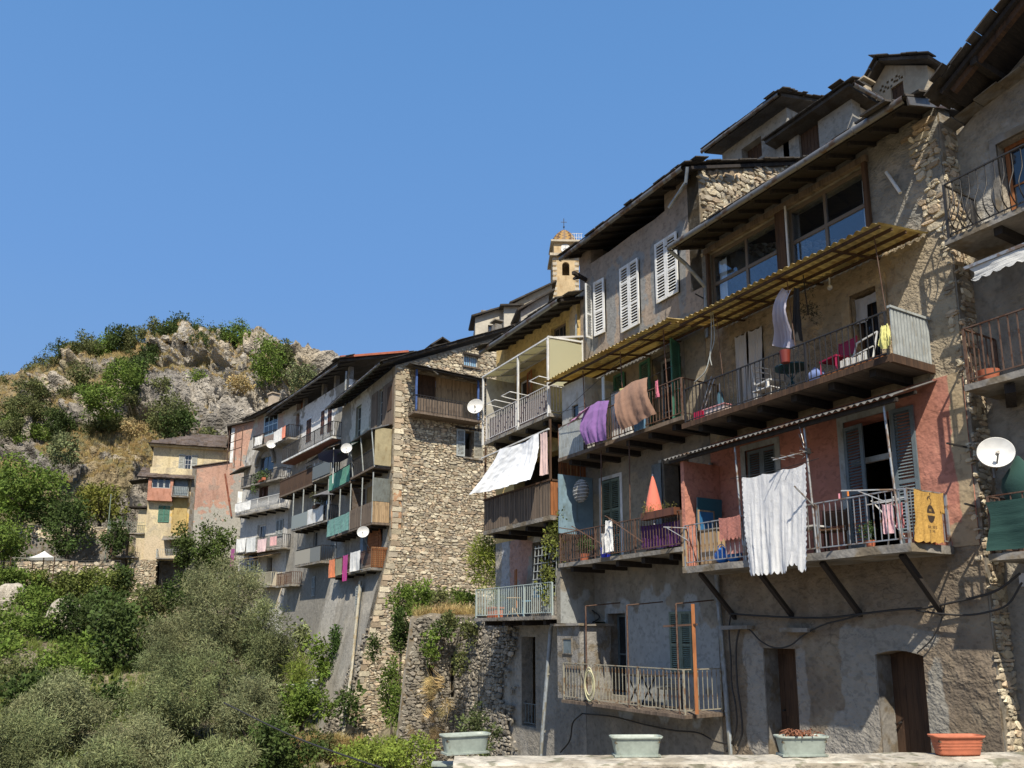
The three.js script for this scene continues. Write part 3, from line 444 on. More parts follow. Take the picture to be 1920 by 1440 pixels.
  shutter(h, -14.17, -.47, 6.2, 8.35, .06, K.greensh, -.15, { pitch: .05 }); shutter(h, -13.08, .5, 6.2, 8.35, .06, K.greensh, -1.15, { pitch: .05 }); shutter(h, -15.18, -.44, 6.2, 8.3, .06, K.greensh, 0, { pitch: .05 });
  const cn = sub('canopy', h); M('corrugated_sheet', corrugated(-16.95, -11.95, 8.52, .02, 8.3, 1.42, .022, .145, .05), K.yellplas, cn); for (const z of [.3, .8, 1.3]) M('batten', bar([-16.9, 8.43 - .157 * z, z], [-12.0, 8.43 - .157 * z, z], .035, .05), K.wooddk, cn); for (const x of [-16.5, -15.4, -14.2, -13.1]) M('batten', bar([x, 8.42, .02], [x, 8.21, 1.38], .045, .035), K.wooddk, cn);
  for (const x of [-15.5, -13.95, -12.4]) M('hanger', cyl([x, 6.2, 1.08], [x - .05, 8.25, 1.12], .014), K.ironrust, cn);
  // middle balcony
  const b2 = balcony(h, -16.8, -12.12, 3.28, 1.12, { t: .1, slab: K.conc, rail: .78, rm: K.ironrust, gap: .1, r: .006, joist: 5, right: true });
  surround(h, -16.35, -15.55, 3.4, 5.6, K.whitept, .09, .025); shutter(h, -16.33, .4, 3.45, 5.58, -.02, K.greengy, 0, { pitch: .05, mids: [.3, .62] }); shutter(h, -15.57, -.4, 3.45, 5.58, -.02, K.greengy, 0, { pitch: .05, mids: [.3, .62] });
  shutter(h, -13.88, -.34, 3.45, 5.62, .05, K.bluegy, 0, { solid: true }); M('door_post', bx(-13.98, -13.88, 3.45, 5.7, .01, .07), K.palesh, h);
  M('side_panel', bx(-16.76, -16.73, 4.18, 5.75, .02, 1.12), mat('bluepanel', [.22, .33, .40], { map: 'plaster', mm: 1.5, roughness: .6 }), h);
  for (const x of [-15.0, -13.9]) M('hanger', cyl([x, 3.4, 1.05], [x, 6.05, 1.0], .014), K.ironrust, b2);
  for (const g of [bar([-15.9, 4.15, 1.08], [-16.0, 4.2, 1.6], .02), bar([-14.9, 3.7, 1.08], [-15.6, 4.2, 1.5], .02), bar([-14.2, 4.1, 1.08], [-14.1, 4.25, 1.6], .02), bar([-13.4, 3.6, 1.08], [-14.1, 4.2, 1.5], .02)]) M('line_arm', g, K.ironrust, b2);
  // lowest balcony on the smooth grey wall
  const b3 = balcony(h, -16.72, -12.22, -.1, 1.12, { t: .07, slab: K.woodwx, rail: .9, rm: mat('palerail', [.33, .31, .24], { map: 'metal', mm: .8, roughness: .6 }), gap: .125, r: .006, left: false, right: true });
  M('end_pier', bx(-17.05, -16.05, -.02, 1.78, .03, 1.0), mat('pebbledash', [.30, .285, .26], { map: 'dirt', mm: 1.5, bump: 'rough', bm: .5, bs: .03 }), h); M('side_wall', bx(-16.94, -16.76, 1.86, 3.27, .01, 1.08), cLow, h); M('pier_cap', slabGeo(-17.25, -15.95, 1.79, 1.85, .0, 1.1, .02), K.conc, h);
  const pw = sub('pier_window', h); M('frame', [bx(-16.79, -16.36, 1.08, 1.11, 1.002, 1.03), bx(-16.79, -16.36, 1.45, 1.48, 1.002, 1.03), bx(-16.79, -16.76, 1.11, 1.45, 1.002, 1.03), bx(-16.39, -16.36, 1.11, 1.45, 1.002, 1.03)], K.concdk, pw); M('pane', bx(-16.76, -16.39, 1.11, 1.45, 1.003, 1.012), K.bluegy, pw);
  for (const [x, t] of [[-15.67, 2.26], [-14.06, 2.23], [-12.42, 2.21]]) M('frame_post', [cyl([x, -.03, 1.07], [x, t, 1.07], .02), cyl([x, t, 1.07], [x + .02, t + .1, .02], .014)], K.ironrust, b3);
  { const d = sub('door', h); M('leaf', bx(-17.1, -16.3, .08, 1.9, -.2, -.15), K.greengy, d); M('panel', [bx(-17, -16.4, .3, 1.0, -.148, -.13), bx(-17, -16.4, 1.1, 1.75, -.148, -.13)], K.greengy, d); }
  M('window_reveal', bx(-16.24, -16.2, .08, 2.09, -.43, 0), K.conc, h); glazing(h, -16.2, -15.48, .08, 2.08, -.3, { cols: 1, rows: 2, m: K.bluegy, name: 'glazed_door' });
  shutter(h, -13.8, .36, .74, 2.09, .03, K.greengy, 0, { pitch: .045 }); shutter(h, -13.08, -.36, .74, 2.09, .03, K.greengy, 0, { pitch: .045 });
  // roof
  const e0 = .5, ry = (z) => 12.34 + (e0 - z) * .36; const rf = sub('roof', h); M('roof_deck', sheet([-17.3, ry(e0), e0], [-12.22, ry(e0), e0], [-12.22, ry(-5.4), -5.4], [-17.3, ry(-5.4), -5.4], .08), K.beam, rf);
  M('roof_deck', sheet([-17.3, ry(-5.4), -5.4], [-12.22, ry(-5.4), -5.4], [-12.22, 11, -10], [-17.3, 11, -10], .08), K.slate, rf);
  for (let i = 0; i < 11; i++) { const x = -17.1 + i * .5; M('rafter', bar([x, ry(.42) - .12, .42], [x, ry(-1.2) - .12, -1.2], .06, .07), K.beam, rf); }
  slates(rf, [-12.22, ry(e0) + .02, e0], [-12.22, ry(-5.4) + .02, -5.4], [1, 0, 0], { rows: 2, s: .26 }); slates(rf, [-17.3, ry(e0) + .01, e0], [-12.22, ry(e0) + .01, e0], [0, -.3, 1], { rows: 2 }); slates(rf, [-12.05, ry(-5.4) + .03, -5.4], [-12.1, 12.4, -7.5], [1, 0, 0], { rows: 2, s: .26 });
  gutter(h, [-17.35, 12.26, .57], [-12.2, 12.26, .57], .065); M('downpipe', [cyl([-12.05, 12.2, .57], [-12.2, 11.9, .5], .04), cyl([-12.2, 11.9, .5], [-13.0, 11.75, .3], .045)], K.pipe, h);
  M('beam_end', [bar([-16.9, 11.55, -.1], [-16.75, 11.6, .55], .09)], K.beam, h); M('ridge_chimney', [bx(-13.2, -12.8, 14.3, 14.75, -5.2, -4.8)], K.mortar, h);
}

// house D: yellow, cream canopy
const dYel = wallMat('d_yellow', [-22.5, 4.5, 5.4, 7], [.56, .40, .155], [[[.48, .33, .13], 1.3, .5, .68, .6], [[.60, .46, .22], 3, .58, .7, .4]], [[-17.5, 9.6, .25, 1.6, [.45, .36, .26], .8]], ['stucco', 2, .008], 43);
const dLow = wallMat('d_low', [-22.5, -4, 8, 8.7], [.29, .27, .235], [[[.22, .205, .18], .9, .5, .66, .7], [[.36, .32, .26], 2, .55, .7, .5]], [[-20.65, 4, .62, .9, [.40, .255, .21]], [-19.6, 3.6, .2, 1.2, [.45, .46, .46]], [-21.55, 3.7, .25, 1, [.36, .37, .38]]], ['rough', 1.6, .07], 47);
const hD = thing('village_house', 'yellow house with a cream translucent balcony canopy and brown slatted balconies below', 'house');
{
  const h = hD, xa = -22.2, xb = -17.22;
  M('upper_wall', wallZ(rect(xa, xb, 4.5, 11.3), [[-18.75, -17.95, 9.95, 10.75], [-20.9, -20.05, 7.6, 9.7], [-21.95, -21.4, 7.6, 9.6], [-21, -18, 4.85, 6.9]], 0, .4), dYel, h);
  M('lower_wall', wallZ([[xa - 2.8, -4], [xb, -4], [xb, 4.5], [xa, 4.5], [xa, 2.0], [xa - 2.8, 2.0]], [[-19.9, -18.5, 2.15, 4.3], [-20.55, -19.75, -1.1, 1.5]], .003, .4), dLow, h);
  shell(h, xa, xb, -4, 11, -.41, -6); M('room_back', bx(xa + .4, xb - .4, -3.9, 10.9, -3.1, -3), K.room, h); M('niche_back', bx(-20.5, -19.8, -1.1, 1.5, -.8, -.75), K.conc, h); M('niche_rail', [bar([-20.5, -.45, -.05], [-19.8, -.45, -.05], .02), bar([-20.5, -1, -.05], [-19.8, -1, -.05], .02), ...[0, 1, 2, 3].map((i) => bar([-20.4 + i * .17, -1, -.05], [-20.4 + i * .17, -.45, -.05], .015))], K.bluegy, h);
  glazing(h, -18.73, -17.97, 9.97, 10.73, -.1, { cols: 3, rows: 1, m: K.woodwx, sill: .06 }); M('pilaster', [bx(-17.45, -17.24, 9.2, 11.2, .002, .1)], dYel, h);
  glazing(h, -20.88, -20.07, 7.6, 9.68, -.2, { cols: 2, rows: 2, name: 'glazed_door' }); shutter(h, -20.05, .42, 7.6, 9.7, .05, K.woodor, -.2, { pitch: .05 }); shutter(h, -21.5, .5, 7.6, 9.65, .05, K.brownsh, -.35, { pitch: .05, solid: true });
  // top balcony with cloth behind its bars and a canopy
  const b1 = balcony(h, -20.75, -16.98, 7.38, 1.22, { t: .1, slab: K.conc, rail: .82, rm: mat('greyrail', [.5, .49, .48], { roughness: .5 }), gap: .105, r: .006, joist: 4, brace: 2 });
  M('cloth_screen', uvKeep(hang([-20.62, 8.22, 1.12], [-17.08, 8.22, 1.12], .7, { waves: 9, fold: .03, seed: 6, nx: 60 })), cloth('plum', [.06, .035, .04]), b1);
  for (const [x, s] of [[-18.7, 1], [-19.6, 1], [-17.15, -1]]) for (const g of [bar([x, 8.28, 1.18], [x - .1, 8.36, 1.7], .02), bar([x + .55, 8.28, 1.18], [x + .4, 8.36, 1.7], .02), bar([x - .1, 8.36, 1.7], [x + .4, 8.36, 1.7], .02)]) M('line_arm', g, K.white, b1);
  const cn = sub('canopy', h), py = (z) => 9.95 - .28 * z / 1.2; for (let i = 0; i < 5; i++) for (let k = 0; k < 2; k++) { const x0 = -20.9 + i * .764, z0 = .03 + k * .6; M('panel', sheet([x0 + .02, py(z0 + .58), z0 + .58], [x0 + .74, py(z0 + .58), z0 + .58], [x0 + .74, py(z0), z0], [x0 + .02, py(z0), z0], .012), K.cream, cn); }
  for (let i = 0; i <= 5; i++) { const x = -20.9 + i * .764; M('frame_bar', bar([x, py(0) - .02, 0], [x, py(1.22) - .02, 1.22], .035, .05), mats.greyrail, cn); } for (const z of [.02, .62, 1.22]) M('frame_bar', bar([-20.92, py(z) - .03, z], [-17.06, py(z) - .03, z], .03, .045), z > 1 ? K.white : mats.greyrail, cn);
  for (const x of [-20.88, -18.7, -17.08]) M('post', bar([x, 7.4, 1.2], [x, py(1.2), 1.2], .05), K.white, cn);
  M('wind_screen', [bx(-17.085, -17.075, 8.3, 9.66, .06, 1.15)], mat('frost', [.62, .60, .42], { phys: true, transmission: .5, thickness: 0, roughness: .5 }), cn); M('screen_frame', [bar([-17.08, 9.75, .02], [-17.08, 9.68, 1.2], .05), bar([-17.08, 7.5, .04], [-17.08, 9.8, .04], .04), bar([-17.08, 8.28, .04], [-17.08, 8.28, 1.2], .03)], K.white, cn);
  // left end screen
  M('end_screen', bx(-20.86, -20.84, 7.5, 9.6, .05, 1.1), mat('board', [.46, .44, .38], { map: 'plaster', mm: 2 }), h);
  // slatted brown balcony
  const b2 = balcony(h, -20.72, -16.95, 4.55, 1.25, { t: .12, slab: K.concdk, rail: 0, joist: 4 });
  boards(b2, [-20.7, 1.22], [-17.0, 1.22], 4.68, 5.6, .085, K.woodwx, { name: 'slat', fill: .82 }); boards(b2, [-16.98, 1.22], [-16.98, .05], 4.68, 5.6, .085, K.woodor, { name: 'slat', fill: .85 }); boards(b2, [-20.7, .05], [-20.7, 1.22], 4.68, 5.6, .085, K.wooddk, { name: 'slat', fill: .85 });
  M('handrail', [bar([-20.75, 5.63, 1.22], [-16.95, 5.63, 1.22], .07, .05), bar([-16.98, 5.63, 1.22], [-16.98, 5.63, .05], .06, .05), bar([-20.7, 4.72, 1.19], [-17, 4.72, 1.19], .05), bar([-20.7, 5.4, 1.19], [-17, 5.4, 1.19], .05)], K.wooddk, b2);
  boards(b2, [-16.99, .95], [-16.99, .05], 5.6, 7.2, .1, K.woodor, { name: 'screen_board', fill: .8 }); for (const x of [-20.7, -17.0]) M('post', bar([x, 5.6, 1.2], [x, 7.3, 1.2], .05), K.wooddk, b2); M('line_pole', bar([-20.75, 6.95, 1.3], [-16.9, 7.0, 1.3], .04), K.white, b2); M('wire_mesh', [...Array(26).keys()].map((i) => bar([-20.68 + i * .145, 4.7, 1.24], [-20.68 + i * .145, 5.6, 1.24], .006)), K.iron, b2);
  // lowest balcony
  const b3 = balcony(h, -21.35, -16.96, 1.96, 1.22, { right: false, t: .1, slab: K.concdk, rail: .86, rm: mat('mintrail', [.36, .42, .40], { roughness: .5 }), gap: .105, r: .007, joist: 4 });
  M('box_cover', bx(-18.2, -17.0, 2.07, 2.55, 1.02, 1.1), K.concdk, b3); { const s = shutter(h, -20.4, .42, 2.2, 3.5, .3, K.woodor, -.4, { solid: true }); }
  M('stone_return', [crumble(new THREE.BoxGeometry(1.4, 2.4, .5, 8, 12, 3).translate(-22.9, 2.7, -1), .18, 2)], K.concdk, h);
  // roof and small dormer
  const e0 = .82, ry = (z) => 10.86 + (e0 - z) * .33, rf = sub('roof', h); M('roof_deck', sheet([-21.6, ry(e0), e0], [-17.0, ry(e0), e0], [-17.25, ry(-6), -6], [-22.2, ry(-6), -6], .08), K.beam, rf); for (let i = 0; i < 9; i++) { const x = -21.4 + i * .52; M('rafter', bar([x, ry(.72) - .12, .72], [x, ry(-.6) - .12, -.6], .06, .07), K.beam, rf); }
  gutter(h, [-21.65, 10.76, .9], [-16.95, 10.76, .9], .075); slates(rf, [-21.6, ry(e0) + .01, e0], [-17, ry(e0) + .01, e0], [0, -.3, 1], { rows: 3 }); slates(rf, [-21.65, ry(-4), -4], [-21.6, ry(e0), e0], [-1, 0, 0], { rows: 2 });
  const dm = sub('dormer', h); M('dormer_wall', bx(-18.3, -17.25, 11.4, 12.9, -2.2, -1.6), K.mortar, dm); M('dormer_window', bx(-18.1, -17.5, 11.8, 12.6, -1.598, -1.57), K.wooddk, dm); M('dormer_roof', sheet([-19.0, 12.75, -1.0], [-17.22, 12.95, -1.0], [-17.22, 13.5, -2.6], [-19.0, 13.3, -2.6], .07), K.slate, dm);
  M('gutter_pipe', [cyl([-17.2, 10.6, .15], [-17.18, 7.5, .12], .03)], K.pipe, h);
  M('leaning_pipe', [cyl([-17.35, 3.35, .55], [-17.75, 1.7, .75], .05), cyl([-17.75, 1.7, .75], [-18.35, -2.4, .8], .055), ...[2.6, .5, -1].map((y) => cyl([-17.75 + (y - 1.7) * (y > 1.7 ? .24 : .146), y, .75], [-17.75 + (y - 1.7) * (y > 1.7 ? .24 : .146), y + .05, .75], .066))], K.pipe, h); M('thin_pipe', cyl([-17.0, 3.25, .3], [-17.05, 1.9, .3], .03), K.pipe, h);
}
// house R at the right edge, set back a little
const rM = wallMat('r_render', [-6.7, -1.7, 9, 14], [.31, .275, .22], [[[.22, .195, .16], .9, .5, .66, .7], [[.38, .34, .27], 2.2, .56, .7, .5]], [[-5.2, 8.6, 1.1, .9, [.36, .345, .31], .8], [-5.1, 6, .5, .7, [.45, .44, .42], .7]], ['rough', 1.5, .08], 53);
const hR = thing('village_house', 'rough grey rendered house with bulging iron balcony bars and a steep overhanging wooden roof', 'house');
{
  const h = hR, z = -.45, xa = -6.65, xb = 2, ry = (x) => 10.2 + .62 * (Math.min(x, -2.2) + 6.5) - Math.max(0, x + 2.2) * .62, w0 = atZ(1868, 272, z), w1 = atZ(1930, 250, z), wb = atZ(1878, 345, z);
  const wx0 = w0.x, wx1 = wx0 + .85, wy1 = w0.y, wy0 = wb.y - .75;
  M('wall', wallZ([[xa, -1.7], [xb, -1.7], [xb, ry(xb) - .1], [-2.2, ry(-2.2) - .1], [xa, ry(xa) - .1]], [[wx0, wx1, wy0, wy1], [-5.3, -4.3, 5.2, 6.9], [-5.2, -4.2, 2.8, 4.7]], z, .45), rM, h); M('wall', [bx(xa, xb, -1.7, 9.5, -7.4, -7), bx(xb - .4, xb, -1.7, 9, -7, z - .46)], rM, h); M('room_back', bx(xa + .1, xb - .4, 0, 9, -2, -1.9), K.room, h);
  glazing(h, wx0 + .02, wx1 - .02, wy0, wy1, z - .2, { cols: 2, rows: 2, m: K.woodor }); M('reveal', [bx(wx0 - .1, wx0, wy0, wy1 + .12, z - .02, z + .03), bx(wx0, wx1, wy1, wy1 + .12, z - .02, z + .03)], K.conc, h); M('window_curtain', uvKeep(hang([wx0 + .1, wy1, z - .28], [wx1 - .4, wy1, z - .28], wy1 - wy0, { waves: 4, fold: .03 })), cloth('white', [.74, .74, .72]), h);
  const p1 = atZ(1775, 462, .45), p2 = atZ(1812, 735, .45), p3 = atZ(1858, 1052, .45);
  const b1 = balcony(h, p1.x, xb - 1, p1.y, .5, { z0: z, t: .09, slab: K.conc, rail: .95, rm: K.iron, gap: .13, r: .009, belly: .16, joist: 5 });
  const b2 = balcony(h, p2.x, xb - 1, p2.y, .5, { z0: z, t: .1, slab: K.conc, rail: .9, rm: K.ironrust, gap: .13, r: .008, joist: 4 }); M('old_beam', bar([p2.x + .2, p2.y - .1, -.4], [p2.x + .6, p2.y - .1, .4], .14), K.beam, b2);
  const b3 = balcony(h, p3.x, xb - 1, p3.y, .5, { z0: z, t: .1, slab: K.conc, rail: .85, rm: K.ironrust, gap: .16, r: .007 }); M('net_screen', uvKeep(hang([p3.x + .05, p3.y + .86, .52], [xb - 1.2, p3.y + .86, .52], .72, { waves: 7, fold: .06, seed: 3, nx: 60 })), cloth('netgreen', [.015, .06, .05]), b3);
  const a0 = atZ(1822, 502, .4); M('awning', uvKeep(hang([a0.x, a0.y + .0, .42], [xb - 1.2, a0.y + .0, .42], .22, { waves: 14, fold: .03, seed: 2, nx: 120, edge: .05 })), cloth('awning', [.62, .62, .6]), h); M('awning_bar', [bar([a0.x - .1, a0.y + .02, .42], [xb - 1.2, a0.y + .02, .42], .05), bar([a0.x, a0.y + .02, .42], [a0.x, a0.y + .35, z], .03)], K.alu, h);
  // old roofline ledge
  const l0 = atZ(1786, 252, z), l1 = atZ(1920, 150, z); slates(h, [l0.x - .1, l0.y, z + .16], [l1.x + 1.4, l1.y + (l1.y - l0.y) / (l1.x - l0.x) * 1.4, z + .16], [0, 0, 1], { rows: 1, s: .34, m: K.concdk });
  const rf = sub('roof', h), zf = .5, zb = -8; M('roof_deck', [sheet([xa + .35, ry(xa + .35), zf], [xa + .35, ry(xa + .35), zb], [-2.2, ry(-2.2), zb], [-2.2, ry(-2.2), zf], .07), sheet([-2.2, ry(-2.2), zf], [-2.2, ry(-2.2), zb], [xb + .5, ry(xb + .5), zb], [xb + .5, ry(xb + .5), zf], .07)], K.beam, rf);
  M('barge_beam', bar([xa + .5, ry(xa + .5) - .13, .36], [-2.2, ry(-2.2) - .13, .36], .1, .12), K.wooddk, rf); for (let i = 0; i < 4; i++) { const x = xa + .9 + i * 1.1; M('purlin', bar([x, ry(x) - .14, z - .3], [x, ry(x) - .14, .46], .1, .12), K.beam, rf); }
  slates(rf, [xa + .3, ry(xa + .3) + .03, zf], [-2.2, ry(-2.2) + .03, zf], [0, 0, 1], { rows: 3, s: .26 }); slates(rf, [xa + .35, ry(xa + .35) + .03, zf], [xa + .35, ry(xa + .35) + .03, zb], [-1, -.65, 0], { rows: 3, s: .26 });
  M('junction_box', bx(-6.35, -6.05, 2.3, 2.5, z, z + .1), K.white, h); M('wall_conduit', cyl([-6.2, 2.3, z + .05], [-6.25, -1, z + .05], .02), K.white, h);
}

// ---------- the stone house beyond the garden gap ----------
const eFac = wallMat('e_facade', [-48.6, -6, 9.6, 23], [.28, .262, .228], [[[.25, .24, .215], .6, .48, .66, .7], [[.42, .39, .33], 1.4, .56, .7, .5]], [[-46.8, 1, 1.2, 4.5, [.36, .345, .31], .8], [-44.7, 14.8, 1.8, 1.4, [.5, .49, .46]], [-41, 11.5, 2, 1.1, [.46, .41, .28], .7]], ['rough', 2, .05], 61);
const hE = thing('village_house', 'tall rubble stone house with a flared base and small roofed gable balcony', 'house');
{
  const h = hE, X = -39, Zf = -2.8, gy = (z) => 16.35 + (-2.8 - z) * .455, zl = (y) => Zf + Math.max(0, 6.5 - y) * .225, zb = -12.5;
  const w1 = [-8.0, -7.05, 17.1, 17.8], w2 = [-7.7, -7.15, 11.6, 13.15], lg = [-8.1, -4.05, 13.7, 16.2];
  M('gable_wall', wallX([[zl(-6.5), -6.5], [Zf, 6.5], [Zf, gy(Zf)], [zb, gy(zb)], [zb, -6.5]], [w1, w2, lg], X, .5), K.mortar, h);
  const inR = (z, y, r, e) => z > r[0] - e && z < r[1] + e && y > r[2] - e && y < r[3] + e;
  stones(h, { at: (u, v) => V(X + .005, -5 + v, .4 - u), w: 10.4, h: 25, sw: .27, sh: .135, seed: 71, tones: T1, d: .04, skip: (u, v) => { const z = .4 - u, y = -5 + v; return z > zl(y) - .12 || y > gy(z) - .12 || inR(z, y, w1, .1) || inR(z, y, w2, .1) || inR(z, y, lg, .08) || (y < 3.5 && z < -6) || (z > -3.5 && z < -2.6 && y > 7.2 && y < 9.7 && hash(y * 3, 2, 3) > .2); } });
  for (let i = 0; i < 64; i++) { const y = -4 + i * .31, L = i % 2 ? .52 : .34, z0 = zl(y + .15) - .04, Rq = rng(i + 900); if (y > gy(Zf) - .5) break; const g = crumble(new THREE.BoxGeometry(.1, .27, L, 2, 2, 3).translate(X + .015, y + .15, z0 - L / 2), .09, 4, i), kk = .8 + .4 * Rq(), tc = T1[i % T1.length], n = g.attributes.position.count, cc = new Float32Array(n * 3); for (let k = 0; k < n; k++) cc.set(tc.map((q) => q * kk), k * 3); g.setAttribute('color', new THREE.BufferAttribute(cc, 3)); M('quoin', g, K.stone, h); }
  M('render_patch', crumble(new THREE.BoxGeometry(.03, 2.5, .5, 2, 14, 5).translate(X + .02, 8.45, -3.1), .3, 1.7), mat('orangerender', [.50, .30, .17], { map: 'dirt', mm: 2, bump: 'rough', bm: 1, bs: .03 }), h);
  // facade that faces the valley, flared below
  M('facade_wall', [wallZ(rect(-48.5, X - .5, 6.5, 16.3), [[-42.6, -40.25, 5.2 + 1.4, 7.6 - .2], [-41.6, -40.8, 13.4, 15.6], [-45.6, -44.6, 13.3, 15.6], [-42.2, -41.2, 10.6, 12.6]], Zf, .4), sheet([-48.5, -6.5, zl(-6.5)], [X - .02, -6.5, zl(-6.5)], [X - .02, 6.5, Zf], [-48.5, 6.5, Zf], .4), bx(X - .5, X - .505 + .5, 6.5, 16.3, Zf - .4, Zf - .002)], eFac, h);
  M('wall', [bx(-48.5, -48.1, -6, 16, zb, Zf - .41), bx(-48.5, X - .5, -6, 16, zb, zb + .4)], K.mortar, h); M('room_back', bx(-48, X - .5, -3, 16, -6.1, -6), K.room, h);
  for (const [x0, x1, y0, y1] of [[-41.6, -40.8, 13.4, 15.6], [-45.6, -44.6, 13.3, 15.6], [-42.2, -41.2, 10.6, 12.6]]) glazing(h, x0, x1, y0, y1, Zf - .15, { m: K.palesh, name: 'glazed_door', cols: 2, rows: 3 });
  boards(h, [-42.7, Zf + .03], [-41.65, Zf + .03], 12.9, 15.6, .16, K.woodwx, { name: 'wall_plank', fill: .96 }); boards(h, [-40.78, Zf + .03], [-39.05, Zf + .03], 12.9, 15.6, .16, K.woodwx, { name: 'wall_plank', fill: .96 }); boards(h, [-40.0, Zf + .055], [-39.3, Zf + .055], 13.9, 15.3, .7, K.wooddk, { name: 'loft_hatch' });
  // gable balcony
  const g = sub('gable_balcony', h), wb = [[-38.1, -3.62], [-38.1, -7.75]]; M('slab', slabGeo(0, 4.15, 13.5, 13.62, 0, .92, .03).applyMatrix4(new THREE.Matrix4().makeBasis(V(0, 0, -1), V(0, 1, 0), V(1, 0, 0)).setPosition(X, 0, -3.6)), K.woodwx, g);
  railing(g, [[X + .05, -3.65], [X + .88, -3.65], [X + .88, -7.7], [X + .05, -7.7]], 13.62, .95, { m: K.iron, gap: .17, r: .009 });
  M('roof_sheet', sheet([X + 1.1, 16.1, -3.5], [X + 1.1, 16.0, -8.4], [X, 16.45, -8.4], [X, 16.5, -3.5], .05), K.slate, g); slates(g, [X + 1.1, 16.12, -3.5], [X + 1.1, 16.02, -8.4], [1, 0, 0], { rows: 2, s: .4 });
  for (const z of [-3.75, -7.6]) M('blue_post', bar([X + .8, 13.62, z], [X + .8, 16.05, z], .1), mat('bluepost', [.06, .12, .32], { map: 'plaster', mm: 1 }), g);
  boards(g, [X - .3, -4.06], [X - .3, -5.4], 13.65, 16.2, .2, K.wooddk, { name: 'back_plank', fill: .97 }); boards(g, [X - .3, -5.4], [X - .3, -8.1], 13.65, 16.2, .2, K.woodlt, { name: 'back_plank', fill: .97 }); boards(g, [X + .8, -3.8], [X + .8, -6.6], 13.66, 14.5, .22, K.woodwx, { name: 'front_board', fill: .96 }); M('tube_lamp', cyl([X + 1.0, 16.3, -4.3], [X + .9, 15.95, -5.0], .04), K.white, g);
  // gable windows
  { const w = sub('barred_window', h), [a, b, c, d] = w1; M('frame', [bx(X - .22, X - .16, c, d, a, a + .07), bx(X - .22, X - .16, c, d, b - .07, b), bx(X - .22, X - .16, c, c + .06, a + .07, b - .07), bx(X - .22, X - .16, d - .06, d, a + .07, b - .07), bx(X - .22, X - .16, c + .06, d - .06, (a + b) / 2 - .03, (a + b) / 2 + .03)], K.white, w); M('pane', bx(X - .2, X - .19, c, d, a, b), mat('bluepane', [.25, .4, .55], { roughness: .1 }), w); for (let i = 1; i < 7; i++) M('bar', bar([X - .05, c, a + (b - a) * i / 7], [X - .05, d, a + (b - a) * i / 7], .02), K.iron, w); M('sill', bx(X - .1, X + .12, c - .1, c - .003, a - .1, b + .1), K.woodwx, w); M('lintel', bx(X - .1, X + .07, d + .003, d + .13, a - .12, b + .12), K.beam, w); }
  { const [a, b, c, d] = w2, w = sub('shuttered_window', h); for (const [z0, z1, an, m] of [[b + .02, b + .55, 0, K.palesh], [a - .6, a - .02, 0, mat('dimsh', [.40, .37, .29], { map: 'plaster', mm: .8 })]]) { const gs = [bx(X + .06, X + .1, c, d + .05, z0, z0 + .07), bx(X + .06, X + .1, c, d + .05, z1 - .07, z1), ...[c, (c + d) / 2, d - .05].map((y) => bx(X + .06, X + .1, y, y + .1, z0 + .07, z1 - .07))]; for (let y = c + .14; y < d - .05; y += .075) gs.push(new THREE.BoxGeometry(.01, .07, z1 - z0 - .12).rotateZ(.6).translate(X + .08, y, (z0 + z1) / 2)); M('shutter', gs, m, w); } M('sill', bx(X - .1, X + .14, c - .1, c - .003, a - .6, b + .1), K.conc, w); M('lintel', bx(X, X + .1, d + .1, d + .2, a - .6, b + .6), K.beam, w); for (let i = 0; i < 7; i++) M('bar', bar([X + .03, c, a + (b - a) * (i + .5) / 7], [X + .03, c + .5, a + (b - a) * (i + .5) / 7], .015), K.iron, w); M('lamp_tube', cyl([X + .15, d + .45, -7.0], [X + .1, d + .4, -7.7], .03), K.white, w); }
  // balconies of the valley facade
  const z1 = -1.8, o = { z0: Zf, each: false, gap: .14, r: .012, top: .03 };
  balcony(h, -43.2, -39.25, 10.45, z1, { ...o, rail: 1.0, rm: K.iron, slab: K.woodwx, joist: 4 }); const gb = balcony(h, -47.3, -43.2, 10.3, z1, { ...o, rail: 1.05, rm: K.iron, slab: K.woodwx, joist: 4 });
  M('green_sheet', uvKeep(hang([-47.3, 11.4, z1 + .04], [-43.3, 11.4, z1 + .04], 1.0, { waves: 8, fold: .05, nx: 60 })), cloth('seagreen', [.07, .26, .19]), gb); M('green_awning', sheet([-46.6, 12.3, z1 + .3], [-42.4, 12.3, z1 + .3], [-42.4, 13.2, Zf], [-46.6, 13.2, Zf], .02), cloth('tarpgreen', [.03, .20, .13]), gb);
  const lt = sub('lean_to', h); M('lean_to_roof', sheet([-42.9, 12.55, z1 + .3], [-39.1, 12.55, z1 + .3], [-39.1, 13.05, Zf], [-42.9, 13.05, Zf], .05), K.zinc, lt); M('end_panel', [bx(-39.2, -39.15, 10.6, 12.7, Zf + .05, z1)], mat('yellowpanel', [.40, .34, .20], { map: 'plaster', mm: 2 }), lt); for (const x of [-42.8, -41, -39.2]) M('post', bar([x, 10.5, z1 - .03], [x, 12.6, z1 + .2], .05), K.palesh, lt);
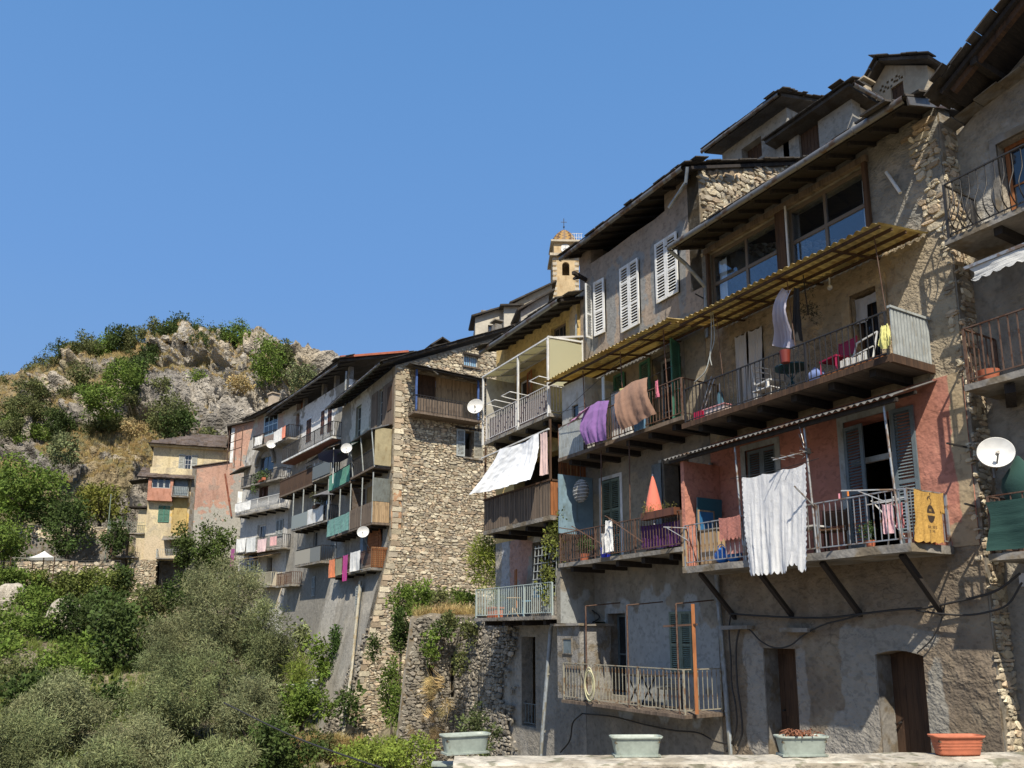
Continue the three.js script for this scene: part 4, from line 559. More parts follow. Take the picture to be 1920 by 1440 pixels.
  const b3 = balcony(h, -47.4, -39.2, 7.35, z1, { ...o, rail: 0, slab: K.woodwx, joist: 8 }); boards(b3, [-43.0, z1], [-39.25, z1], 7.48, 8.6, .13, K.woodwx, { one: true }); boards(b3, [-39.22, z1], [-39.22, Zf + .05], 7.48, 8.6, .11, K.woodlt, { name: 'end_board' }); M('screen', [bx(-39.24, -39.2, 8.62, 9.9, Zf + .05, z1)], mat('meshscreen', [.16, .175, .16], { map: 'plaster', mm: 1 }), b3); M('teal_sheet', uvKeep(hang([-47.35, 8.55, z1 + .03], [-43.1, 8.55, z1 + .03], 1.05, { waves: 6, fold: .06, nx: 50 })), cloth('teal', [.13, .30, .27]), b3); for (const x of [-47.3, -45, -43, -41, -39.25]) M('post', bar([x, 7.45, z1], [x, 10.2, z1], .05), K.palesh, b3); M('canvas_wall', [bx(-43.3, -43.25, 7.5, 10, Zf + .05, z1 - .05)], mat('canvas', [.15, .12, .10], { map: 'dirt', mm: 1 }), b3); M('back_board', [bx(-42.9, -41, 7.5, 10, Zf + .02, Zf + .06)], mat('ochreboard', [.48, .33, .14], { map: 'wood', mm: 2 }), b3);
  const b4 = balcony(h, -46.6, -39.2, 4.9, z1, { ...o, rail: 1.0, rm: K.ironrust, slab: K.conc, joist: 4 }); { const L = [], c = V(-39.22, 0, 0); for (let i = 0; i < 8; i++) L.push(bar([-39.2, 5.05, Zf + .1 + i * .125], [-39.2, 6.15, Zf + .1 + i * .125], .03)); for (let j = 0; j < 10; j++) L.push(bar([-39.2, 5.1 + j * .115, Zf + .05], [-39.2, 5.1 + j * .115, z1], .03)); M('lattice', L, K.woodor, b4); M('lattice_back', bx(-39.28, -39.25, 5.05, 6.15, Zf + .06, z1 - .02), K.woodlt, b4); }
  { const s = new THREE.Shape(); s.moveTo(-42.5, 5.1); s.lineTo(-40.3, 5.1); s.lineTo(-40.3, 6.6); s.absarc(-41.4, 6.6, 1.1, 0, Math.PI); s.lineTo(-42.5, 5.1); M('arched_shutter', new THREE.ExtrudeGeometry(s, { depth: .06, bevelEnabled: false, curveSegments: 10 }).translate(0, 0, Zf + .02), K.woodor, h); for (let i = 0; i < 10; i++) M('arch_slat', bx(-42.2, -40.6, 5.3 + i * .19, 5.42 + i * .19, Zf + .085, Zf + .11), K.woodor, h); M('arch_column', bx(-43.1, -42.6, 5.05, 7.3, Zf + .02, Zf + .3), mat('bluecol', [.24, .32, .40], { map: 'plaster', mm: 1 }), h); }
  shutter(h, -42.2, .45, 2.6, 4.2, zl(3.4) + .05, K.palesh, 0, { pitch: .09 }); shutter(h, -41.3, -.45, 2.6, 4.2, zl(3.4) + .05, K.palesh, 0, { pitch: .09 });
  { const pp = [[676, 1090, -2.2], [668, 1170, -1.75], [660, 1250, -1.2], [650, 1325, -.75], [640, 1400, -.2]].map(([a, b, z]) => atZ(a, b, z + .12)); for (let i = 0; i < 4; i++) M('downpipe', cyl(pp[i], pp[i + 1], .09), mat('paleduct', [.42, .39, .31], { map: 'dirt', mm: 2 }), h); }
  // rounded rubble on the flared facade, nearest strip
  stones(h, { at: (u, v) => V(-43 + u, -5 + v, zl(-5 + v) + .02), w: 4.05, h: 7.4, sw: .34, sh: .2, seed: 77, tones: T2, d: .07, big: 120, skip: (u, v) => u < 3.9 - (7.4 - v) * .55 });
  // roof
  const rf = sub('roof', h), ry = (z) => 16.3 + (-1.9 - z) * .455; M('roof_deck', sheet([-48.9, ry(-1.9), -1.9], [X + .35, ry(-1.9), -1.9], [X + .35, ry(zb), zb], [-48.9, ry(zb), zb], .12), K.slate, rf); slates(rf, [X + .35, ry(-1.9), -1.9], [X + .35, ry(zb), zb], [1, 0, 0], { rows: 2, s: .55 }); slates(rf, [-48.9, ry(-1.9), -1.9], [X + .35, ry(-1.9), -1.9], [0, -.4, 1], { rows: 2, s: .55 }); for (let i = 0; i < 12; i++) { const x = -48.5 + i * .82; M('rafter', bar([x, ry(-2) - .2, -2], [x, ry(-2.9) - .2, -2.9], .12), K.beam, rf); }
  gutter(h, [-48.9, 16.2, -1.82], [X + .35, 16.2, -1.82], .08); const dm = sub('dormer', h), dp = atX(822, 655, -43); M('dormer_wall', bx(-43.4, -42.9, dp.y - 2, dp.y + .3, dp.z - 1, dp.z + .4), K.mortar, dm); M('dormer_roof', [sheet([-43.8, dp.y + .1, dp.z + .7], [-42.6, dp.y + .1, dp.z + .7], [-42.6, dp.y + .75, dp.z - .1], [-43.8, dp.y + .75, dp.z - .1], .08), sheet([-43.8, dp.y + .75, dp.z - .1], [-42.6, dp.y + .75, dp.z - .1], [-42.6, dp.y + .1, dp.z - 1.6], [-43.8, dp.y + .1, dp.z - 1.6], .08)], K.slate, dm);
}
// a turned facade's own coordinates for a photo pixel
const frameAt = (o, phi) => (px, py, zl) => { const c = Math.cos(phi), s = Math.sin(phi), r = pray(px, py), e = EYE.clone().sub(o), lz = e.x * s + e.z * c, lx = e.x * c - e.z * s, dz = r.x * s + r.z * c, dx = r.x * c - r.z * s, t = (zl - lz) / dz; return V(lx + dx * t, EYE.y + r.y * t, zl); };

// ---------- house F: white floor, long balconies ----------
const fM = wallMat('f_wall', [-9.5, -6, 13.5, 26], [.29, .272, .235], [[[.27, .26, .235], .6, .48, .66, .7], [[.45, .42, .36], 1.3, .56, .7, .4]], [[-2, 16.2, 3.2, 2.5, [.66, .66, .65]], [-1.5, 1, 3.5, 5.5, [.24, .225, .195], .8], [2.6, 1, 1.2, 5, [.34, .325, .29], .9]], ['rough', 2, .04], 83);
const hF = thing('village_house', 'house with a white top floor, brown shutters and a brown board balcony', 'house', [-52, 0, -2.8], 6 * Math.PI / 180);
{
  const h = hF, xa = -9, xb = 3.6; const sh = [[-3.75, -2.8, 15.45, 17.15], [-1.0, -.35, 15.5, 17.2], [.25, .95, 15.4, 17.35]];
  M('front_wall', wallZ(rect(xa, xb, -6, 18.4), [...sh, [-1.5, -.7, 6.5, 8.6], [-1.3, -.75, 4.1, 5.45], [.4, 1.6, 12.1, 13.8], [-3.5, -2.4, 11.9, 13.6], [-.2, 1, 9, 11], [-8.4, -5.4, 16.4, 18.2]], 0, .4), fM, h); M('wall', [bx(xa, xa + .4, -6, 18.4, -8, -.41), bx(xb - .4, xb, -6, 18.4, -8, -.41), bx(xa, xb, -6, 18.4, -8.4, -8)], K.mortar, h); M('room_back', bx(xa + .4, xb - .4, -5, 18.3, -4.1, -4), K.room, h);
  for (const x of [-9, -4.95, -1.3, .9, 3.2]) M('attic_post', bx(x, x + .3, 18.4, 19.3, -.35, -.05), K.conc, h); M('loggia_board', [bx(-8.8, -5, 17.7, 19.3, -.5, -.45)], K.woodor, h);
  for (const [x0, x1, y0, y1] of sh) { surround(h, x0, x1, y0, y1, K.whitept, .12, .03); shutter(h, x0, (x1 - x0) / 2, y0, y1, .0, K.brownsh, 0, { pitch: .09 }); shutter(h, x1, -(x1 - x0) / 2, y0, y1, .0, K.brownsh, 0, { pitch: .09 }); }
  const o = { each: false, gap: .15, r: .014, top: .035 };
  const b1 = balcony(h, -6, 3.45, 14.2, 1.0, { ...o, rail: 1.05, rm: K.iron, slab: K.whitept, joist: 0, t: .12 }); M('soffit', bx(-5.9, 3.4, 14.14, 14.19, .05, .9), mat('redsoffit', [.30, .12, .08], { map: 'wood', mm: 2 }), b1);
  const bu = balcony(h, -8.3, -4.9, 15.9, .95, { ...o, rail: 1.0, rm: K.iron, slab: K.conc });
  const b2 = balcony(h, -6.1, .5, 11.55, 1.0, { ...o, rail: 0, slab: K.woodwx, joist: 7 }); boards(b2, [-6.05, .98], [.45, .98], 11.65, 12.75, .14, K.wooddk, { one: true }); M('handrail', bar([-6.1, 12.78, .98], [.5, 12.78, .98], .07), K.wooddk, b2);
  const b2b = balcony(h, .5, 3.6, 11.7, 1.05, { ...o, rail: 1.0, rm: K.palesh, slab: K.conc }); M('glass_panel', bx(.55, 3.55, 11.85, 12.7, 1.06, 1.08), mat('greypanel', [.12, .13, .12], { roughness: .35 }), b2b); M('shade_net', bx(.6, 3.5, 12.75, 14.1, .4, .43), mat('netblack', [.03, .032, .035], {}), b2b);
  const b3 = balcony(h, -3.15, 3.3, 8.7, 1.0, { ...o, rail: 1.0, rm: K.iron, slab: K.conc, joist: 6 }); M('frosted_panel', bx(-3.1, -.15, 8.85, 9.8, 1.02, 1.04), mat('frostp', [.24, .27, .26], { roughness: .3 }), b3); M('white_panel', bx(-.1, 2.6, 8.85, 9.85, 1.02, 1.04), K.whitept, b3); for (const x of [-3.1, -1.2, .9, 3.2]) M('post', bar([x, 8.8, .97], [x, 11.5, .97], .06), K.palesh, b3);
  const b4 = balcony(h, -2.15, 2.4, 6.1, 1.0, { ...o, rail: 1.05, rm: K.iron, slab: K.conc }); M('front_panel', bx(-2.1, .6, 6.25, 7.2, 1.0, 1.02), mat('pale_sheet', [.33, .31, .26], { roughness: .6 }), b4); M('front_panel', bx(.62, 2.35, 6.25, 7.2, 1.0, 1.02), mat('pale_sheet2', [.17, .18, .175], { roughness: .6 }), b4);
  const b5 = balcony(h, -6.4, -3.3, 4.9, .8, { ...o, rail: .9, rm: K.ironrust, slab: K.conc });
  for (const [x0, x1, y0, y1] of [[-1.5, -.7, 6.5, 8.6], [.4, 1.6, 12.1, 13.8], [-3.5, -2.4, 11.9, 13.6], [-.2, 1, 9, 11]]) glazing(h, x0, x1, y0, y1, -.12, { m: K.palesh, name: 'glazed_door', cols: 2, rows: 2 });
  shutter(h, -1.3, .275, 4.1, 5.45, .02, K.palesh, 0, { pitch: .1 }); shutter(h, -.75, -.275, 4.1, 5.45, .02, K.palesh, 0, { pitch: .1 });
  M('corner_pier', [sheet([3.2, -5, 3.0], [5.6, -5, 3.0], [5.0, 4.6, .3], [3.2, 4.6, .3], .4), bx(3.2, 5.0, 4.6, 5, -.2, .28)], mat('formwork', [.46, .44, .40], { map: 'plaster', mm: 2.4, bump: 'wood', bm: 2, bs: .03 }), h);
  const q = (g) => g, rf = sub('roof', h); M('roof_deck', [sheet([-9.8, 18.75, 1.0], [4.2, 19.35, 1.0], [4.2, 20.9, -4], [-9.8, 20.3, -4], .14)], K.slate, rf); slates(rf, [-9.8, 18.77, 1.0], [4.2, 19.37, 1.0], [0, -.4, 1], { rows: 2, s: .6 }); slates(rf, [4.2, 19.4, 1.0], [4.2, 20.95, -4], [1, 0, 0], { rows: 2, s: .6 }); for (let i = 0; i < 15; i++) { const x = -9.4 + i * .95; M('rafter', bar([x, 18.6 + i * .04, .9], [x, 19.1 + i * .04, -.3], .14), K.beam, rf); } M('ridge_tiles', bar([4.3, 19.5, 1.0], [4.3, 21.0, -4], .14), K.terra, rf); gutter(h, [-9.8, 18.65, 1.08], [4.2, 19.25, 1.08], .08);
  M('vent_pipe', [cyl([3.75, 18.8, .3], [3.7, 6, .3], .07), cyl([2.7, 8.6, .12], [2.6, 1, .12], .06)], K.pipe, h);
  M('tall_awning', sheet([-.4, 13.1, 1.3], [3.6, 13.5, 1.3], [3.6, 14.05, .1], [-.4, 13.8, .1], .04), K.zinc, h);
}
// ---------- house G: blue window, white railing ----------
const gM = wallMat('g_wall', [-6.2, -3, 8.4, 23], [.5, .485, .45], [[[.46, .45, .42], .7, .5, .68, .6]], [[-2.2, 18, 2.3, 1.4, [.46, .33, .28], .8], [-2.2, 15, 3.2, 1.6, [.29, .27, .24]], [-2.5, 5, 3.6, 1.3, [.52, .44, .33]]], ['stucco', 2, .015], 89);
const hG = thing('village_house', 'white house with a blue framed top window, pale curly railing and arched lower window', 'house', [-60, 0, -1.7], 17 * Math.PI / 180);
{
  const h = hG, xa = -5.9, xb = 1.8; M('front_wall', wallZ([[xa, -3], [xb, -3], [xb, 19.6], [-4.6, 19.2], [xa, 15.5]], [[-3.1, -.9, 17.3, 19.0], [-3.1, -1.85, 12.0, 13.15], [-2.95, -1.85, 8.3, 10.05], [-.25, .75, 8.9, 10.2], [-1.4, -.6, 5.5, 7.4], [-3.4, -1.2, 14.1, 15.6]], 0, .4), gM, h); M('wall', [bx(xa, xb, -3, 15, -7, -6.6), bx(xa, xa + .4, -3, 15, -6.6, -.41), bx(xb - .4, xb, -3, 19, -6.6, -.41)], K.mortar, h); M('room_back', bx(xa + .4, xb - .4, -2.9, 18.8, -4.1, -4), K.room, h);
  glazing(h, -3.1, -.9, 17.3, 19.0, -.02, { m: mat('bluefr', [.42, .58, .70], { roughness: .5 }), cols: 3, rows: 2, f: .12, bar: .07, name: 'window' }); glazing(h, -2.95, -1.85, 8.3, 10.05, -.1, { cols: 3, rows: 1, f: .1 }); glazing(h, -3.4, -1.2, 14.1, 15.6, -.1, { m: K.bluegy, cols: 2, rows: 1 }); shutter(h, -3.0, -.5, 8.4, 10.1, .05, K.palesh, -.7, { pitch: .1 }); shutter(h, -.25, .5, 8.9, 10.2, .03, K.palesh, 0, { pitch: .1 }); shutter(h, .75, -.5, 8.9, 10.2, .03, K.palesh, 0, { pitch: .1 }); shutter(h, -3.1, .62, 12, 13.15, .02, K.brownsh, 0, { pitch: .1 }); shutter(h, -1.85, -.62, 12, 13.15, .02, K.brownsh, 0, { pitch: .1 });
  { const w = sub('arched_window', h), s = new THREE.Shape(); s.moveTo(-4.4, 6.4); s.lineTo(-2.6, 6.4); s.lineTo(-2.6, 7.3); s.absarc(-3.5, 7.3, .9, 0, Math.PI); s.lineTo(-4.4, 6.4); M('pane', new THREE.ShapeGeometry(s, 10).translate(0, 0, .02), K.darkglass, w); const fr = [bx(-4.45, -2.55, 6.3, 6.42, .022, .1), bx(-4.45, -2.55, 7.25, 7.37, .022, .08), ...[-4.4, -3.8, -3.2, -2.6].map((x) => bx(x - .06, x + .06, 6.42, 7.25, .022, .08)), new THREE.TorusGeometry(.9, .06, 6, 16, Math.PI).translate(-3.5, 7.3, .05)]; M('frame', fr, K.white, w); }
  M('stone_arch', new THREE.TorusGeometry(1.35, .22, 6, 16, Math.PI).translate(-2.4, 14.9, .05), K.conc, h);
  const o = { each: false, gap: .16, r: .014, top: .035 };
  const g1 = balcony(h, -3.1, .3, 16.1, .9, { ...o, rail: .95, rm: K.iron, slab: K.conc }); balcony(h, -4.6, 1.5, 13.1, .9, { ...o, rail: .8, rm: K.iron, slab: K.conc }); balcony(h, -5.2, 1.5, 10.85, .9, { ...o, rail: 1.0, rm: K.white, slab: K.conc, joist: 5, gap: .13, belly: .12 }); balcony(h, -4.9, 2.2, 7.75, .9, { ...o, rail: 1.0, rm: K.iron, slab: K.conc }); balcony(h, -1.5, .9, 5.0, .9, { ...o, rail: 1.0, rm: mat('straw', [.48, .45, .34], {}), slab: K.conc });
  M('side_panel', bx(-3.1, -3.05, 16.2, 17.1, .05, .9), K.whitept, g1); M('small_awning', sheet([-3.7, 7.9 - .6, 1.2], [.6, 7.35, 1.2], [.6, 7.6, .05], [-3.7, 7.6, .05], .04), K.woodlt, h);
  const rf = sub('roof', h); M('roof_deck', sheet([-5.2, 18.95, .8], [2.3, 19.4, .8], [2.3, 22, -5], [-5.2, 21.4, -5], .14), K.slate, rf); slates(rf, [-5.2, 18.97, .8], [2.3, 19.42, .8], [0, -.4, 1], { rows: 2, s: .6 }); M('roof_deck', sheet([-6.6, 14.6, .9], [-4.7, 14.9, .9], [-4.7, 16, -2], [-6.6, 15.6, -2], .1), K.slate, rf); const ch = frameAt(hG.position, hG.rotation.y)(513, 752, -1.2); M('chimney', [bx(ch.x - .35, ch.x + .35, ch.y - 2, ch.y + .5, -1.5, -.9), bx(ch.x - .45, ch.x + .45, ch.y + .55, ch.y + .65, -1.6, -.8)], mat('paleplaster', [.55, .45, .34], { map: 'plaster', mm: 2 }), rf);
  M('scaffold_rail', [0, .7, 1.4].map((y) => bar([-7.2, 16.6 + y, .9], [-4.8, 16.6 + y, .9], .05)).concat([-7.1, -5.9, -4.8].map((x) => bar([x, 15, .9], [x, 18.4, .9], .05))), K.ironrust, h);
}
// ---------- the pink and yellow houses under the cliff ----------
const HO = V(-94.66, 0, .15), HP = 78 * Math.PI / 180, hAt = frameAt(HO, HP), h4 = (x, y, z = 0) => hAt(220 + x / 4.235, 780 + y / 4.235, z);
const tile = mat('browntile', [.12, .092, .078], { map: 'dirt', mm: 3, bump: 'rough', bm: 1.2, bs: .08 });
function tiled(parent, a, b, d, c, m, n = 9) { // roof made of overlapping rows of slabs
  a = v3(a); b = v3(b); c = v3(c); d = v3(d); M('roof_deck', sheet(a, b, d, c, .15), m, parent); const R = rng((a.x * 31 + a.y) | 0), gs = [];
  for (let k = 0; k < n; k++) { const f = (k + .5) / n, p = a.clone().lerp(c, f), q = b.clone().lerp(d, f), L = p.distanceTo(q), up = c.clone().sub(a).normalize(), e = q.clone().sub(p).normalize(), N = e.clone().cross(up).normalize(); if (N.y < 0) N.negate(); for (let t = 0; t < L; ) { const w = .3 + .35 * R(); const g = new THREE.BoxGeometry(w * .96, .06, a.distanceTo(c) / n * 1.25).applyMatrix4(new THREE.Matrix4().makeBasis(e, N, e.clone().cross(N))); const cc = p.clone().addScaledVector(e, t + w / 2).addScaledVector(N, .03 + R() * .06); gs.push(g.translate(cc.x, cc.y, cc.z)); t += w; } }
  M('roof_tiles', gs, m, parent).userData.kind = 'stuff';
}
{
  const yM = wallMat('h_yellow', [-6, 9, 10, 15], [.62, .52, .32], [[[.48, .40, .27], .6, .46, .62, .8], [[.40, .35, .26], 2.2, .56, .68, .6]], [[-1.2, 15, .95, 2.2, [.58, .40, .13]], [-3.2, 11, 2, 1.4, [.55, .45, .31]]], ['stucco', 3, .015], 97);
  const h = thing('village_house', 'cream and yellow house with green shutters and pink bay below the cliff', 'house', HO.toArray(), HP);
  M('front_wall', wallZ([[-4.7, 9.7], [-.25, 9.7], [-.25, 20.4], [-4.7, 20.4]], [[-1.45, -.6, 13.9, 16.1]], 0, .4), yM, h); M('upper_wall', wallZ(rect(-4.75, 3.6, 20.3, 23.6), [[-1.3, -.55, 20.65, 22.4]], -1.6, .4), yM, h);
  M('wall', [bx(-4.7, -4.3, 9.7, 20.4, -8, -.41), bx(-.6, -.25, 9.7, 20.4, -8, -.41), bx(-4.75, -4.35, 20.3, 23.6, -9, -2.01), bx(3.2, 3.6, 20.3, 23.6, -9, -2.01)], yM, h); M('room_back', [bx(-4.2, -.6, 10, 20, -1.5, -1.4), bx(-4.3, 3.2, 20.4, 23.4, -5, -4.9)], K.room, h);
  { const base = [[-6.2, 4.5], [-3.1, 4.5], [-3.3, 9.7], [-4.7, 9.75], [-5.9, 9.2]]; M('stone_base', poly(V(0, 0, .25), V(1, 0, 0), V(0, 1, 0), base, [], 3), K.mortar, h); stones(h, { at: (u, v) => V(-6.2 + u, 4.6 + v, .26), w: 3.1, h: 5.1, sw: .34, sh: .2, seed: 91, tones: T1, d: .06, big: 60, skip: (u, v) => u < v * .06 + .05 || (v > 4.5 && u < 1.3) }); M('stone_base_side', bx(-3.09, 1.2, 3, 9.7, -3, -1.5), K.concdk, h); }
  tiled(h, [-5.3, 23.45, -.9], [3.3, 23.45, -.9], [2.9, 25.6, -4.5], [.0, 25.6, -4.5], tile, 8); M('roof_deck', sheet([-5.3, 23.45, -.9], [-5.3, 23.45, -9], [0, 25.6, -4.5], [0, 25.6, -4.4], .1), tile, h); M('cornice', bx(-5.1, 3.4, 23.15, 23.4, -1.7, -1.1), yM, h);
  tiled(h, [-5.9, 19.0, .9], [-.3, 19.05, .9], [-.3, 20.45, -1.5], [-5.7, 20.45, -1.5], tile, 6);
  const bay = sub('bay', h); M('bay_wall', [bx(-4.7, -2.1, 16.4, 17.85, .01, .7), bx(-4.7, -4.35, 17.85, 19.2, .01, .7), bx(-2.4, -2.1, 17.85, 19.2, .01, .7)], mat('bayPink', [.52, .25, .17], { map: 'plaster', mm: 3, bump: 'stucco', bm: 2, bs: .02 }), bay); for (let i = 0; i < 3; i++) glazing(bay, -4.33 + i * .64, -3.71 + i * .64, 17.87, 19.15, .55, { m: K.palesh, cols: 1, rows: 2, f: .08 });
  glazing(h, -1.3, -.55, 20.65, 22.4, -1.7, { cols: 2, rows: 3, f: .08 }); shutter(h, -1.32, -.6, 20.65, 22.4, -1.57, K.palesh, 0, { pitch: .13 }); shutter(h, -.53, .6, 20.65, 22.4, -1.57, K.palesh, 0, { pitch: .13 }); shutter(h, -3.5, .58, 14.05, 15.95, .03, K.greensh, 0, { pitch: .13 }); shutter(h, -2.34, -.58, 14.05, 15.95, .03, K.greensh, 0, { pitch: .13 }); glazing(h, -1.45, -.6, 13.9, 16.1, -.1, { m: K.greengy }); M('corner_panel', bx(-2.05, -.5, 12.9, 16.9, .003, .06), mat('deepyellow', [.52, .38, .15], { map: 'plaster', mm: 3 }), h);
  const b = balcony(h, -2.2, -.45, 16.9, .9, { each: false, gap: .18, r: .015, rail: 1.1, rm: K.palesh }); M('drying_screen', bx(-2.0, -.6, 17.2, 19, .3, .34), K.bluegy, b);
  const l1 = sub('side_balcony', h); M('slab', bx(-6.6, -4.72, 15.6, 15.75, -1.5, .2), K.beam, l1); M('roof_sheet', sheet([-6.8, 18.6, .3], [-4.7, 19, .3], [-4.7, 19, -2], [-6.8, 18.6, -2], .06), K.beam, l1); railing(l1, [[-6.5, -1.4], [-6.5, .15], [-4.75, .15]], 15.75, 1.0, { each: false, gap: .15, r: .014 }); M('slab', [bx(-8.6, -4.75, 12.6, 12.75, -1.5, 0), bx(-8.2, -5.2, 9.9, 10.05, -1.4, .2)], K.conc, l1); railing(l1, [[-8.5, -1.4], [-8.5, -.05], [-4.8, -.05]], 12.75, 1.2, { each: false, gap: .2, r: .016, m: K.greengy }); railing(l1, [[-8.1, -1.4], [-8.1, .15], [-5.3, .15]], 10.05, 1.1, { each: false, gap: .2, r: .014, m: K.ironrust }); M('corner_pole', [bar([-8.5, 8, -.05], [-8.4, 17, -.05], .1)], K.greengy, l1); M('small_wall', [bx(-5.6, -4.72, 4.5, 15.5, -2.5, -.3)], yM, l1);
  const b2 = balcony(h, -3.3, -.6, 9.8, 1.0, { each: false, gap: .2, r: .014, rail: 1.0, rm: K.palesh }); M('lean_roof', sheet([-2.8, 11.9, 1.2], [.4, 12.2, 1.2], [.4, 12.5, .05], [-2.8, 12.5, .05], .06), K.concdk, b2);
  const pM = wallMat('h_pink', [0, 8, 8, 20], [.50, .30, .22], [[[.42, .25, .19], .7, .46, .62, .8], [[.36, .27, .22], 2.2, .57, .68, .6]], [[5.6, 15, 1.6, 6.5, [.34, .31, .27]], [3.5, 11.5, 5, 4.4, [.38, .36, .31]], [2.2, 18.3, .6, .3, [.33, .24, .19], .7]], ['stucco', 1.2, .04], 101);
  const p = thing('village_house', 'roughcast pink house with a bare grey render base beside the yellow house', 'house', HO.toArray(), HP);
  M('front_wall', wallZ([[-.23, 6], [7.2, 6], [7.2, 27], [3.75, 25.8], [3.75, 21.4], [-.23, 20.5]], [], .3, .5), pM, p); M('wall', [bx(3.75, 4.2, 8, 25.5, -6, -.21), bx(6.8, 7.2, 8, 26.5, -6, -.21)], pM, p); M('corner_strip', [bx(-.22, .25, 9, 20.4, .302, .36)], K.concdk, p); M('edge_cap', bar([-.3, 20.62, .15], [3.75, 21.55, .15], .7, .1), tile, p); M('roof_deck', sheet([3.2, 25.75, .9], [3.2, 25.75, -6], [8, 27.4, -6], [8, 27.4, .9], .15), K.slate, p); M('roof_deck', sheet([3.0, 23.2, -.9], [3.0, 23.2, -6], [3.76, 26, -6], [3.76, 26, -.9], .1), K.slate, p); M('edge_strip', bx(3.76, 4.1, 21.4, 25.6, .302, .34), K.whitept, p); M('flue', cyl([3.35, 20, .4], [4.35, 15, .4], .1), mat('rustflue', [.28, .10, .06], { map: 'metal', mm: 2 }), p);
  const pb = balcony(p, 5.2, 7.0, 15.3, 1.2, { each: false, gap: .2, r: .015, rail: 1.1, rm: K.white }); M('screen', bx(5.5, 7.0, 16.6, 18.6, .32, .9), mat('khaki', [.34, .30, .16], {}), pb); M('grid_window', [bx(4.9, 5.4, 15.4, 18, .303, .34)], K.whitept, pb);
}
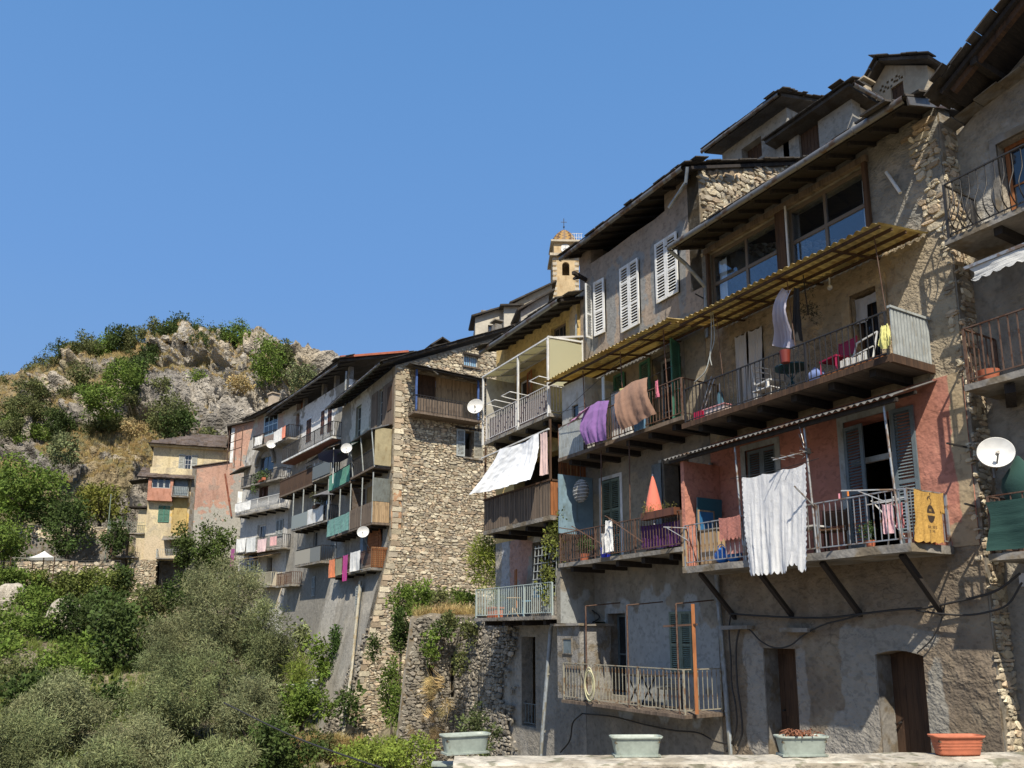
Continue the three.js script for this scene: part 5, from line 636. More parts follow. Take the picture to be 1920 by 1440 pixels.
// ---------- roofs and houses higher up the hill ----------
{
  const m1 = wallMat('up_render', [-19, 12, 10, 8], [.34, .325, .29], [[[.26, .25, .225], 1, .5, .66, .6], [[.44, .40, .33], 2, .57, .7, .5]], [], ['rough', 2, .03], 103), warm = mat('warmrender', [.50, .43, .32], { map: 'plaster', mm: 3, bump: 'stucco', bm: 2, bs: .01 });
  const A = (px, py, z) => atZ(px, py, z);
  { const h = thing('village_house', 'small grey hillside house with a dark barred window standing behind the glazed loft', 'house'), z = -7, a = A(1480, 232, z), b = A(1596, 183, z), w0 = A(1498, 268, z), w1 = A(1538, 290, z), xl = a.x - .3, xr = b.x, y1 = b.y + .05; M('front_wall', wallZ([[xl, 8], [xr, 8], [xr, y1], [xl, y1]], [[w0.x, w1.x, w1.y - .1, w0.y + .4]], z, .4), m1, h); M('side_wall', bx(xr - .4, xr, 8, y1 - .22, -9.5, z - .4), warm, h); M('wall', bx(xl, xl + .4, 8, y1 - .22, -9.5, z - .4), m1, h); boards(h, [w0.x, z - .1], [w1.x, z - .1], w1.y - .1, w0.y + .4, .12, K.wooddk, { name: 'shutter_board' }); M('roof_deck', sheet([xl - .3, y1 + .05, z + .5], [xr + .3, y1 + .05, z + .5], [xr + .3, y1 - .2, -9.6], [xl - .3, y1 - .2, -9.6], .1), K.slate, h); slates(h, [xl - .3, y1 + .08, z + .5], [xr + .3, y1 + .08, z + .5], [0, -.3, 1], { rows: 2 }); slates(h, [xr + .3, y1 + .08, z + .5], [xr + .3, y1 - .17, -9.6], [1, 0, 0], { rows: 2 }); gutter(h, [xr + .42, y1 + .0, z + .5], [xr + .42, y1 - .2, -9.4]); const c = A(1568, 190, z - 1.5); M('chimney', [cyl([c.x, c.y - .6, c.z], [c.x, c.y + .1, c.z], .13), cyl([c.x, c.y + .13, c.z], [c.x, c.y + .18, c.z], .19, .1), cyl([c.x - .7, c.y - .6, c.z], [c.x - .75, c.y + .0, c.z], .09)], K.concdk, h);
    const d = A(1610, 178, -8.2); dish('white satellite dish on the roof of the small grey hillside house', [d.x, d.y, d.z], [1, .5, 1], .24, [d.x - .1, d.y - .5, d.z - .2]); const t = thing('television_antenna', 'rake aerial on the roof beside the small rooftop dish', 'antenna', [d.x - .25, d.y - .4, d.z]); const gs = [cyl([0, 0, 0], [0, .75, 0], .012), bar([-.75, .62, .1], [.3, .5, -.05], .014)]; for (let i = 0; i < 11; i++) { const x = -.72 + i * .085; gs.push(bar([x, .62 - (i * .0098) - .0, -.12 + .0], [x, .62 - i * .0098, .26], .008)); } for (let i = 0; i < 4; i++) gs.push(bar([.2, .4 + i * .1, -.3], [.35, .5 + i * .1, .2], .008)); M('aerial', gs, K.alu, t); }
  { const h = thing('village_house', 'low slate roofed house with a wooden loggia behind the rubble gable', 'house'), z = -7, a = A(1354, 290, z), b = A(1447, 216, z), xl = a.x, xr = b.x + .6, y1 = b.y - .1; M('front_wall', wallZ([[xl, 10], [xr, 10], [xr, y1], [xl, y1]], [[xl + .9, xr - 1.1, y1 - 1.1, y1 - .35]], z, .4), m1, h); M('wall', bx(xr - .4, xr, 10, y1, -11, z - .4), m1, h); boards(h, [xl + .9, z - .3], [xr - 1.1, z - .3], y1 - 1.1, y1 - .35, .2, K.wooddk, { name: 'loggia_board' }); M('roof_deck', sheet([xl - .3, y1 + .1, z + .6], [xr + .3, y1 + .1, z + .6], [xr + .3, y1 + 1.3, -11], [xl - .3, y1 + 1.3, -11], .1), K.slate, h); slates(h, [xl - .3, y1 + .12, z + .6], [xr + .3, y1 + .12, z + .6], [0, -.3, 1], { rows: 2 }); slates(h, [xr + .3, y1 + .12, z + .6], [xr + .3, y1 + 1.33, -11], [1, 0, 0], { rows: 2 }); gutter(h, [xl - .3, y1 + .02, z + .7], [xr + .3, y1 + .02, z + .7]); }
  { const h = thing('village_house', 'narrow beige gabled house with a pattern of pigeon holes above its shutter', 'house'), z = -10, q = (x, y) => A(1480 + x / 3.273, y / 3.273, z), l = q(490, 575), pk = q(590, 402), r = q(845, 402), ws = [q(625, 585), q(712, 650)], ph = [[560, 555], [580, 562], [572, 530], [590, 535], [605, 540], [603, 505], [630, 490], [638, 518], [658, 468], [660, 495], [676, 470], [690, 475], [645, 500]].map(([x, y]) => { const c = q(x, y); return [c.x - .04, c.x + .04, c.y - .045, c.y + .045]; }); M('front_wall', wallZ([[l.x, 10], [r.x, 10], [r.x, r.y], [pk.x, pk.y], [l.x, l.y]], [[ws[0].x, ws[1].x, ws[1].y - .2, ws[0].y + .25], ...ph], z, .4), warm, h); M('side_wall', bx(r.x - .4, r.x, 10, r.y - .1, -14, z - .4), K.mortar, h); boards(h, [ws[0].x, z - .08], [ws[1].x, z - .08], ws[1].y - .2, ws[0].y + .25, .16, K.wooddk, { name: 'shutter_board' }); M('roof_deck', [sheet([l.x - .25, l.y - .1, z + .4], [l.x - .25, l.y - .1, -14], [pk.x, pk.y + .12, -14], [pk.x, pk.y + .12, z + .4], .09), sheet([pk.x, pk.y + .12, z + .4], [pk.x, pk.y + .12, -14], [r.x + .3, r.y, -14], [r.x + .3, r.y, z + .4], .09)], K.slate, h); slates(h, [l.x - .25, l.y - .08, z + .4], [pk.x, pk.y + .14, z + .4], [0, 0, 1], { rows: 1, s: .35 }); slates(h, [pk.x, pk.y + .14, z + .4], [r.x + .3, r.y + .02, z + .4], [0, 0, 1], { rows: 1, s: .35 }); const c = q(530, 610); M('chimney', [bx(c.x - .2, c.x + .2, c.y - .7, c.y + .2, z + .5, z + .9), bx(c.x - .3, c.x + .3, c.y + .25, c.y + .31, z + .4, z + 1)], warm, h); }
  // pale houses under the bell tower
  const D6 = (x, y, d) => atD(880 + x / 3.2, 400 + y / 3.2, d), white = mat('palewall', [.52, .48, .40], { map: 'plaster', mm: 5, bump: 'stucco', bm: 3, bs: .02 });
  function hut(label, x0, x1, yt, yb, d, o = {}) { const a = D6(x0, yb, d), b = D6(x1, yb, d), t = D6((x0 + x1) / 2, yt, d), h = thing('village_house', label, 'house', [a.x, 0, a.z], 66 * Math.PI / 180), w = Math.hypot(b.x - a.x, b.z - a.z), y0 = a.y - 8, y1 = t.y; M('wall', [poly(V(0, 0, 0), V(1, 0, 0), V(0, 1, 0), [[0, y0], [w, y0], [w, y1 + (o.rise ?? .5)], [0, y1]], o.win ? [[w * .45, w * .6, y1 - 1.6, y1 - .7]] : [], .4), bx(0, w, y0, y1 - .2, -6, -5.6), bx(0, .4, y0, y1 - .3, -5.6, -.41), bx(w - .4, w, y0, y1 - .3, -5.6, -.41)], o.m ?? white, h); if (o.win) glazing(h, w * .45, w * .6, y1 - 1.6, y1 - .7, -.2, { m: K.wooddk, cols: 1, rows: 1 }); M('roof_deck', sheet([-.4, y1 + .05, .5], [w + .4, y1 + .1 + (o.rise ?? .5), .5], [w + .4, y1 + 1.4, -6], [-.4, y1 + 1.2, -6], .15), o.rm ?? K.slate, h); if (o.ch) M('chimney', [bx(.6, 1.1, y1, y1 + 1.1, -1.2, -.7), bx(w - 1.2, w - .7, y1, y1 + 1.3, -1.2, -.7)], K.conc, h); return h; }
  hut('pale hillside house with a slate roof and two chimneys left of the bell tower', 35, 205, 625, 745, 70, { win: 1, ch: 1, rise: 1.2 }); hut('beige blank walled hillside house joined to the pale one with chimneys', 208, 300, 560, 700, 69, { rise: .1 }); hut('ochre hillside house with a long sloping roof just below the bell tower', 262, 500, 545, 700, 76, { rise: 2.6, m: warm }); hut('grey hillside house with a small dormer window under the bell tower', 310, 480, 590, 700, 64, { win: 1, rise: 2.0, m: m1 });
  { const a = D6(45, 752, 60), b = D6(290, 690, 60), h = thing('tiled_roof', 'low red tiled roof in front of the pale hillside houses', 'roof'); tiled(h, a.toArray(), b.toArray(), b.clone().add(V(-2, 1.1, -2)).toArray(), a.clone().add(V(-2, .9, -2)).toArray(), K.terra, 6); M('wall_below', bx(a.x - 1, b.x + 1, a.y - 6, a.y - .3, b.z - 2.5, b.z - 1.2), m1, h); const c = D6(165, 720, 58); M('chimney', [bx(c.x - .3, c.x + .3, c.y - 1.5, c.y + .7, c.z - .3, c.z + .3), bx(c.x - .45, c.x + .45, c.y + .9, c.y + 1, c.z - .4, c.z + .4)], K.conc, h); }
  // bell tower
  const tc = D6(570, 300, 110), t = thing('bell_tower', 'ochre church bell tower with a glazed tile dome, clock face and arched belfry', 'tower', [tc.x, 0, tc.z], 62 * Math.PI / 180), yb = D6(570, 480, 110).y, y1 = D6(570, 290, 110).y, y2 = D6(570, 205, 110).y, y3 = D6(570, 125, 110).y, W = 1.95;
  const tm = mat('towerochre', [.56, .42, .24], { map: 'plaster', mm: 5 }), tw = mat('towerstone', [.52, .46, .36], { map: 'plaster', mm: 3 });
  const win = new THREE.Shape([[-W, yb - 8], [W, yb - 8], [W, y1 - .2], [-W, y1 - .2]].map((p) => new THREE.Vector2(...p))), hole = new THREE.Path(); hole.moveTo(-.55, y1 - 3.2); hole.lineTo(.55, y1 - 3.2); hole.lineTo(.55, y1 - 1.6); hole.absarc(0, y1 - 1.6, .55, 0, Math.PI); hole.lineTo(-.55, y1 - 3.2); win.holes.push(hole); const wg = () => new THREE.ExtrudeGeometry(win, { depth: .5, bevelEnabled: false }).translate(0, 0, W - .5);
  M('shaft', [wg(), bx(-W, W, yb - 8, y1 - .2, -W, -W + .4), ...[1, -1].map((s) => wg().rotateY(s * Math.PI / 2))], tm, t); M('upper_stage', bx(-1.75, 1.75, y1 + .2, y2 - .15, -1.75, 1.75), tm, t); M('cornice', [bx(-W - .45, W + .45, y1 - .2, y1 + .2, -W - .45, W + .45), bx(-2.2, 2.2, y2 - .15, y2 + .15, -2.2, 2.2)], tw, t);
  const qs = []; for (let y = yb - 6; y < y1 - .6; y += .8) for (const [sx, sz] of [[1, 1], [-1, 1], [1, -1]]) qs.push(bx(sx * (W - .3) - .33, sx * (W - .3) + .33, y, y + .45, sz * (W - .3) - .33, sz * (W - .3) + .33)); M('quoins', qs, tw, t);
  M('clock', [new THREE.CylinderGeometry(.72, .72, .08, 24).rotateX(Math.PI / 2).translate(0, (y1 + y2) / 2 + .05, 1.8), new THREE.CylinderGeometry(.72, .72, .08, 24).rotateZ(Math.PI / 2).translate(1.8, (y1 + y2) / 2 + .05, 0)], K.white, t); M('clock_hands', [bar([0, (y1 + y2) / 2, 1.86], [.05, (y1 + y2) / 2 + .6, 1.86], .07, .03), bar([0, (y1 + y2) / 2 + .05, 1.86], [-.35, (y1 + y2) / 2 - .1, 1.86], .07, .03)], K.iron, t);
  const dt = []; const H = (y3 - y2) * 1.15; for (let k = 0; k < 9; k++) { const f = k / 9, r = 1.95 * Math.pow(Math.cos(f * 1.5), .85); for (let i = 0; i < 24; i++) { const a = i / 24 * 6.283 + (k % 2) * .13, g = new THREE.BoxGeometry(.12, H / 8, r * .3).translate(r, 0, 0).rotateZ(0).rotateY(a); dt.push(g.translate(0, y2 + .15 + f * H, 0)); } }
  const dome = sub('dome', t); M('dome_core', new THREE.LatheGeometry([...Array(10).keys()].map((k) => new THREE.Vector2(1.9 * Math.pow(Math.cos(k / 9 * 1.5), .85) + .01, y2 + .1 + H * k / 9)), 24), mat('glazedtile', [.28, .17, .06], { roughness: .4 }), dome); const ga = dt.filter((_, i) => (i + (i / 24 | 0)) % 2), gb = dt.filter((_, i) => !((i + (i / 24 | 0)) % 2)); M('ochre_tiles', ga, mat('tileochre', [.40, .24, .07], { roughness: .4 }), dome).userData.kind = 'stuff'; M('brown_tiles', gb, mat('tilebrown', [.15, .09, .05], { roughness: .4 }), dome).userData.kind = 'stuff';
  M('finial', [new THREE.SphereGeometry(.28, 10, 8).translate(0, y3 + .35, 0), cyl([0, y3, 0], [0, y3 + 2.6, 0], .05), bar([-.45, y3 + 2, 0], [.45, y3 + 2, 0], .06), new THREE.SphereGeometry(.14, 8, 6).translate(0, y3 + 1.2, 0)], K.iron, t); const L = []; for (let i = 0; i < 5; i++) L.push(bar([1 + i * .35, y2 + .2, 1.9], [1 + i * .35, y2 + 1.3, 1.9], .05)); L.push(bar([1, y2 + 1.3, 1.9], [2.6, y2 + 1.3, 1.9], .05), bar([1, y2 + .7, 1.9], [2.6, y2 + .7, 1.9], .05)); M('platform_rail', L, K.white, t);
}

// ---------- terrain ----------
{
  const g = M('ground', new THREE.CircleGeometry(1500, 48).rotateX(-Math.PI / 2).translate(0, -16, 0), mat('valley', [.24, .20, .14], { map: 'dirt', mm: 30 })); tag(g, 'dry valley floor under the village', 'ground', null, 'structure');
  // guide points: photo column, then (row, distance) from the skyline down into the valley
  const cols = [-260, -60, 60, 160, 250, 340, 440, 560, 700, 860];
  const rows = [
    [[770, 740, 700, 672, 664, 660, 662, 674, 800, 930], [190, 185, 180, 175, 172, 170, 168, 166, 150, 130]],
    [[760, 728, 698, 668, 660, 655, 656, 668, 780, 910], [150, 147, 143, 139, 137, 135, 133, 131, 125, 120]],
    [[775, 750, 720, 690, 685, 680, 678, 688, 810, 935], [140, 138, 135, 131, 130, 129, 128, 127, 118, 112]],
    [[800, 782, 762, 735, 722, 712, 712, 722, 850, 960], [132, 129, 126, 123, 126, 126, 125, 124, 112, 100]],
    [[825, 812, 795, 775, 758, 745, 742, 765, 890, 985], [126, 122, 119, 117, 121, 122, 121, 120, 102, 88]],
    [[850, 840, 826, 808, 792, 776, 772, 805, 930, 1005], [119, 115, 112, 111, 112, 113, 117, 114, 92, 74]],
    [[885, 872, 858, 842, 826, 806, 798, 860, 965, 1025], [112, 109, 107, 107, 109, 112, 114, 106, 82, 62]],
    [[930, 915, 905, 890, 868, 850, 830, 910, 995, 1050], [106, 103, 102, 103, 106, 107, 106, 96, 74, 54]],
    [[985, 978, 968, 960, 985, 985, 960, 985, 1025, 1080], [99, 97, 97, 99, 100, 100, 98, 86, 68, 49]],
    [[1040, 1045, 1045, 1050, 1085, 1090, 1060, 1060, 1070, 1120], [91, 90, 89, 90, 93, 94, 92, 80, 62, 45]],
    [[1075, 1085, 1095, 1125, 1150, 1150, 1130, 1120, 1130, 1200], [80, 79, 79, 80, 83, 83, 78, 69, 56, 42]],
    [[1150, 1155, 1165, 1190, 1205, 1210, 1200, 1195, 1210, 1290], [66, 65, 65, 65, 64, 63, 61, 58, 50, 38.5]],
    [[1250, 1250, 1255, 1265, 1275, 1280, 1280, 1290, 1320, 1380], [53, 52, 52, 52, 51, 50, 50, 49, 44, 35]],
    [[1370, 1370, 1370, 1375, 1385, 1395, 1405, 1420, 1440, 1470], [42, 42, 42, 42, 41, 41, 41, 40, 37, 30]],
    [[1560, 1560, 1560, 1560, 1560, 1560, 1570, 1580, 1590, 1600], [30, 30, 30, 30, 30, 30, 29, 28, 26, 24]],
    [[2100, 2100, 2100, 2100, 2100, 2100, 2100, 2100, 2100, 2100], [17, 17, 17, 17, 17, 17, 17, 17, 16, 15]],
  ];
  const cr = (a, b, c, d, t) => b + .5 * t * (c - a + t * (2 * a - 5 * b + 4 * c - d + t * (3 * (b - c) + d - a)));
  const samp = (k, u, v) => { const R = rows.length - 1, C = cols.length - 1, fi = Math.min(u * C, C - 1e-6), fj = Math.min(v * R, R - 1e-6), i = fi | 0, j = fj | 0, cl = (x, m) => Math.max(0, Math.min(m, x)), get = (jj, ii) => (k < 0 ? cols[cl(ii, C)] : rows[cl(jj, R)][k][cl(ii, C)]), row = (jj) => cr(get(jj, i - 1), get(jj, i), get(jj, i + 1), get(jj, i + 2), fi - i); return cr(row(j - 1), row(j), row(j + 1), row(j + 2), fj - j); };
  const NX = 320, NY = 430, pos = new Float32Array((NX + 1) * (NY + 1) * 3), col = new Float32Array(pos.length), idx = [];
  const base = (u, v) => atD(samp(-1, u, v), samp(0, u, v), samp(1, u, v));
  for (let j = 0; j <= NY; j++) for (let i = 0; i <= NX; i++) {
    const u = i / NX, v = j / NY, p = base(u, v), e = .002, N = base(u + e, v).sub(base(u - e, v)).cross(base(u, v + e).sub(base(u, v - e))).normalize(); if (N.x + N.z * .6 + N.y < 0) N.negate();
    const px = samp(-1, u, v), py = samp(0, u, v), s = .055, a = n3(p.x * s, p.y * s * 1.6, p.z * s, 201), r1 = 1 - Math.abs(2 * n3(p.x * .16, p.y * .22, p.z * .16, 205) - 1), r2 = 1 - Math.abs(2 * n3(p.x * .5, p.y * .6, p.z * .5, 211) - 1), fine = n3(p.x * 1.6, p.y * 1.6, p.z * 1.6, 215), r3 = 1 - Math.abs(2 * n3(p.x * .95, p.y * .3, p.z * .95, 217) - 1), r4 = 1 - Math.abs(2 * n3(p.x * .3, p.y * 1.1, p.z * .3, 219) - 1);
    const cliff = sm(.62, .5, v) * sm(.04, .1, v), scrubby = n3(p.x * .09 + 3, p.y * .16, p.z * .09, 221), left = sm(330, 120, px), grass = sm(.53, .56, scrubby + left * .055 + (v > .42 && px > 250 ? -.1 : 0) + .03 * (fine - .5)) * (v < .56 ? 1 : .6);
    const rockAmp = cliff * (1 - .55 * grass); const d = rockAmp * ((a - .5) * 16 + (r1 - .6) * 8 + (r2 - .6) * 2.2 - Math.pow(r3, 5) * 2.6 + (r4 - .6) * 1.5 + (fine - .5) * 1.2) + (1 - cliff) * (a - .5) * 1.6 * sm(0, .05, v);
    p.addScaledVector(N, d); const o = (j * (NX + 1) + i) * 3; pos[o] = p.x; pos[o + 1] = p.y; pos[o + 2] = p.z;
    const warm = n3(p.x * .12, p.y * .05, p.z * .12, 231), k = .75 + .5 * fine; let c = mix([.40, .375, .335], [.50, .435, .335], sm(.48, .62, warm)); c = mix(c, [.20, .19, .18], sm(.52, .62, n3(p.x * .1 + 9, p.y * .04, p.z * .1, 241)) * .7);
    const dry = mix([.29, .235, .14], [.16, .155, .075], sm(.42, .6, n3(p.x * .3, p.y * .3, p.z * .3, 245))); c = mix(c, dry, grass); if (v > .56) c = mix(c, [.19, .165, .09], .7); col.set(c.map((q) => q * k), o);
  }
  for (let j = 0; j < NY; j++) for (let i = 0; i < NX; i++) { const a = j * (NX + 1) + i, b = a + 1, c = a + NX + 1, d = c + 1; idx.push(a, c, b, b, c, d); }
  const t = new THREE.BufferGeometry(); t.setAttribute('position', new THREE.BufferAttribute(pos, 3)); t.setAttribute('color', new THREE.BufferAttribute(col, 3)); t.setIndex(idx); t.computeVertexNormals();
  const m = shade(new THREE.Mesh(clean(t), mat('cliffrock', [1, 1, 1], { vertexColors: true, map: 'rock', mm: 9, bump: 'rock', bm: 6, bs: .7 }))); m.name = 'hillside'; scene.add(m); tag(m, 'pale limestone cliff and dry scrubby slope falling into the valley', 'hill', null, 'structure'); m.userData.kind = 'structure';
  scene.userData.cliff = { pos, NX, NY };
}
const cliffAt = (u, v) => { const { pos, NX, NY } = scene.userData.cliff, i = Math.round(u * NX), j = Math.round(v * NY), o = (j * (NX + 1) + i) * 3; return V(pos[o], pos[o + 1], pos[o + 2]); };
const hillTop = (x, z) => { const { pos } = scene.userData.cliff; let best = 1e9, y = 0; for (let i = 0; i < pos.length; i += 3) { const d = (pos[i] - x) ** 2 + (pos[i + 2] - z) ** 2; if (d < best) { best = d; y = pos[i + 1]; } } return y; };

// ---------- street, parapet, terrace walls ----------
tag(M('street', bx(-14, 12, -3.6, -2.6, .2, 3), K.conc), 'narrow lane at the foot of the near houses', 'street', null, 'structure');
tag(M('road', bx(-9, 12, -1.5, 0, 8.5, 22).applyMatrix4(new THREE.Matrix4().makeTranslation(3.6, -.02, 1.5)), mat('asphalt', [.06, .06, .06], { map: 'dirt', mm: 3 })), 'road behind the parapet', 'road', null, 'structure');
{
  const y = .6, q = (px, py) => atY(px, py, y), a = q(852, 1417), b = q(2150, 1407), d = b.clone().sub(a).normalize(), n = V(d.z, 0, -d.x); if (n.dot(EYE.clone().sub(a)) < 0) n.negate();
  const t = thing('parapet_wall', 'low pale concrete parapet with planters standing on it', 'wall'), L = a.distanceTo(b), w = .36, mt = wallMat('parapet', [0, -2, 5, 4], [.42, .385, .32], [[[.27, .235, .18], 3, .5, .62, .8], [[.55, .51, .43], 7, .55, .66, .7], [[.12, .12, .07], 9, .64, .7, .7]], [], ['fine', .5, .02], 107);
  const M4 = new THREE.Matrix4().makeBasis(d, V(0, 1, 0), d.clone().cross(V(0, 1, 0))).setPosition(a.clone().setY(0)); const s = n.dot(d.clone().cross(V(0, 1, 0))) > 0 ? 1 : -1;
  const sh = new THREE.Shape(); sh.moveTo(0, -1.6); sh.lineTo(0, y - .04); sh.quadraticCurveTo(0, y, .04, y); sh.lineTo(w - .05, y - .012); sh.quadraticCurveTo(w, y - .015, w, y - .07); sh.lineTo(w + .03, -1.6); sh.lineTo(0, -1.6);
  const ex = new THREE.ExtrudeGeometry(sh, { depth: L, bevelEnabled: false, steps: 40, curveSegments: 4 }); ex.applyMatrix4(new THREE.Matrix4().makeBasis(V(0, 0, s), V(0, 1, 0), V(1, 0, 0))); crumble(ex, .03, 9); ex.applyMatrix4(M4); M('coping', ex, mt, t);
  const e2 = a.clone().addScaledVector(d, -.25).addScaledVector(n, .3); M('end_block', crumble(new THREE.BoxGeometry(.42, 1.9, .5, 6, 8, 6).translate(0, -.5, 0), .05, 5).applyMatrix4(new THREE.Matrix4().makeBasis(d, V(0, 1, 0), d.clone().cross(V(0, 1, 0))).setPosition(a.x + d.x * .12 + n.x * .22, 0, a.z + d.z * .12 + n.z * .22)), mt, t);
  // planters
  function planter(label, px, py, m, ribs, turn = 0, len = .41) {
    const p = q(px, py), o = thing('planter', label, 'planter', [p.x, y, p.z], Math.atan2(-d.z, d.x) + turn, 'planters on the parapet'), Hh = .16, bl = len * .84, tb = .155, bb = .115, pts = (f) => [len * f / 2 + bl * (1 - f) / 2, tb * f / 2 + bb * (1 - f) / 2];
    const ring = (f, k = 0) => { const [hx, hz] = pts(f), R = []; for (let i = 0; i < 24; i++) { const A = i / 24 * Math.PI * 2, c = Math.cos(A), s2 = Math.sin(A), r = 1 / Math.pow(Math.pow(Math.abs(c), 8) + Math.pow(Math.abs(s2), 8), 1 / 8); R.push([c * r * (hx + k), s2 * r * (hz + k)]); } return R; };
    const prof = [[0, 0, 0], [0, .012, .004], [.2, .03, 0]]; if (ribs) for (const f of [.3, .45, .6]) prof.push([f, f * Hh, 0], [f + .02, f * Hh + .006, .005], [f + .05, f * Hh + .014, 0]); prof.push([.86, .86 * Hh, 0], [.86, .86 * Hh + .004, .012], [1, Hh, .014], [1, Hh, -.004], [.9, Hh * .8, -.008], [.75, Hh * .72, -.012]);
    const P = [], I = []; prof.forEach(([f, yy, k]) => ring(f, k).forEach(([x, z]) => P.push(x, yy, z))); for (let k = 0; k < prof.length - 1; k++) for (let i = 0; i < 24; i++) { const A = k * 24 + i, Bq = k * 24 + (i + 1) % 24; I.push(A, Bq + 24, Bq, A, A + 24, Bq + 24); } const c0 = P.length / 3; P.push(0, 0, 0); for (let i = 0; i < 24; i++) I.push(c0, i, (i + 1) % 24);
    const g = new THREE.BufferGeometry(); g.setAttribute('position', new THREE.Float32BufferAttribute(P, 3)); g.setIndex(I); g.computeVertexNormals(); M('trough', g, m, o); const [ix, iz] = pts(.75); M('soil', crumble(new THREE.BoxGeometry(ix * 1.9, .02, iz * 1.85, 10, 1, 5).translate(0, Hh * .74, 0), .02, 12), K.soil, o); if (!ribs) M('saucer', [bx(-bl / 2 - .02, bl / 2 + .02, -.001, .014, -bb / 2 - .02, bb / 2 + .02)], m, o); return o;
  }
  planter('sage green planter trough tilted at the end of the parapet', 872, 1412, K.sage, false, .38); planter('empty sage green planter trough in front of the drooping grey balcony', 1193, 1417, K.sage, false);
  const pl = planter('sage green planter trough with dried brown plants below the first brown door', 1504, 1416, K.sage, false); const R = rng(5), st = []; for (let i = 0; i < 90; i++) { const x = (R() - .5) * .22, z = (R() - .5) * .07, a2 = R() * 6.3, l = .03 + R() * .06; st.push(bar([x, .12, z], [x + Math.cos(a2) * l * .7, .12 + l, z + Math.sin(a2) * l * .7], .004), bar([x + Math.cos(a2) * l * .6, .12 + l, z + Math.sin(a2) * l * .6], [x + Math.cos(a2) * l * 1.4, .11 + l * .9, z + Math.sin(a2) * l * 1.4], .01, .003)); } M('dried_plants', st, mat('driedleaf', [.20, .08, .04], {}), pl);
  planter('terracotta coloured ribbed planter trough on the parapet', 1796, 1415, K.terra, true); const hp = atY(858, 1452, .42); const low = thing('planter', 'sage green planter trough hung below the parapet end', 'planter', [hp.x, .36, hp.z], Math.atan2(-d.z, d.x), 'planters on the parapet'); M('trough', bx(-.2, .14, 0, .14, -.08, .08), K.sage, low); M('rim', [bx(-.22, .16, .141, .155, -.1, .1)], K.sage, low);
}
{
  // rubble terrace between the yellow house and the stone house
  const t = thing('terrace_wall', 'rough grey rubble retaining wall with two dark arched slots below the garden', 'wall'), X = -25, top = (z) => 2.2 + .12 * Math.sin(z * 3), slots = [[.0, .22, -.6, .85], [.85, 1.07, -.75, .5]];
  M('wall_core', [wallX([[-1, -6], [2.6, -6], [1.75, top(1.75)], [1, 2.3], [0, 2.25], [-1, 2.3]], slots, X, .12), poly(V(X - .13, 0, 1.7), V(-.885, 0, -.466), V(0, 1, 0), [[0, -6], [9, -6], [9, 2.2], [0, 2.2]], [], -.3)], K.mortar, t); M('slot_back', slots.map(([a, b, c, d]) => [bx(X - .75, X - .7, c - .1, d + .1, a - .1, b + .1), bx(X - .7, X - .13, d + .02, d + .1, a - .1, b + .1), bx(X - .7, X - .13, c, d, b + .02, b + .1), bx(X - .7, X - .13, c, d, a - .1, a - .02)]), K.mortar, t);
  stones(t, { at: (u, v) => V(X + .005, -4 + v, 2.3 - u), w: 3.2, h: 6.2, sw: .19, sh: .12, seed: 131, tones: T2, d: .05, skip: (u, v) => { const z = 2.3 - u, y = -4 + v; return z > 1.72 + (2.2 - y) * .1 - .05 || y > 2.15 || slots.some(([a, b, c, d]) => z > a - .05 && z < b + .05 && y > c && y < d + .1); } });
  const s2 = thing('retaining_wall', 'dark shaded rubble wall beside the mint railed balcony', 'wall'); M('wall_core', bx(-24.99, -22.2, -6, 2.1, -.2, .1), K.mortar, s2); stones(s2, { at: (u, v) => V(-24.95 + u, -4 + v, .11), w: 4.3, h: 6, sw: .2, sh: .13, seed: 137, tones: T2, d: .05, big: 200, skip: (u, v) => u > 3.6 - .3 * Math.sin(v * 2) && hash(u * 9, v * 9, 3) > .3 });
  tag(M('terrace_soil', crumble(poly(V(0, 2.2, 0), V(1, 0, 0), V(0, 0, -1), [[-25.1, -1.55], [-25.1, 9], [-39.2, 9], [-39.2, 5.9]], [], 1), .3, .8), K.soil), 'dry garden soil on the terrace', 'ground', null, 'structure');
}
// ---------- plants ----------
const leafM = (k, rgb, tr = .25) => mat('leaf_' + k, rgb, { phys: true, roughness: .75, transmission: tr, thickness: 0, specularIntensity: .25 });
function leafClump(n, l, w, seed, droop = .3) {
  const R = rng(seed), pos = []; for (let i = 0; i < n; i++) { const a = R() * 6.283, b = Math.acos(2 * R() - 1), r = .25 + .75 * Math.cbrt(R()), c = V(Math.sin(b) * Math.cos(a), Math.cos(b), Math.sin(b) * Math.sin(a)).multiplyScalar(r), d = c.clone().normalize().add(V(R() - .5, R() - .5 - droop, R() - .5).multiplyScalar(1.3)).normalize(), s = d.clone().cross(V(R() - .5, R() - .5, R() - .5)).normalize(), N = s.clone().cross(d), L = l * (.7 + .6 * R()), W = w * (.7 + .6 * R());
    const p0 = c, p1 = c.clone().addScaledVector(d, L * .5).addScaledVector(s, W).addScaledVector(N, L * .08), p2 = c.clone().addScaledVector(d, L), p3 = c.clone().addScaledVector(d, L * .5).addScaledVector(s, -W).addScaledVector(N, L * .08); for (const p of [p0, p1, p2, p0, p2, p3]) pos.push(p.x, p.y, p.z); }
  const g = new THREE.BufferGeometry(); g.setAttribute('position', new THREE.Float32BufferAttribute(pos, 3)); g.computeVertexNormals(); return clean(g);
}
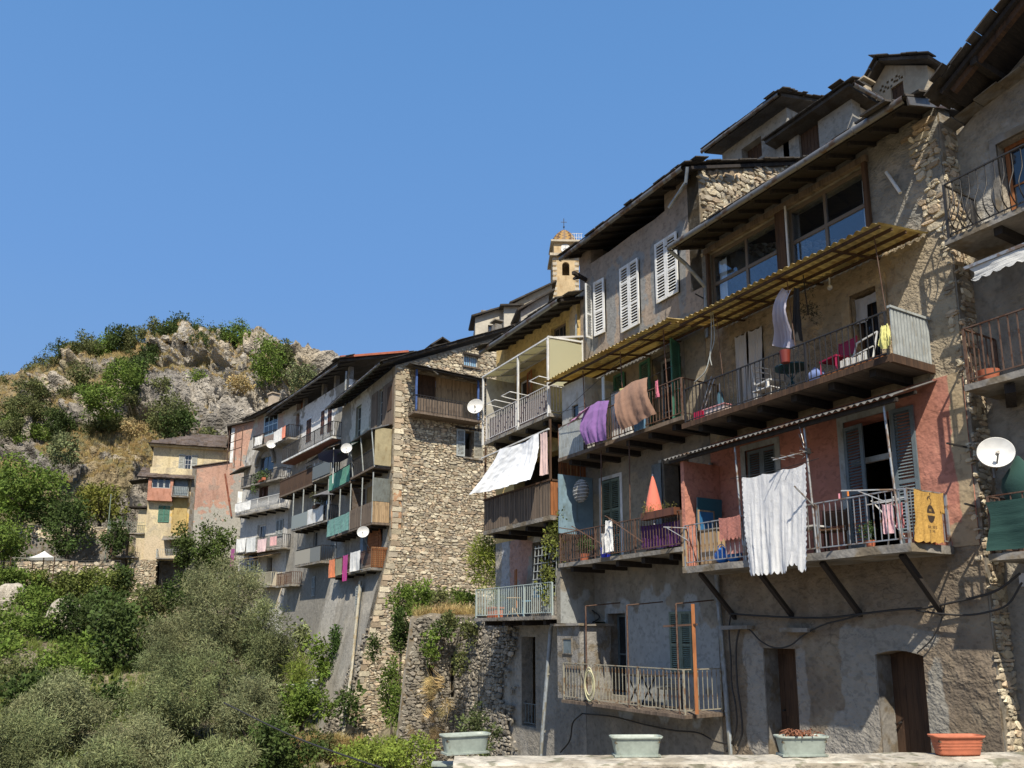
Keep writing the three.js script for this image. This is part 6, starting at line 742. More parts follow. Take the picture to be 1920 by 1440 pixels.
function bladeClump(n, h, w, seed, spread = .7) { const R = rng(seed), pos = []; for (let i = 0; i < n; i++) { const a = R() * 6.283, x = (R() - .5) * .8, z = (R() - .5) * .8, L = h * (.5 + .7 * R()), t = spread * (R() + .2), dx = Math.cos(a) * t * L, dz = Math.sin(a) * t * L, s = V(-Math.sin(a), 0, Math.cos(a)).multiplyScalar(w), b = V(x, 0, z), m = V(x + dx * .35, L * .62, z + dz * .35), e = V(x + dx, L * .95, z + dz); for (const p of [b.clone().add(s), b.clone().sub(s), m.clone().add(s), b.clone().sub(s), m.clone().sub(s), m.clone().add(s), m.clone().add(s), m.clone().sub(s), e]) pos.push(p.x, p.y, p.z); } const g = new THREE.BufferGeometry(); g.setAttribute('position', new THREE.Float32BufferAttribute(pos, 3)); g.computeVertexNormals(); return clean(g); }
const LEAF = { broad: leafClump(14, .62, .2, 1), olive: leafClump(24, .62, .07, 2, 0), fig: leafClump(9, .75, .33, 3), bamboo: leafClump(22, .9, .06, 4, .2), grass: bladeClump(34, 1, .018, 5), dry: bladeClump(60, 1, .012, 6, 1.1) };
const bark = mat('bark', [.14, .11, .08], { map: 'wood', mm: 1, bump: 'rock', bm: .6, bs: .05 });
function crown(parent, lobes, kind, m, size, dens, seed, tint = .25) {
  const R = rng(seed), q = []; for (const [cx, cy, cz, rx, ry, rz] of lobes) { const nS = Math.max(12, Math.round(20 * Math.cbrt(rx * ry * rz) / 1.2)); const subs = []; for (let i = 0; i < nS; i++) { const a = R() * 6.283, b = Math.acos(2 * R() - 1), r = .45 + .45 * R(); subs.push([cx + rx * r * Math.sin(b) * Math.cos(a), cy + ry * r * Math.cos(b), cz + rz * r * Math.sin(b) * Math.sin(a), .2 + .22 * R(), .62 + .65 * R()]); }
    const count = Math.round(dens * (rx * ry + ry * rz + rx * rz) / (size * size)); for (let i = 0; i < count; i++) { const s = subs[(R() * nS) | 0], a = R() * 6.283, b = Math.acos(2 * R() - 1), r = s[3] * Math.pow(R(), .42), bump = .85 + .3 * R(); q.push([s[0] + rx * r * bump * Math.sin(b) * Math.cos(a), s[1] + ry * r * bump * Math.cos(b), s[2] + rz * r * bump * Math.sin(b) * Math.sin(a), s[4]]); } }
  const im = shade(new THREE.InstancedMesh(LEAF[kind], m, q.length)), o = new THREE.Object3D(), c = new THREE.Color(); im.name = 'crown'; im.userData.kind = 'stuff';
  q.forEach((p, i) => { o.position.set(p[0], p[1], p[2]); o.rotation.set(R() * 6.3, R() * 6.3, R() * 6.3); o.scale.setScalar(size * (.55 + 1.05 * R() * R() + .2 * R())); o.updateMatrix(); im.setMatrixAt(i, o.matrix); const k = (1 - tint + 2 * tint * R()) * p[3]; im.setColorAt(i, c.setRGB(k * (1 + .15 * (R() - .5)), k, k * .95)); }); parent.add(im); return im;
}
function plant(name, label, cat, px, py, Z, rx, ry, kind, m, o = {}) {
  const k = Z / FOC * 1.01, c = atD(px, py, Z), RX = rx * k, RY = ry * k, t = thing(name, label, cat, [c.x, c.y - RY * (o.foot ?? 1.15), c.z], 0, o.group), b = RY * (o.foot ?? 1.15), R = rng((px * 7 + py) | 0), lobes = o.lobes ?? [[0, b, 0, RX, RY, RX * (o.dz ?? .8)]];
  if (o.trunk !== false) { const tr = [], H = b * .9, r0 = Math.max(.05, RX * .06); tr.push(cyl([0, -1.5, 0], [RX * .08, H * .55, 0], r0 * 1.3, r0 * .8)); for (let i = 0; i < 6; i++) { const a = i / 6 * 6.283 + R(), e = V(Math.cos(a) * RX * .55, b + RY * (.5 * R() - .1), Math.sin(a) * RX * .5); tr.push(cyl([RX * .08, H * .5, 0], e.toArray(), r0 * .6, r0 * .2, 6)); } M('trunk', tr, bark, t); }
  crown(t, lobes, kind, m, (o.size ?? .4), o.dens ?? 1.1, (px * 13 + py * 3) | 0, o.tint); return t;
}
{
  const g1 = leafM('green', [.125, .185, .034]), g2 = leafM('dark', [.06, .092, .024]), g3 = leafM('bright', [.19, .245, .045]), ol = leafM('olive', [.215, .23, .122], .15), ol2 = leafM('olive2', [.17, .195, .092], .15), sc = leafM('scrub', [.12, .135, .05]), dg = leafM('drygrass', [.44, .34, .17]), gg = leafM('grassgreen', [.16, .20, .05]);
  // bushes along the cliff top and on its ledges
  const top = 'bushes on the cliff top', face = 'bushes growing on the cliff face';
  for (const [x, y, Z, rx, ry, m, k] of [[165, 655, 137, 36, 20, sc], [205, 652, 136, 26, 18, g1], [252, 642, 135, 32, 22, sc], [298, 634, 134, 34, 24, sc], [350, 634, 134, 48, 28, g2], [392, 640, 133, 26, 20, sc], [225, 640, 135, 30, 22, g2], [325, 640, 134, 34, 22, sc], [415, 642, 132, 26, 16, g2], [442, 634, 131, 32, 22, g1], [465, 648, 130, 26, 20, g1], [140, 668, 137, 26, 20, sc], [480, 652, 130, 26, 24, g1], [78, 703, 141, 36, 26, sc], [22, 735, 144, 36, 26, sc], [112, 688, 139, 22, 16, sc], [-30, 745, 146, 40, 30, sc]]) plant('bush', 'leafy green bush on the skyline of the cliff', 'bush', x, y - 4, Z - 3, rx * 1.2, ry * 1.3, 'broad', m, { size: .5, dens: 2.6, group: top, foot: .8, trunk: false });
  for (const [x, y, Z, rx, ry, m] of [[188, 750, 113, 42, 34, g1], [236, 712, 117, 38, 36, g1], [262, 690, 121, 24, 24, g2], [315, 775, 110, 48, 36, sc], [330, 790, 108, 34, 28, g2], [108, 788, 115, 24, 20, g2], [505, 680, 121, 40, 40, g1], [530, 668, 122, 26, 26, sc], [572, 712, 114, 40, 24, ol2], [122, 842, 106, 30, 32, ol2], [372, 708, 122, 14, 12, g1], [45, 765, 118, 30, 20, sc], [395, 815, 109, 22, 14, sc], [60, 735, 126, 34, 20, sc], [150, 700, 124, 24, 20, sc], [20, 800, 114, 26, 14, sc], [250, 800, 109, 24, 14, dg], [450, 720, 120, 26, 14, dg], [340, 735, 121, 30, 14, dg]]) plant('bush', 'scrubby green bush clinging to a ledge of the cliff', 'bush', x, y, Z - 7, rx * 1.2, ry * 1.2, 'broad', m, { size: .5, dens: 2.4, group: face, foot: .8, trunk: false });
  { const R = rng(991); let n = 0; for (let i = 0; i < 400 && n < 46; i++) { const u = .1 + R() * .62, v = .075 + R() * .3, p = cliffAt(u, v); if (n3(p.x * .12, p.y * .12, p.z * .12, 301) < .5) continue; n++; const r = .9 + R() * 1.3, t = thing('scrub_bush', 'low dark green scrub rooted in the limestone cliff', 'bush', [p.x, p.y, p.z], 0, 'low scrub on the cliff'); crown(t, [[.3, r * .45, .2, r * 1.2, r * .75, r * 1.2]], 'broad', [sc, g2, g1][n % 3], .42, 2.2, i); } }
  // trees on the slope left of the yellow house
  plant('deciduous_tree', 'bright green spreading tree below the ruined tower on the cliff', 'tree', 45, 915, 88, 92, 58, 'broad', g1, { size: 0.56, dens: 2.89 }); plant('deciduous_tree', 'sunlit green tree with a round crown at the foot of the cliff', 'tree', -30, 920, 92, 80, 62, 'broad', g3, { size: 0.56, dens: 2.55 });
  plant('deciduous_tree', 'yellowish green tree just left of the cream house', 'tree', 190, 945, 90, 56, 36, 'broad', leafM('yel', [.18, .19, .04]), { size: 0.56, dens: 2.55 }); plant('deciduous_tree', 'dark conical tree above the white sun sail', 'tree', 132, 985, 84, 50, 58, 'broad', g2, { size: 0.48, dens: 3.06 }); plant('deciduous_tree', 'small dark tree beside the side balconies of the cream house', 'tree', 214, 1004, 84, 28, 36, 'broad', g2, { size: 0.44, dens: 2.72 }); plant('deciduous_tree', 'feathery light green shrub left of the white sun sail', 'tree', 10, 1015, 82, 60, 46, 'broad', g1, { size: 0.48, dens: 2.55 }); plant('deciduous_tree', 'dark green tree between the bright tree and the conical tree', 'tree', 90, 960, 88, 40, 40, 'broad', g2, { size: 0.48, dens: 2.38 });
  plant('hedge', 'clipped ivy hedge hanging over the terrace wall', 'hedge', 138, 1094, 74, 92, 28, 'broad', leafM('hedge', [.15, .18, .045]), { size: 0.36, dens: 3.23, trunk: false, lobes: [-4.2, -2.1, 0, 2.1, 4.2].map((k) => [k * .5, 1.6, -k * .866, 1.7, 1.5, 1.7]) });
  plant('shrub', 'dark broadleaf thicket below the hedge', 'shrub', 170, 1175, 62, 95, 55, 'broad', g2, { size: 0.40, dens: 2.89 }); plant('shrub', 'green bramble thicket by the pale boulders', 'shrub', 45, 1190, 60, 80, 55, 'broad', g1, { size: 0.40, dens: 2.55 }); plant('deciduous_tree', 'deep green fig tree among the olive trees', 'tree', 232, 1215, 54, 70, 90, 'fig', g2, { size: 0.36, dens: 2.89 }); plant('shrub', 'light green shrub between the olives and the bramble', 'shrub', 110, 1260, 50, 66, 46, 'broad', g1, { size: 0.32, dens: 2.55 }); plant('shrub', 'greyish scrub at the left edge of the slope', 'shrub', 20, 1290, 48, 60, 50, 'broad', sc, { size: 0.32, dens: 2.38 });
  for (const [x, y, Z, rx, ry, m, l] of [[25, 1085, 72.5, 46, 24, g1, 'shrub covering the dry stone wall at the left edge'], [70, 1125, 69, 50, 26, g1, 'green tangle below the clipped hedge'], [230, 1085, 74, 26, 26, g2, 'dark bush between the hedge and the stone base'], [200, 1135, 70, 60, 30, g2, 'dark shrubs under the right end of the hedge'], [790, 1160, 27.8, 26, 20, g1, 'green bush spilling over the left corner of the terrace wall'], [838, 1172, 26.8, 22, 26, g2, 'dark green creeper hanging from the terrace top'], [880, 1190, 26, 18, 20, sc, 'weeds growing from the terrace wall near the mint railing'], [15, 1235, 56, 70, 40, g1, 'light bramble above the left olive tree'], [150, 1225, 56, 60, 40, g1, 'leafy bramble left of the fig tree'], [60, 1300, 46, 60, 40, g2, 'dark shrub between the olives at the left'], [190, 1320, 44, 60, 46, g2, 'dark green shrub behind the young olive tree'], [290, 1130, 72, 50, 30, sc, 'scrub at the foot of the stone house base'], [350, 1110, 70, 50, 40, g2, 'dark bushes under the pink house'], [455, 1090, 66, 30, 30, ol2, 'grey scrub at the foot of the white house']]) plant('shrub', l, 'shrub', x, y, Z, rx, ry, 'broad', m, { size: Z < 30 ? .15 : .4, dens: 2.8, trunk: Z > 30 });
  // olive trees
  for (const [x, y, Z, rx, ry, m, l] of [[425, 1150, 46, 110, 100, ol, 'tall olive tree reaching up to the white house'], [340, 1300, 40, 120, 95, ol2, 'wide olive tree in the middle of the slope'], [500, 1215, 44, 62, 80, ol2, 'olive tree against the battered walls'], [470, 1340, 38, 80, 75, ol, 'olive tree beside the dark green shrubs'], [110, 1340, 38, 105, 85, ol, 'young olive tree on the left of the slope'], [20, 1400, 33, 110, 80, ol2, 'olive tree at the lower left corner'], [250, 1420, 33, 120, 70, ol, 'low olive tree over the small white shed roof'], [400, 1440, 31, 110, 55, ol2, 'low silvery olive tree near the cable'], [330, 1215, 48, 70, 70, ol, 'silvery olive tree behind the others'], [150, 1450, 30, 100, 50, ol2, 'olive foliage at the bottom of the slope']]) plant('olive_tree', l, 'olive tree', x, y, Z, rx, ry, 'olive', m, { size: .26, dens: 5.2, tint: .3 });
  // shrubs right of the olives
  plant('shrub', 'dense dark shrub at the foot of the concrete pier', 'shrub', 565, 1325, 40, 66, 48, 'broad', g1, { size: 0.24, dens: 2.89 }); plant('shrub', 'broadleaf shrub over the small wall below the olives', 'shrub', 530, 1400, 35, 76, 52, 'broad', g2, { size: 0.22, dens: 2.89 }); plant('shrub', 'light green bamboo like shrub beside the stone steps', 'shrub', 565, 1265, 43, 34, 36, 'bamboo', g3, { size: 0.28, dens: 2.38 }); plant('shrub', 'bright green bush behind the parapet end', 'shrub', 735, 1425, 24, 110, 42, 'broad', g3, { size: 0.14, dens: 3.40 }); plant('shrub', 'dark shrub growing at the foot of the terrace wall', 'shrub', 900, 1375, 21, 52, 56, 'broad', leafM('shr', [.09, .115, .045]), { size: .13, dens: 1.5 });
  plant('shrub', 'low weeds and bramble between the flared wall and the terrace', 'shrub', 735, 1300, 31, 28, 62, 'broad', g1, { size: 0.16, dens: 2.38 }); plant('shrub', 'small weeds on the slope under the flared wall', 'shrub', 620, 1400, 37, 40, 24, 'broad', sc, { size: 0.18, dens: 2.21 });
  plant('shrub', 'glossy green shrub on the terrace below the rubble gable', 'shrub', 775, 1125, 34, 54, 38, 'broad', g1, { size: 0.19, dens: 3.40, foot: 1.3 }); plant('shrub', 'shrub spilling over the terrace edge', 'shrub', 752, 1175, 33, 26, 42, 'broad', g2, { size: 0.18, dens: 3.06 }); plant('shrub', 'low green shrub on the terrace beside the bamboo', 'shrub', 868, 1120, 30, 26, 24, 'broad', g1, { size: .16, dens: 2.4, trunk: false }); plant('shrub', 'thin weedy shrub right of the glossy terrace shrub', 'shrub', 838, 1122, 33, 40, 22, 'broad', sc, { size: 0.16, dens: 2.21 });
  plant('bamboo', 'clump of bright green bamboo beside the rubble gable', 'bamboo', 912, 1048, 29, 36, 46, 'bamboo', leafM('bamb', [.22, .26, .05]), { size: 0.24, dens: 3.74, trunk: false, foot: 1.2 });
  const straw = leafM('straw', [.46, .36, .18]); plant('dry_shrub', 'straw coloured dry bush hanging on the terrace wall', 'shrub', 824, 1308, 26.5, 38, 42, 'dry', straw, { size: .3, dens: 1.1, trunk: false, dz: .6, tint: .35 }); plant('dry_shrub', 'brown dry weeds at the foot of the terrace wall', 'shrub', 800, 1372, 26.4, 44, 30, 'dry', leafM('brownweed', [.30, .22, .12]), { size: .28, dens: .9, trunk: false, dz: .6, tint: .35 }); plant('shrub', 'leafy green weeds on the left of the terrace wall', 'shrub', 748, 1330, 28, 26, 52, 'broad', g1, { size: .16, dens: 2.2, trunk: false }); plant('shrub', 'trailing green plants over the terrace edge by the mint railing', 'shrub', 845, 1165, 25, 24, 14, 'broad', sc, { size: .13, dens: 2, trunk: false });
  for (const [x, y, Z, rx, ry, m, l] of [[600, 1235, 45, 34, 40, g1, 'leafy shrub in front of the flared base of the stone house'], [655, 1330, 39, 26, 40, g2, 'dark shrub against the rubble corner of the stone house'], [555, 1200, 48, 34, 40, ol2, 'grey green shrub before the concrete pier'], [810, 1205, 26.6, 22, 30, g1, 'green plants hanging down the face of the terrace wall'], [700, 1210, 33, 16, 36, g2, 'creeper on the rubble gable beside the terrace'], [860, 1240, 25.8, 16, 28, sc, 'small weeds between the slots of the terrace wall']]) plant('shrub', l, 'shrub', x, y, Z, rx, ry, 'broad', m, { size: Z < 36 ? .15 : .3, dens: 2.4, trunk: false, dz: .6 });
  // ivy
  const ivy = leafM('ivy', [.07, .1, .025]); plant('ivy', 'dark ivy mass climbing the grey base of the pink house', 'ivy', 402, 1035, 84, 50, 58, 'broad', ivy, { size: 0.44, dens: 3.23, trunk: false }); plant('ivy', 'ivy climbing the corner strip of the cream house', 'ivy', 345, 1020, 85, 24, 44, 'broad', ivy, { size: 0.40, dens: 3.23, trunk: false }); plant('ivy', 'ivy column on the concrete pier of the white house', 'ivy', 632, 1235, 44.5, 12, 84, 'broad', leafM('ivy2', [.055, .10, .025]), { size: 0.22, dens: 3.74, trunk: false, dz: .7 }); plant('vine', 'vine over the straw coloured balcony', 'vine', 520, 1085, 62, 17, 34, 'broad', g3, { size: 0.28, dens: 3.06, trunk: false }); plant('vine', 'vine trailing down beside the battered wall', 'vine', 534, 1140, 60, 9, 40, 'broad', g1, { size: 0.24, dens: 2.55, trunk: false }); plant('vine', 'dark climber on the terrace wall slot', 'vine', 745, 1200, 33, 14, 44, 'broad', ivy, { size: 0.16, dens: 2.72, trunk: false });
  // dry grass, counted by nobody
  const tuft = (name, label, kind, m, list) => { const im = shade(new THREE.InstancedMesh(LEAF[kind], m, list.length)), o = new THREE.Object3D(), R = rng(list.length), c = new THREE.Color(); im.name = numbered(name); list.forEach(([p, s], i) => { o.position.copy(p); o.rotation.set((R() - .5) * .4, R() * 6.3, (R() - .5) * .4); o.scale.set(s * (.7 + .6 * R()), s * (.6 + .7 * R()), s * (.7 + .6 * R())); o.updateMatrix(); im.setMatrixAt(i, o.matrix); const k = .7 + .6 * R(); im.setColorAt(i, c.setRGB(k, k * (.92 + .16 * R()), k * .9)); }); scene.add(im); tag(im, label, 'grass', null, 'stuff'); im.userData.kind = 'stuff'; };
  const R = rng(77), L = []; for (let i = 0; i < 9000; i++) { const u = .05 + R() * .75, v = .08 + R() * .4, p = cliffAt(u, v); if (n3(p.x * .09 + 3, p.y * .16, p.z * .09, 221) > .5) L.push([p, .3 + R() * .45]); } tuft('dry_grass', 'dry straw coloured grass on the ledges of the cliff', 'grass', dg, L);
  const L2 = []; for (let i = 0; i < 5000; i++) { const p = cliffAt(R() * .95, .52 + R() * .42); L2.push([p, .3 + R() * .35]); } tuft('wild_grass', 'green and brown grass on the slope below the terraces', 'grass', gg, L2);
  const L3 = []; for (let i = 0; i < 420; i++) { const f = R(); const gx = R() * R() * 9; L3.push([V(-25.1 - gx, 2.2, 1.5 - gx * .53 - R() * 2.6), .1 + R() * R() * .5]); } tuft('dry_grass', 'yellow dry grass along the top of the terrace wall', 'dry', dg, L3);
  const L4 = []; for (let i = 0; i < 500; i++) { const c = atD(440 + R() * 60, 1370 + R() * 60, 36); c.copy(atD(610 + (R() - .5) * 130, 1385 + R() * 50, 37)); if (i < 220) L4.push([c, .12 + R() * .3]); } tuft('dry_grass', 'dry grass at the foot of the flared stone wall', 'dry', dg, L4);
}

// ---------- things on and around the balconies ----------
const Ms = (n, gs, m, p) => gs.forEach((g) => M(n, g, m, p));
const Z4 = (x, y, z) => atZ(1250 + x / 2.866, 700 + y / 2.866, z), Z5 = (x, y, z) => atZ(1250 + x / 2.866, 1040 + y / 2.866, z), Z3 = (x, y, z) => atZ(1250 + x / 2.866, 400 + y / 2.866, z), Z8 = (x, y, z) => atZ(800 + x / 3.429, 1020 + y / 3.429, z);
const plas = (k, rgb) => mat('plastic_' + k, rgb, { roughness: .45 });
function chair(label, pos, ry, m, o = {}) { const t = thing('chair', label, 'chair', pos, ry), s = .21, h = .44, H = o.h ?? .85; M('seat', bx(-s, s, h - .02, h + .01, -s, s), m, t); for (const [x, z] of [[-1, -1], [1, -1], [-1, 1], [1, 1]]) M('leg', bar([x * s * .95, 0, z * s], [x * s * .9, h - .02, z * s * .9], .025), m, t); M('back', [bar([-s, h, -s], [-s, H, -s - .07], .025), bar([s, h, -s], [s, H, -s - .07], .025), ...(o.slats ? [.5, .62, .74, .84] : [.82]).map((y) => bar([-s, y, -s - .06], [s, y, -s - .06], .03, .02)), ...(o.slats ? [] : [bx(-s, s, .55, .8, -s - .06, -s - .04)])], m, t); return t; }
function roundTable(label, pos, r, h, m) { const t = thing('table', label, 'table', pos); M('tabletop', new THREE.CylinderGeometry(r, r, .025, 28).translate(0, h, 0), m, t); for (const a of [.6, 2.5, 3.74, 5.6]) M('leg', bar([Math.cos(a) * r * .75, 0, Math.sin(a) * r * .75], [-Math.cos(a) * r * .5, h - .012, -Math.sin(a) * r * .5], .018), m, t); return t; }
function bagGeo(w, h, d, seed) { const g = new THREE.SphereGeometry(.5, 16, 12); const p = g.attributes.position; for (let i = 0; i < p.count; i++) { let x = p.getX(i), y = p.getY(i) + .5, z = p.getZ(i); const k = y > .6 ? 1 - (y - .6) * 1.7 : 1, n = .8 + .45 * n3(x * 4 + seed, y * 4, z * 4, seed); p.setXYZ(i, x * w * k * n, y * h, z * d * k * n); } g.computeVertexNormals(); return g; }
const one1 = (name, label, cat, g, m, group) => tag(M(name, g, m), label, cat, group);
// pink balcony
{
  const lace = cloth('lace', [.80, .81, .82], { transmission: .2, bump: 'stucco', bm: .12, bs: .012 }); clothThing('lace_cloth', 'large white lace tablecloth hung over the railing of the pink balcony', 'cloth', hang([-10.28, 4.52, 1.2], [-8.84, 4.52, 1.2], 1.86, { nx: 90, ny: 60, waves: 5, fold: .05, seed: 5, edge: .06, flare: -.16, hook: (u, v) => V((u < .02 ? -1 : u > .98 ? 1 : 0) * .03 * Math.abs(Math.sin(v * 60)), (u > .72 && u < .9 ? .12 * sm(.7, 1, v) : 0), .06 * v) }), lace);
  one1('clothes_line', 'thin washing line carrying the lace tablecloth', 'line', [tube([[-10.6, 4.55, 1.2], [-9.6, 4.51, 1.2], [-8.6, 4.56, 1.15]], .006)], K.iron);
  const cv = document.createElement('canvas'); cv.width = 256; cv.height = 256; const x = cv.getContext('2d'); x.fillStyle = '#b08a45'; x.fillRect(0, 0, 256, 256); const R = rng(3); for (let i = 0; i < 5000; i++) { x.fillStyle = R() > .5 ? 'rgba(70,45,10,.16)' : 'rgba(240,205,130,.16)'; if (R() > .5) x.fillRect(R() * 256, R() * 256, 12, 1); else x.fillRect(R() * 256, R() * 256, 1, 12); } x.fillStyle = '#33261a'; x.beginPath(); x.ellipse(125, 112, 34, 46, 0, 0, 7); x.fill(); x.fillStyle = '#b08a45'; x.fillRect(88, 108, 74, 12); x.font = 'bold 17px sans-serif'; x.fillText('HK', 112, 100); x.strokeStyle = '#33261a'; x.lineWidth = 5; x.beginPath(); x.arc(118, 48, 18, -2.5, 1.2); x.stroke(); x.beginPath(); x.arc(122, 36, 14, 2.6, 5.5); x.stroke(); x.fillStyle = '#33261a'; x.font = 'bold 19px sans-serif'; x.fillText('SAN  NES', 82, 186); x.fillText('ET  PE', 96, 208); x.fillText('R', 124, 8 + 10);
  const sk = new THREE.CanvasTexture(cv); sk.colorSpace = THREE.SRGBColorSpace; const sm1 = new THREE.MeshStandardMaterial({ map: sk, roughness: .95, side: THREE.DoubleSide, bumpMap: rep(B.stucco, .4), bumpScale: .006 });
  clothThing('jute_sack', 'brown jute coffee sack with printed emblem hung over the end of the pink balcony', 'sack', hang([-7.06, 3.8, .98], [-7.06, 3.8, .22], .82, { nx: 30, ny: 30, waves: 2, fold: .04, seed: 2, nrm: V(1, 0, 0), edge: .03, hook: (u, v) => V(.02, (u > .8 ? .5 * sm(.35, 1, v) : 0), .08 * v * (1 - u)) }), sm1);
  clothThing('fringed_towel', 'coral pink bath mat with fringe on the pink balcony rail', 'towel', hang([-11.02, 3.84, 1.13], [-10.46, 3.84, 1.13], .44, { waves: 2, fold: .02, seed: 7, edge: .06 }), cloth('coral', [.58, .22, .17], { bump: 'stucco', bm: .2, bs: .02 })); clothThing('pink_towel', 'plain pink towel hanging under the coral bath mat', 'towel', hang([-10.98, 3.78, 1.03], [-10.42, 3.78, 1.03], .66, { waves: 2, fold: .02, seed: 8 }), cloth('dullpink', [.50, .23, .20]));
  const b1 = thing('leaning_board', 'dark teal board leaning in the corner of the pink balcony', 'board', [-12.0, 2.97, .5]); M('panel', bx(0, .03, .8, 1.45, -.35, .35).rotateZ(-.06), plas('teal', [.02, .09, .12]), b1); M('back_rest', bx(-.02, .01, 0, .8, -.3, .3), K.woodlt, b1); const b2 = thing('picture_frame', 'blue framed panel leaning on the teal board', 'frame', [-11.9, 2.97, .62]); M('panel', bx(.0, .015, .74, 1.15, -.2, .2), plas('blue2', [.03, .13, .28]), b2); M('frame', [bx(-.005, .02, 1.15, 1.18, -.23, .23), bx(-.005, .02, .72, 1.15, -.23, -.2), bx(-.005, .02, .72, 1.15, .2, .23)], K.woodlt, b2); M('prop', bx(-.01, .01, 0, .72, -.05, .05), K.woodlt, b2);
  const cb = thing('cabinet', 'plywood cabinet behind the bars of the pink balcony', 'cabinet', [-11.65, 2.965, .62]); M('body', bx(-.25, .25, 0, .72, -.2, .2), K.woodlt, cb); M('door', bx(-.22, .22, .04, .68, .201, .215), K.woodlt, cb); M('worktop', bx(-.28, .28, .721, .75, -.23, .23), K.concdk, cb);
  for (const [px, l] of [[-11.25, 'shiny blue shopping bag by the plywood cabinet'], [-10.95, 'second shiny blue bag next to the coral bath mat']]) { const t = thing('shopping_bag', l, 'bag', [px, 2.965, .85], .2, 'blue bags on the pink balcony'); M('body', [bagGeo(.34, .36, .24, px)], plas('blue', [.02, .17, .55]), t); M('handles', [new THREE.TorusGeometry(.07, .008, 5, 12, Math.PI).translate(0, .32, .03)], plas('blue', [.02, .17, .55]), t); }
  chair('dark bentwood chair behind the bars of the pink balcony', [-9.0, 2.965, .45], .3, K.wooddk); const tb = thing('table', 'small dark side table beside the bentwood chair', 'table', [-9.35, 2.965, .6]); M('tabletop', bx(-.3, .3, .5, .53, -.22, .22), K.white, tb); for (const [a, b] of [[-1, -1], [1, -1], [-1, 1], [1, 1]]) M('leg', bar([a * .26, 0, b * .18], [a * .26, .5, b * .18], .03), K.iron, tb);
  const rk = thing('drying_rack', 'folding clothes rack inside the pink balcony', 'rack', [-7.75, 2.965, .55]); Ms('frame_leg', [bar([-.25, 0, -.2], [.2, .8, .2], .02), bar([.25, 0, -.2], [-.2, .8, .2], .02)], K.white, rk); M('rail', [bar([-.3, .8, 0], [.3, .8, 0], .018), bar([-.3, .74, .2], [.3, .74, .2], .018)], K.white, rk); clothThing('shirt', 'pale pink garment drying on the clothes rack', 'clothing', hang([-7.75, 3.68, .78], [-7.56, 3.68, .78], .5, { waves: 2, seed: 3 }), cloth('palepink', [.66, .42, .46])); clothThing('shirt', 'salmon garment drying beside the pale pink one', 'clothing', hang([-7.53, 3.66, .78], [-7.38, 3.66, .78], .42, { waves: 2, seed: 4 }), cloth('salmon', [.66, .24, .24]));
  const pot = thing('plant_pot', 'small potted plant on the floor of the pink balcony', 'plant', [-7.95, 2.965, .85]); M('pot', new THREE.CylinderGeometry(.08, .06, .13, 14).translate(0, .065, 0), K.terra, pot); crown(pot, [[0, .28, 0, .14, .16, .14]], 'broad', leafM('pot', [.07, .12, .04]), .05, 1.2, 9); const tp = thing('flower_trough', 'terracotta trough at the sack end of the pink balcony', 'planter', [-7.3, 2.965, .5], Math.PI / 2); M('trough', bx(-.3, .3, 0, .16, -.08, .08), K.terra, tp); M('rim', bx(-.32, .32, .161, .19, -.1, .1), K.terra, tp);
  const an = thing('television_antenna', 'aerial with angled rods on the middle post of the pink balcony', 'antenna', [-8.86, 4.55, 1.1]); M('boom', bar([0, .2, 0], [-.55, .12, .25], .018), K.alu, an); Ms('element', [0, .15, .3, .45].map((f) => bar([-f, .19 - f * .14, .1 + f * .45 - .25], [-f, .19 - f * .14, .1 + f * .45 + .1], .01)), K.alu, an); Ms('reflector_rod', [-.12, -.04, .04, .12].map((d) => bar([.03, .2 + d, .12], [-.14, .42 + d * 3, .02], .01)), K.alu, an); M('clamp', bx(-.03, .03, .15, .25, -.05, .03), K.iron, an);
  for (const [x, y, m, l] of [[-8.15, 3.84, 'orange', 'orange clothes peg on the pink balcony rail'], [-8.32, 3.82, 'pinkpeg', 'pink clothes peg on the pink balcony rail']]) one1('clothes_peg', l, 'peg', [bx(x, x + .02, y, y + .09, 1.06, 1.08)], plas(m, m === 'orange' ? [.75, .25, .05] : [.75, .3, .35]));
}
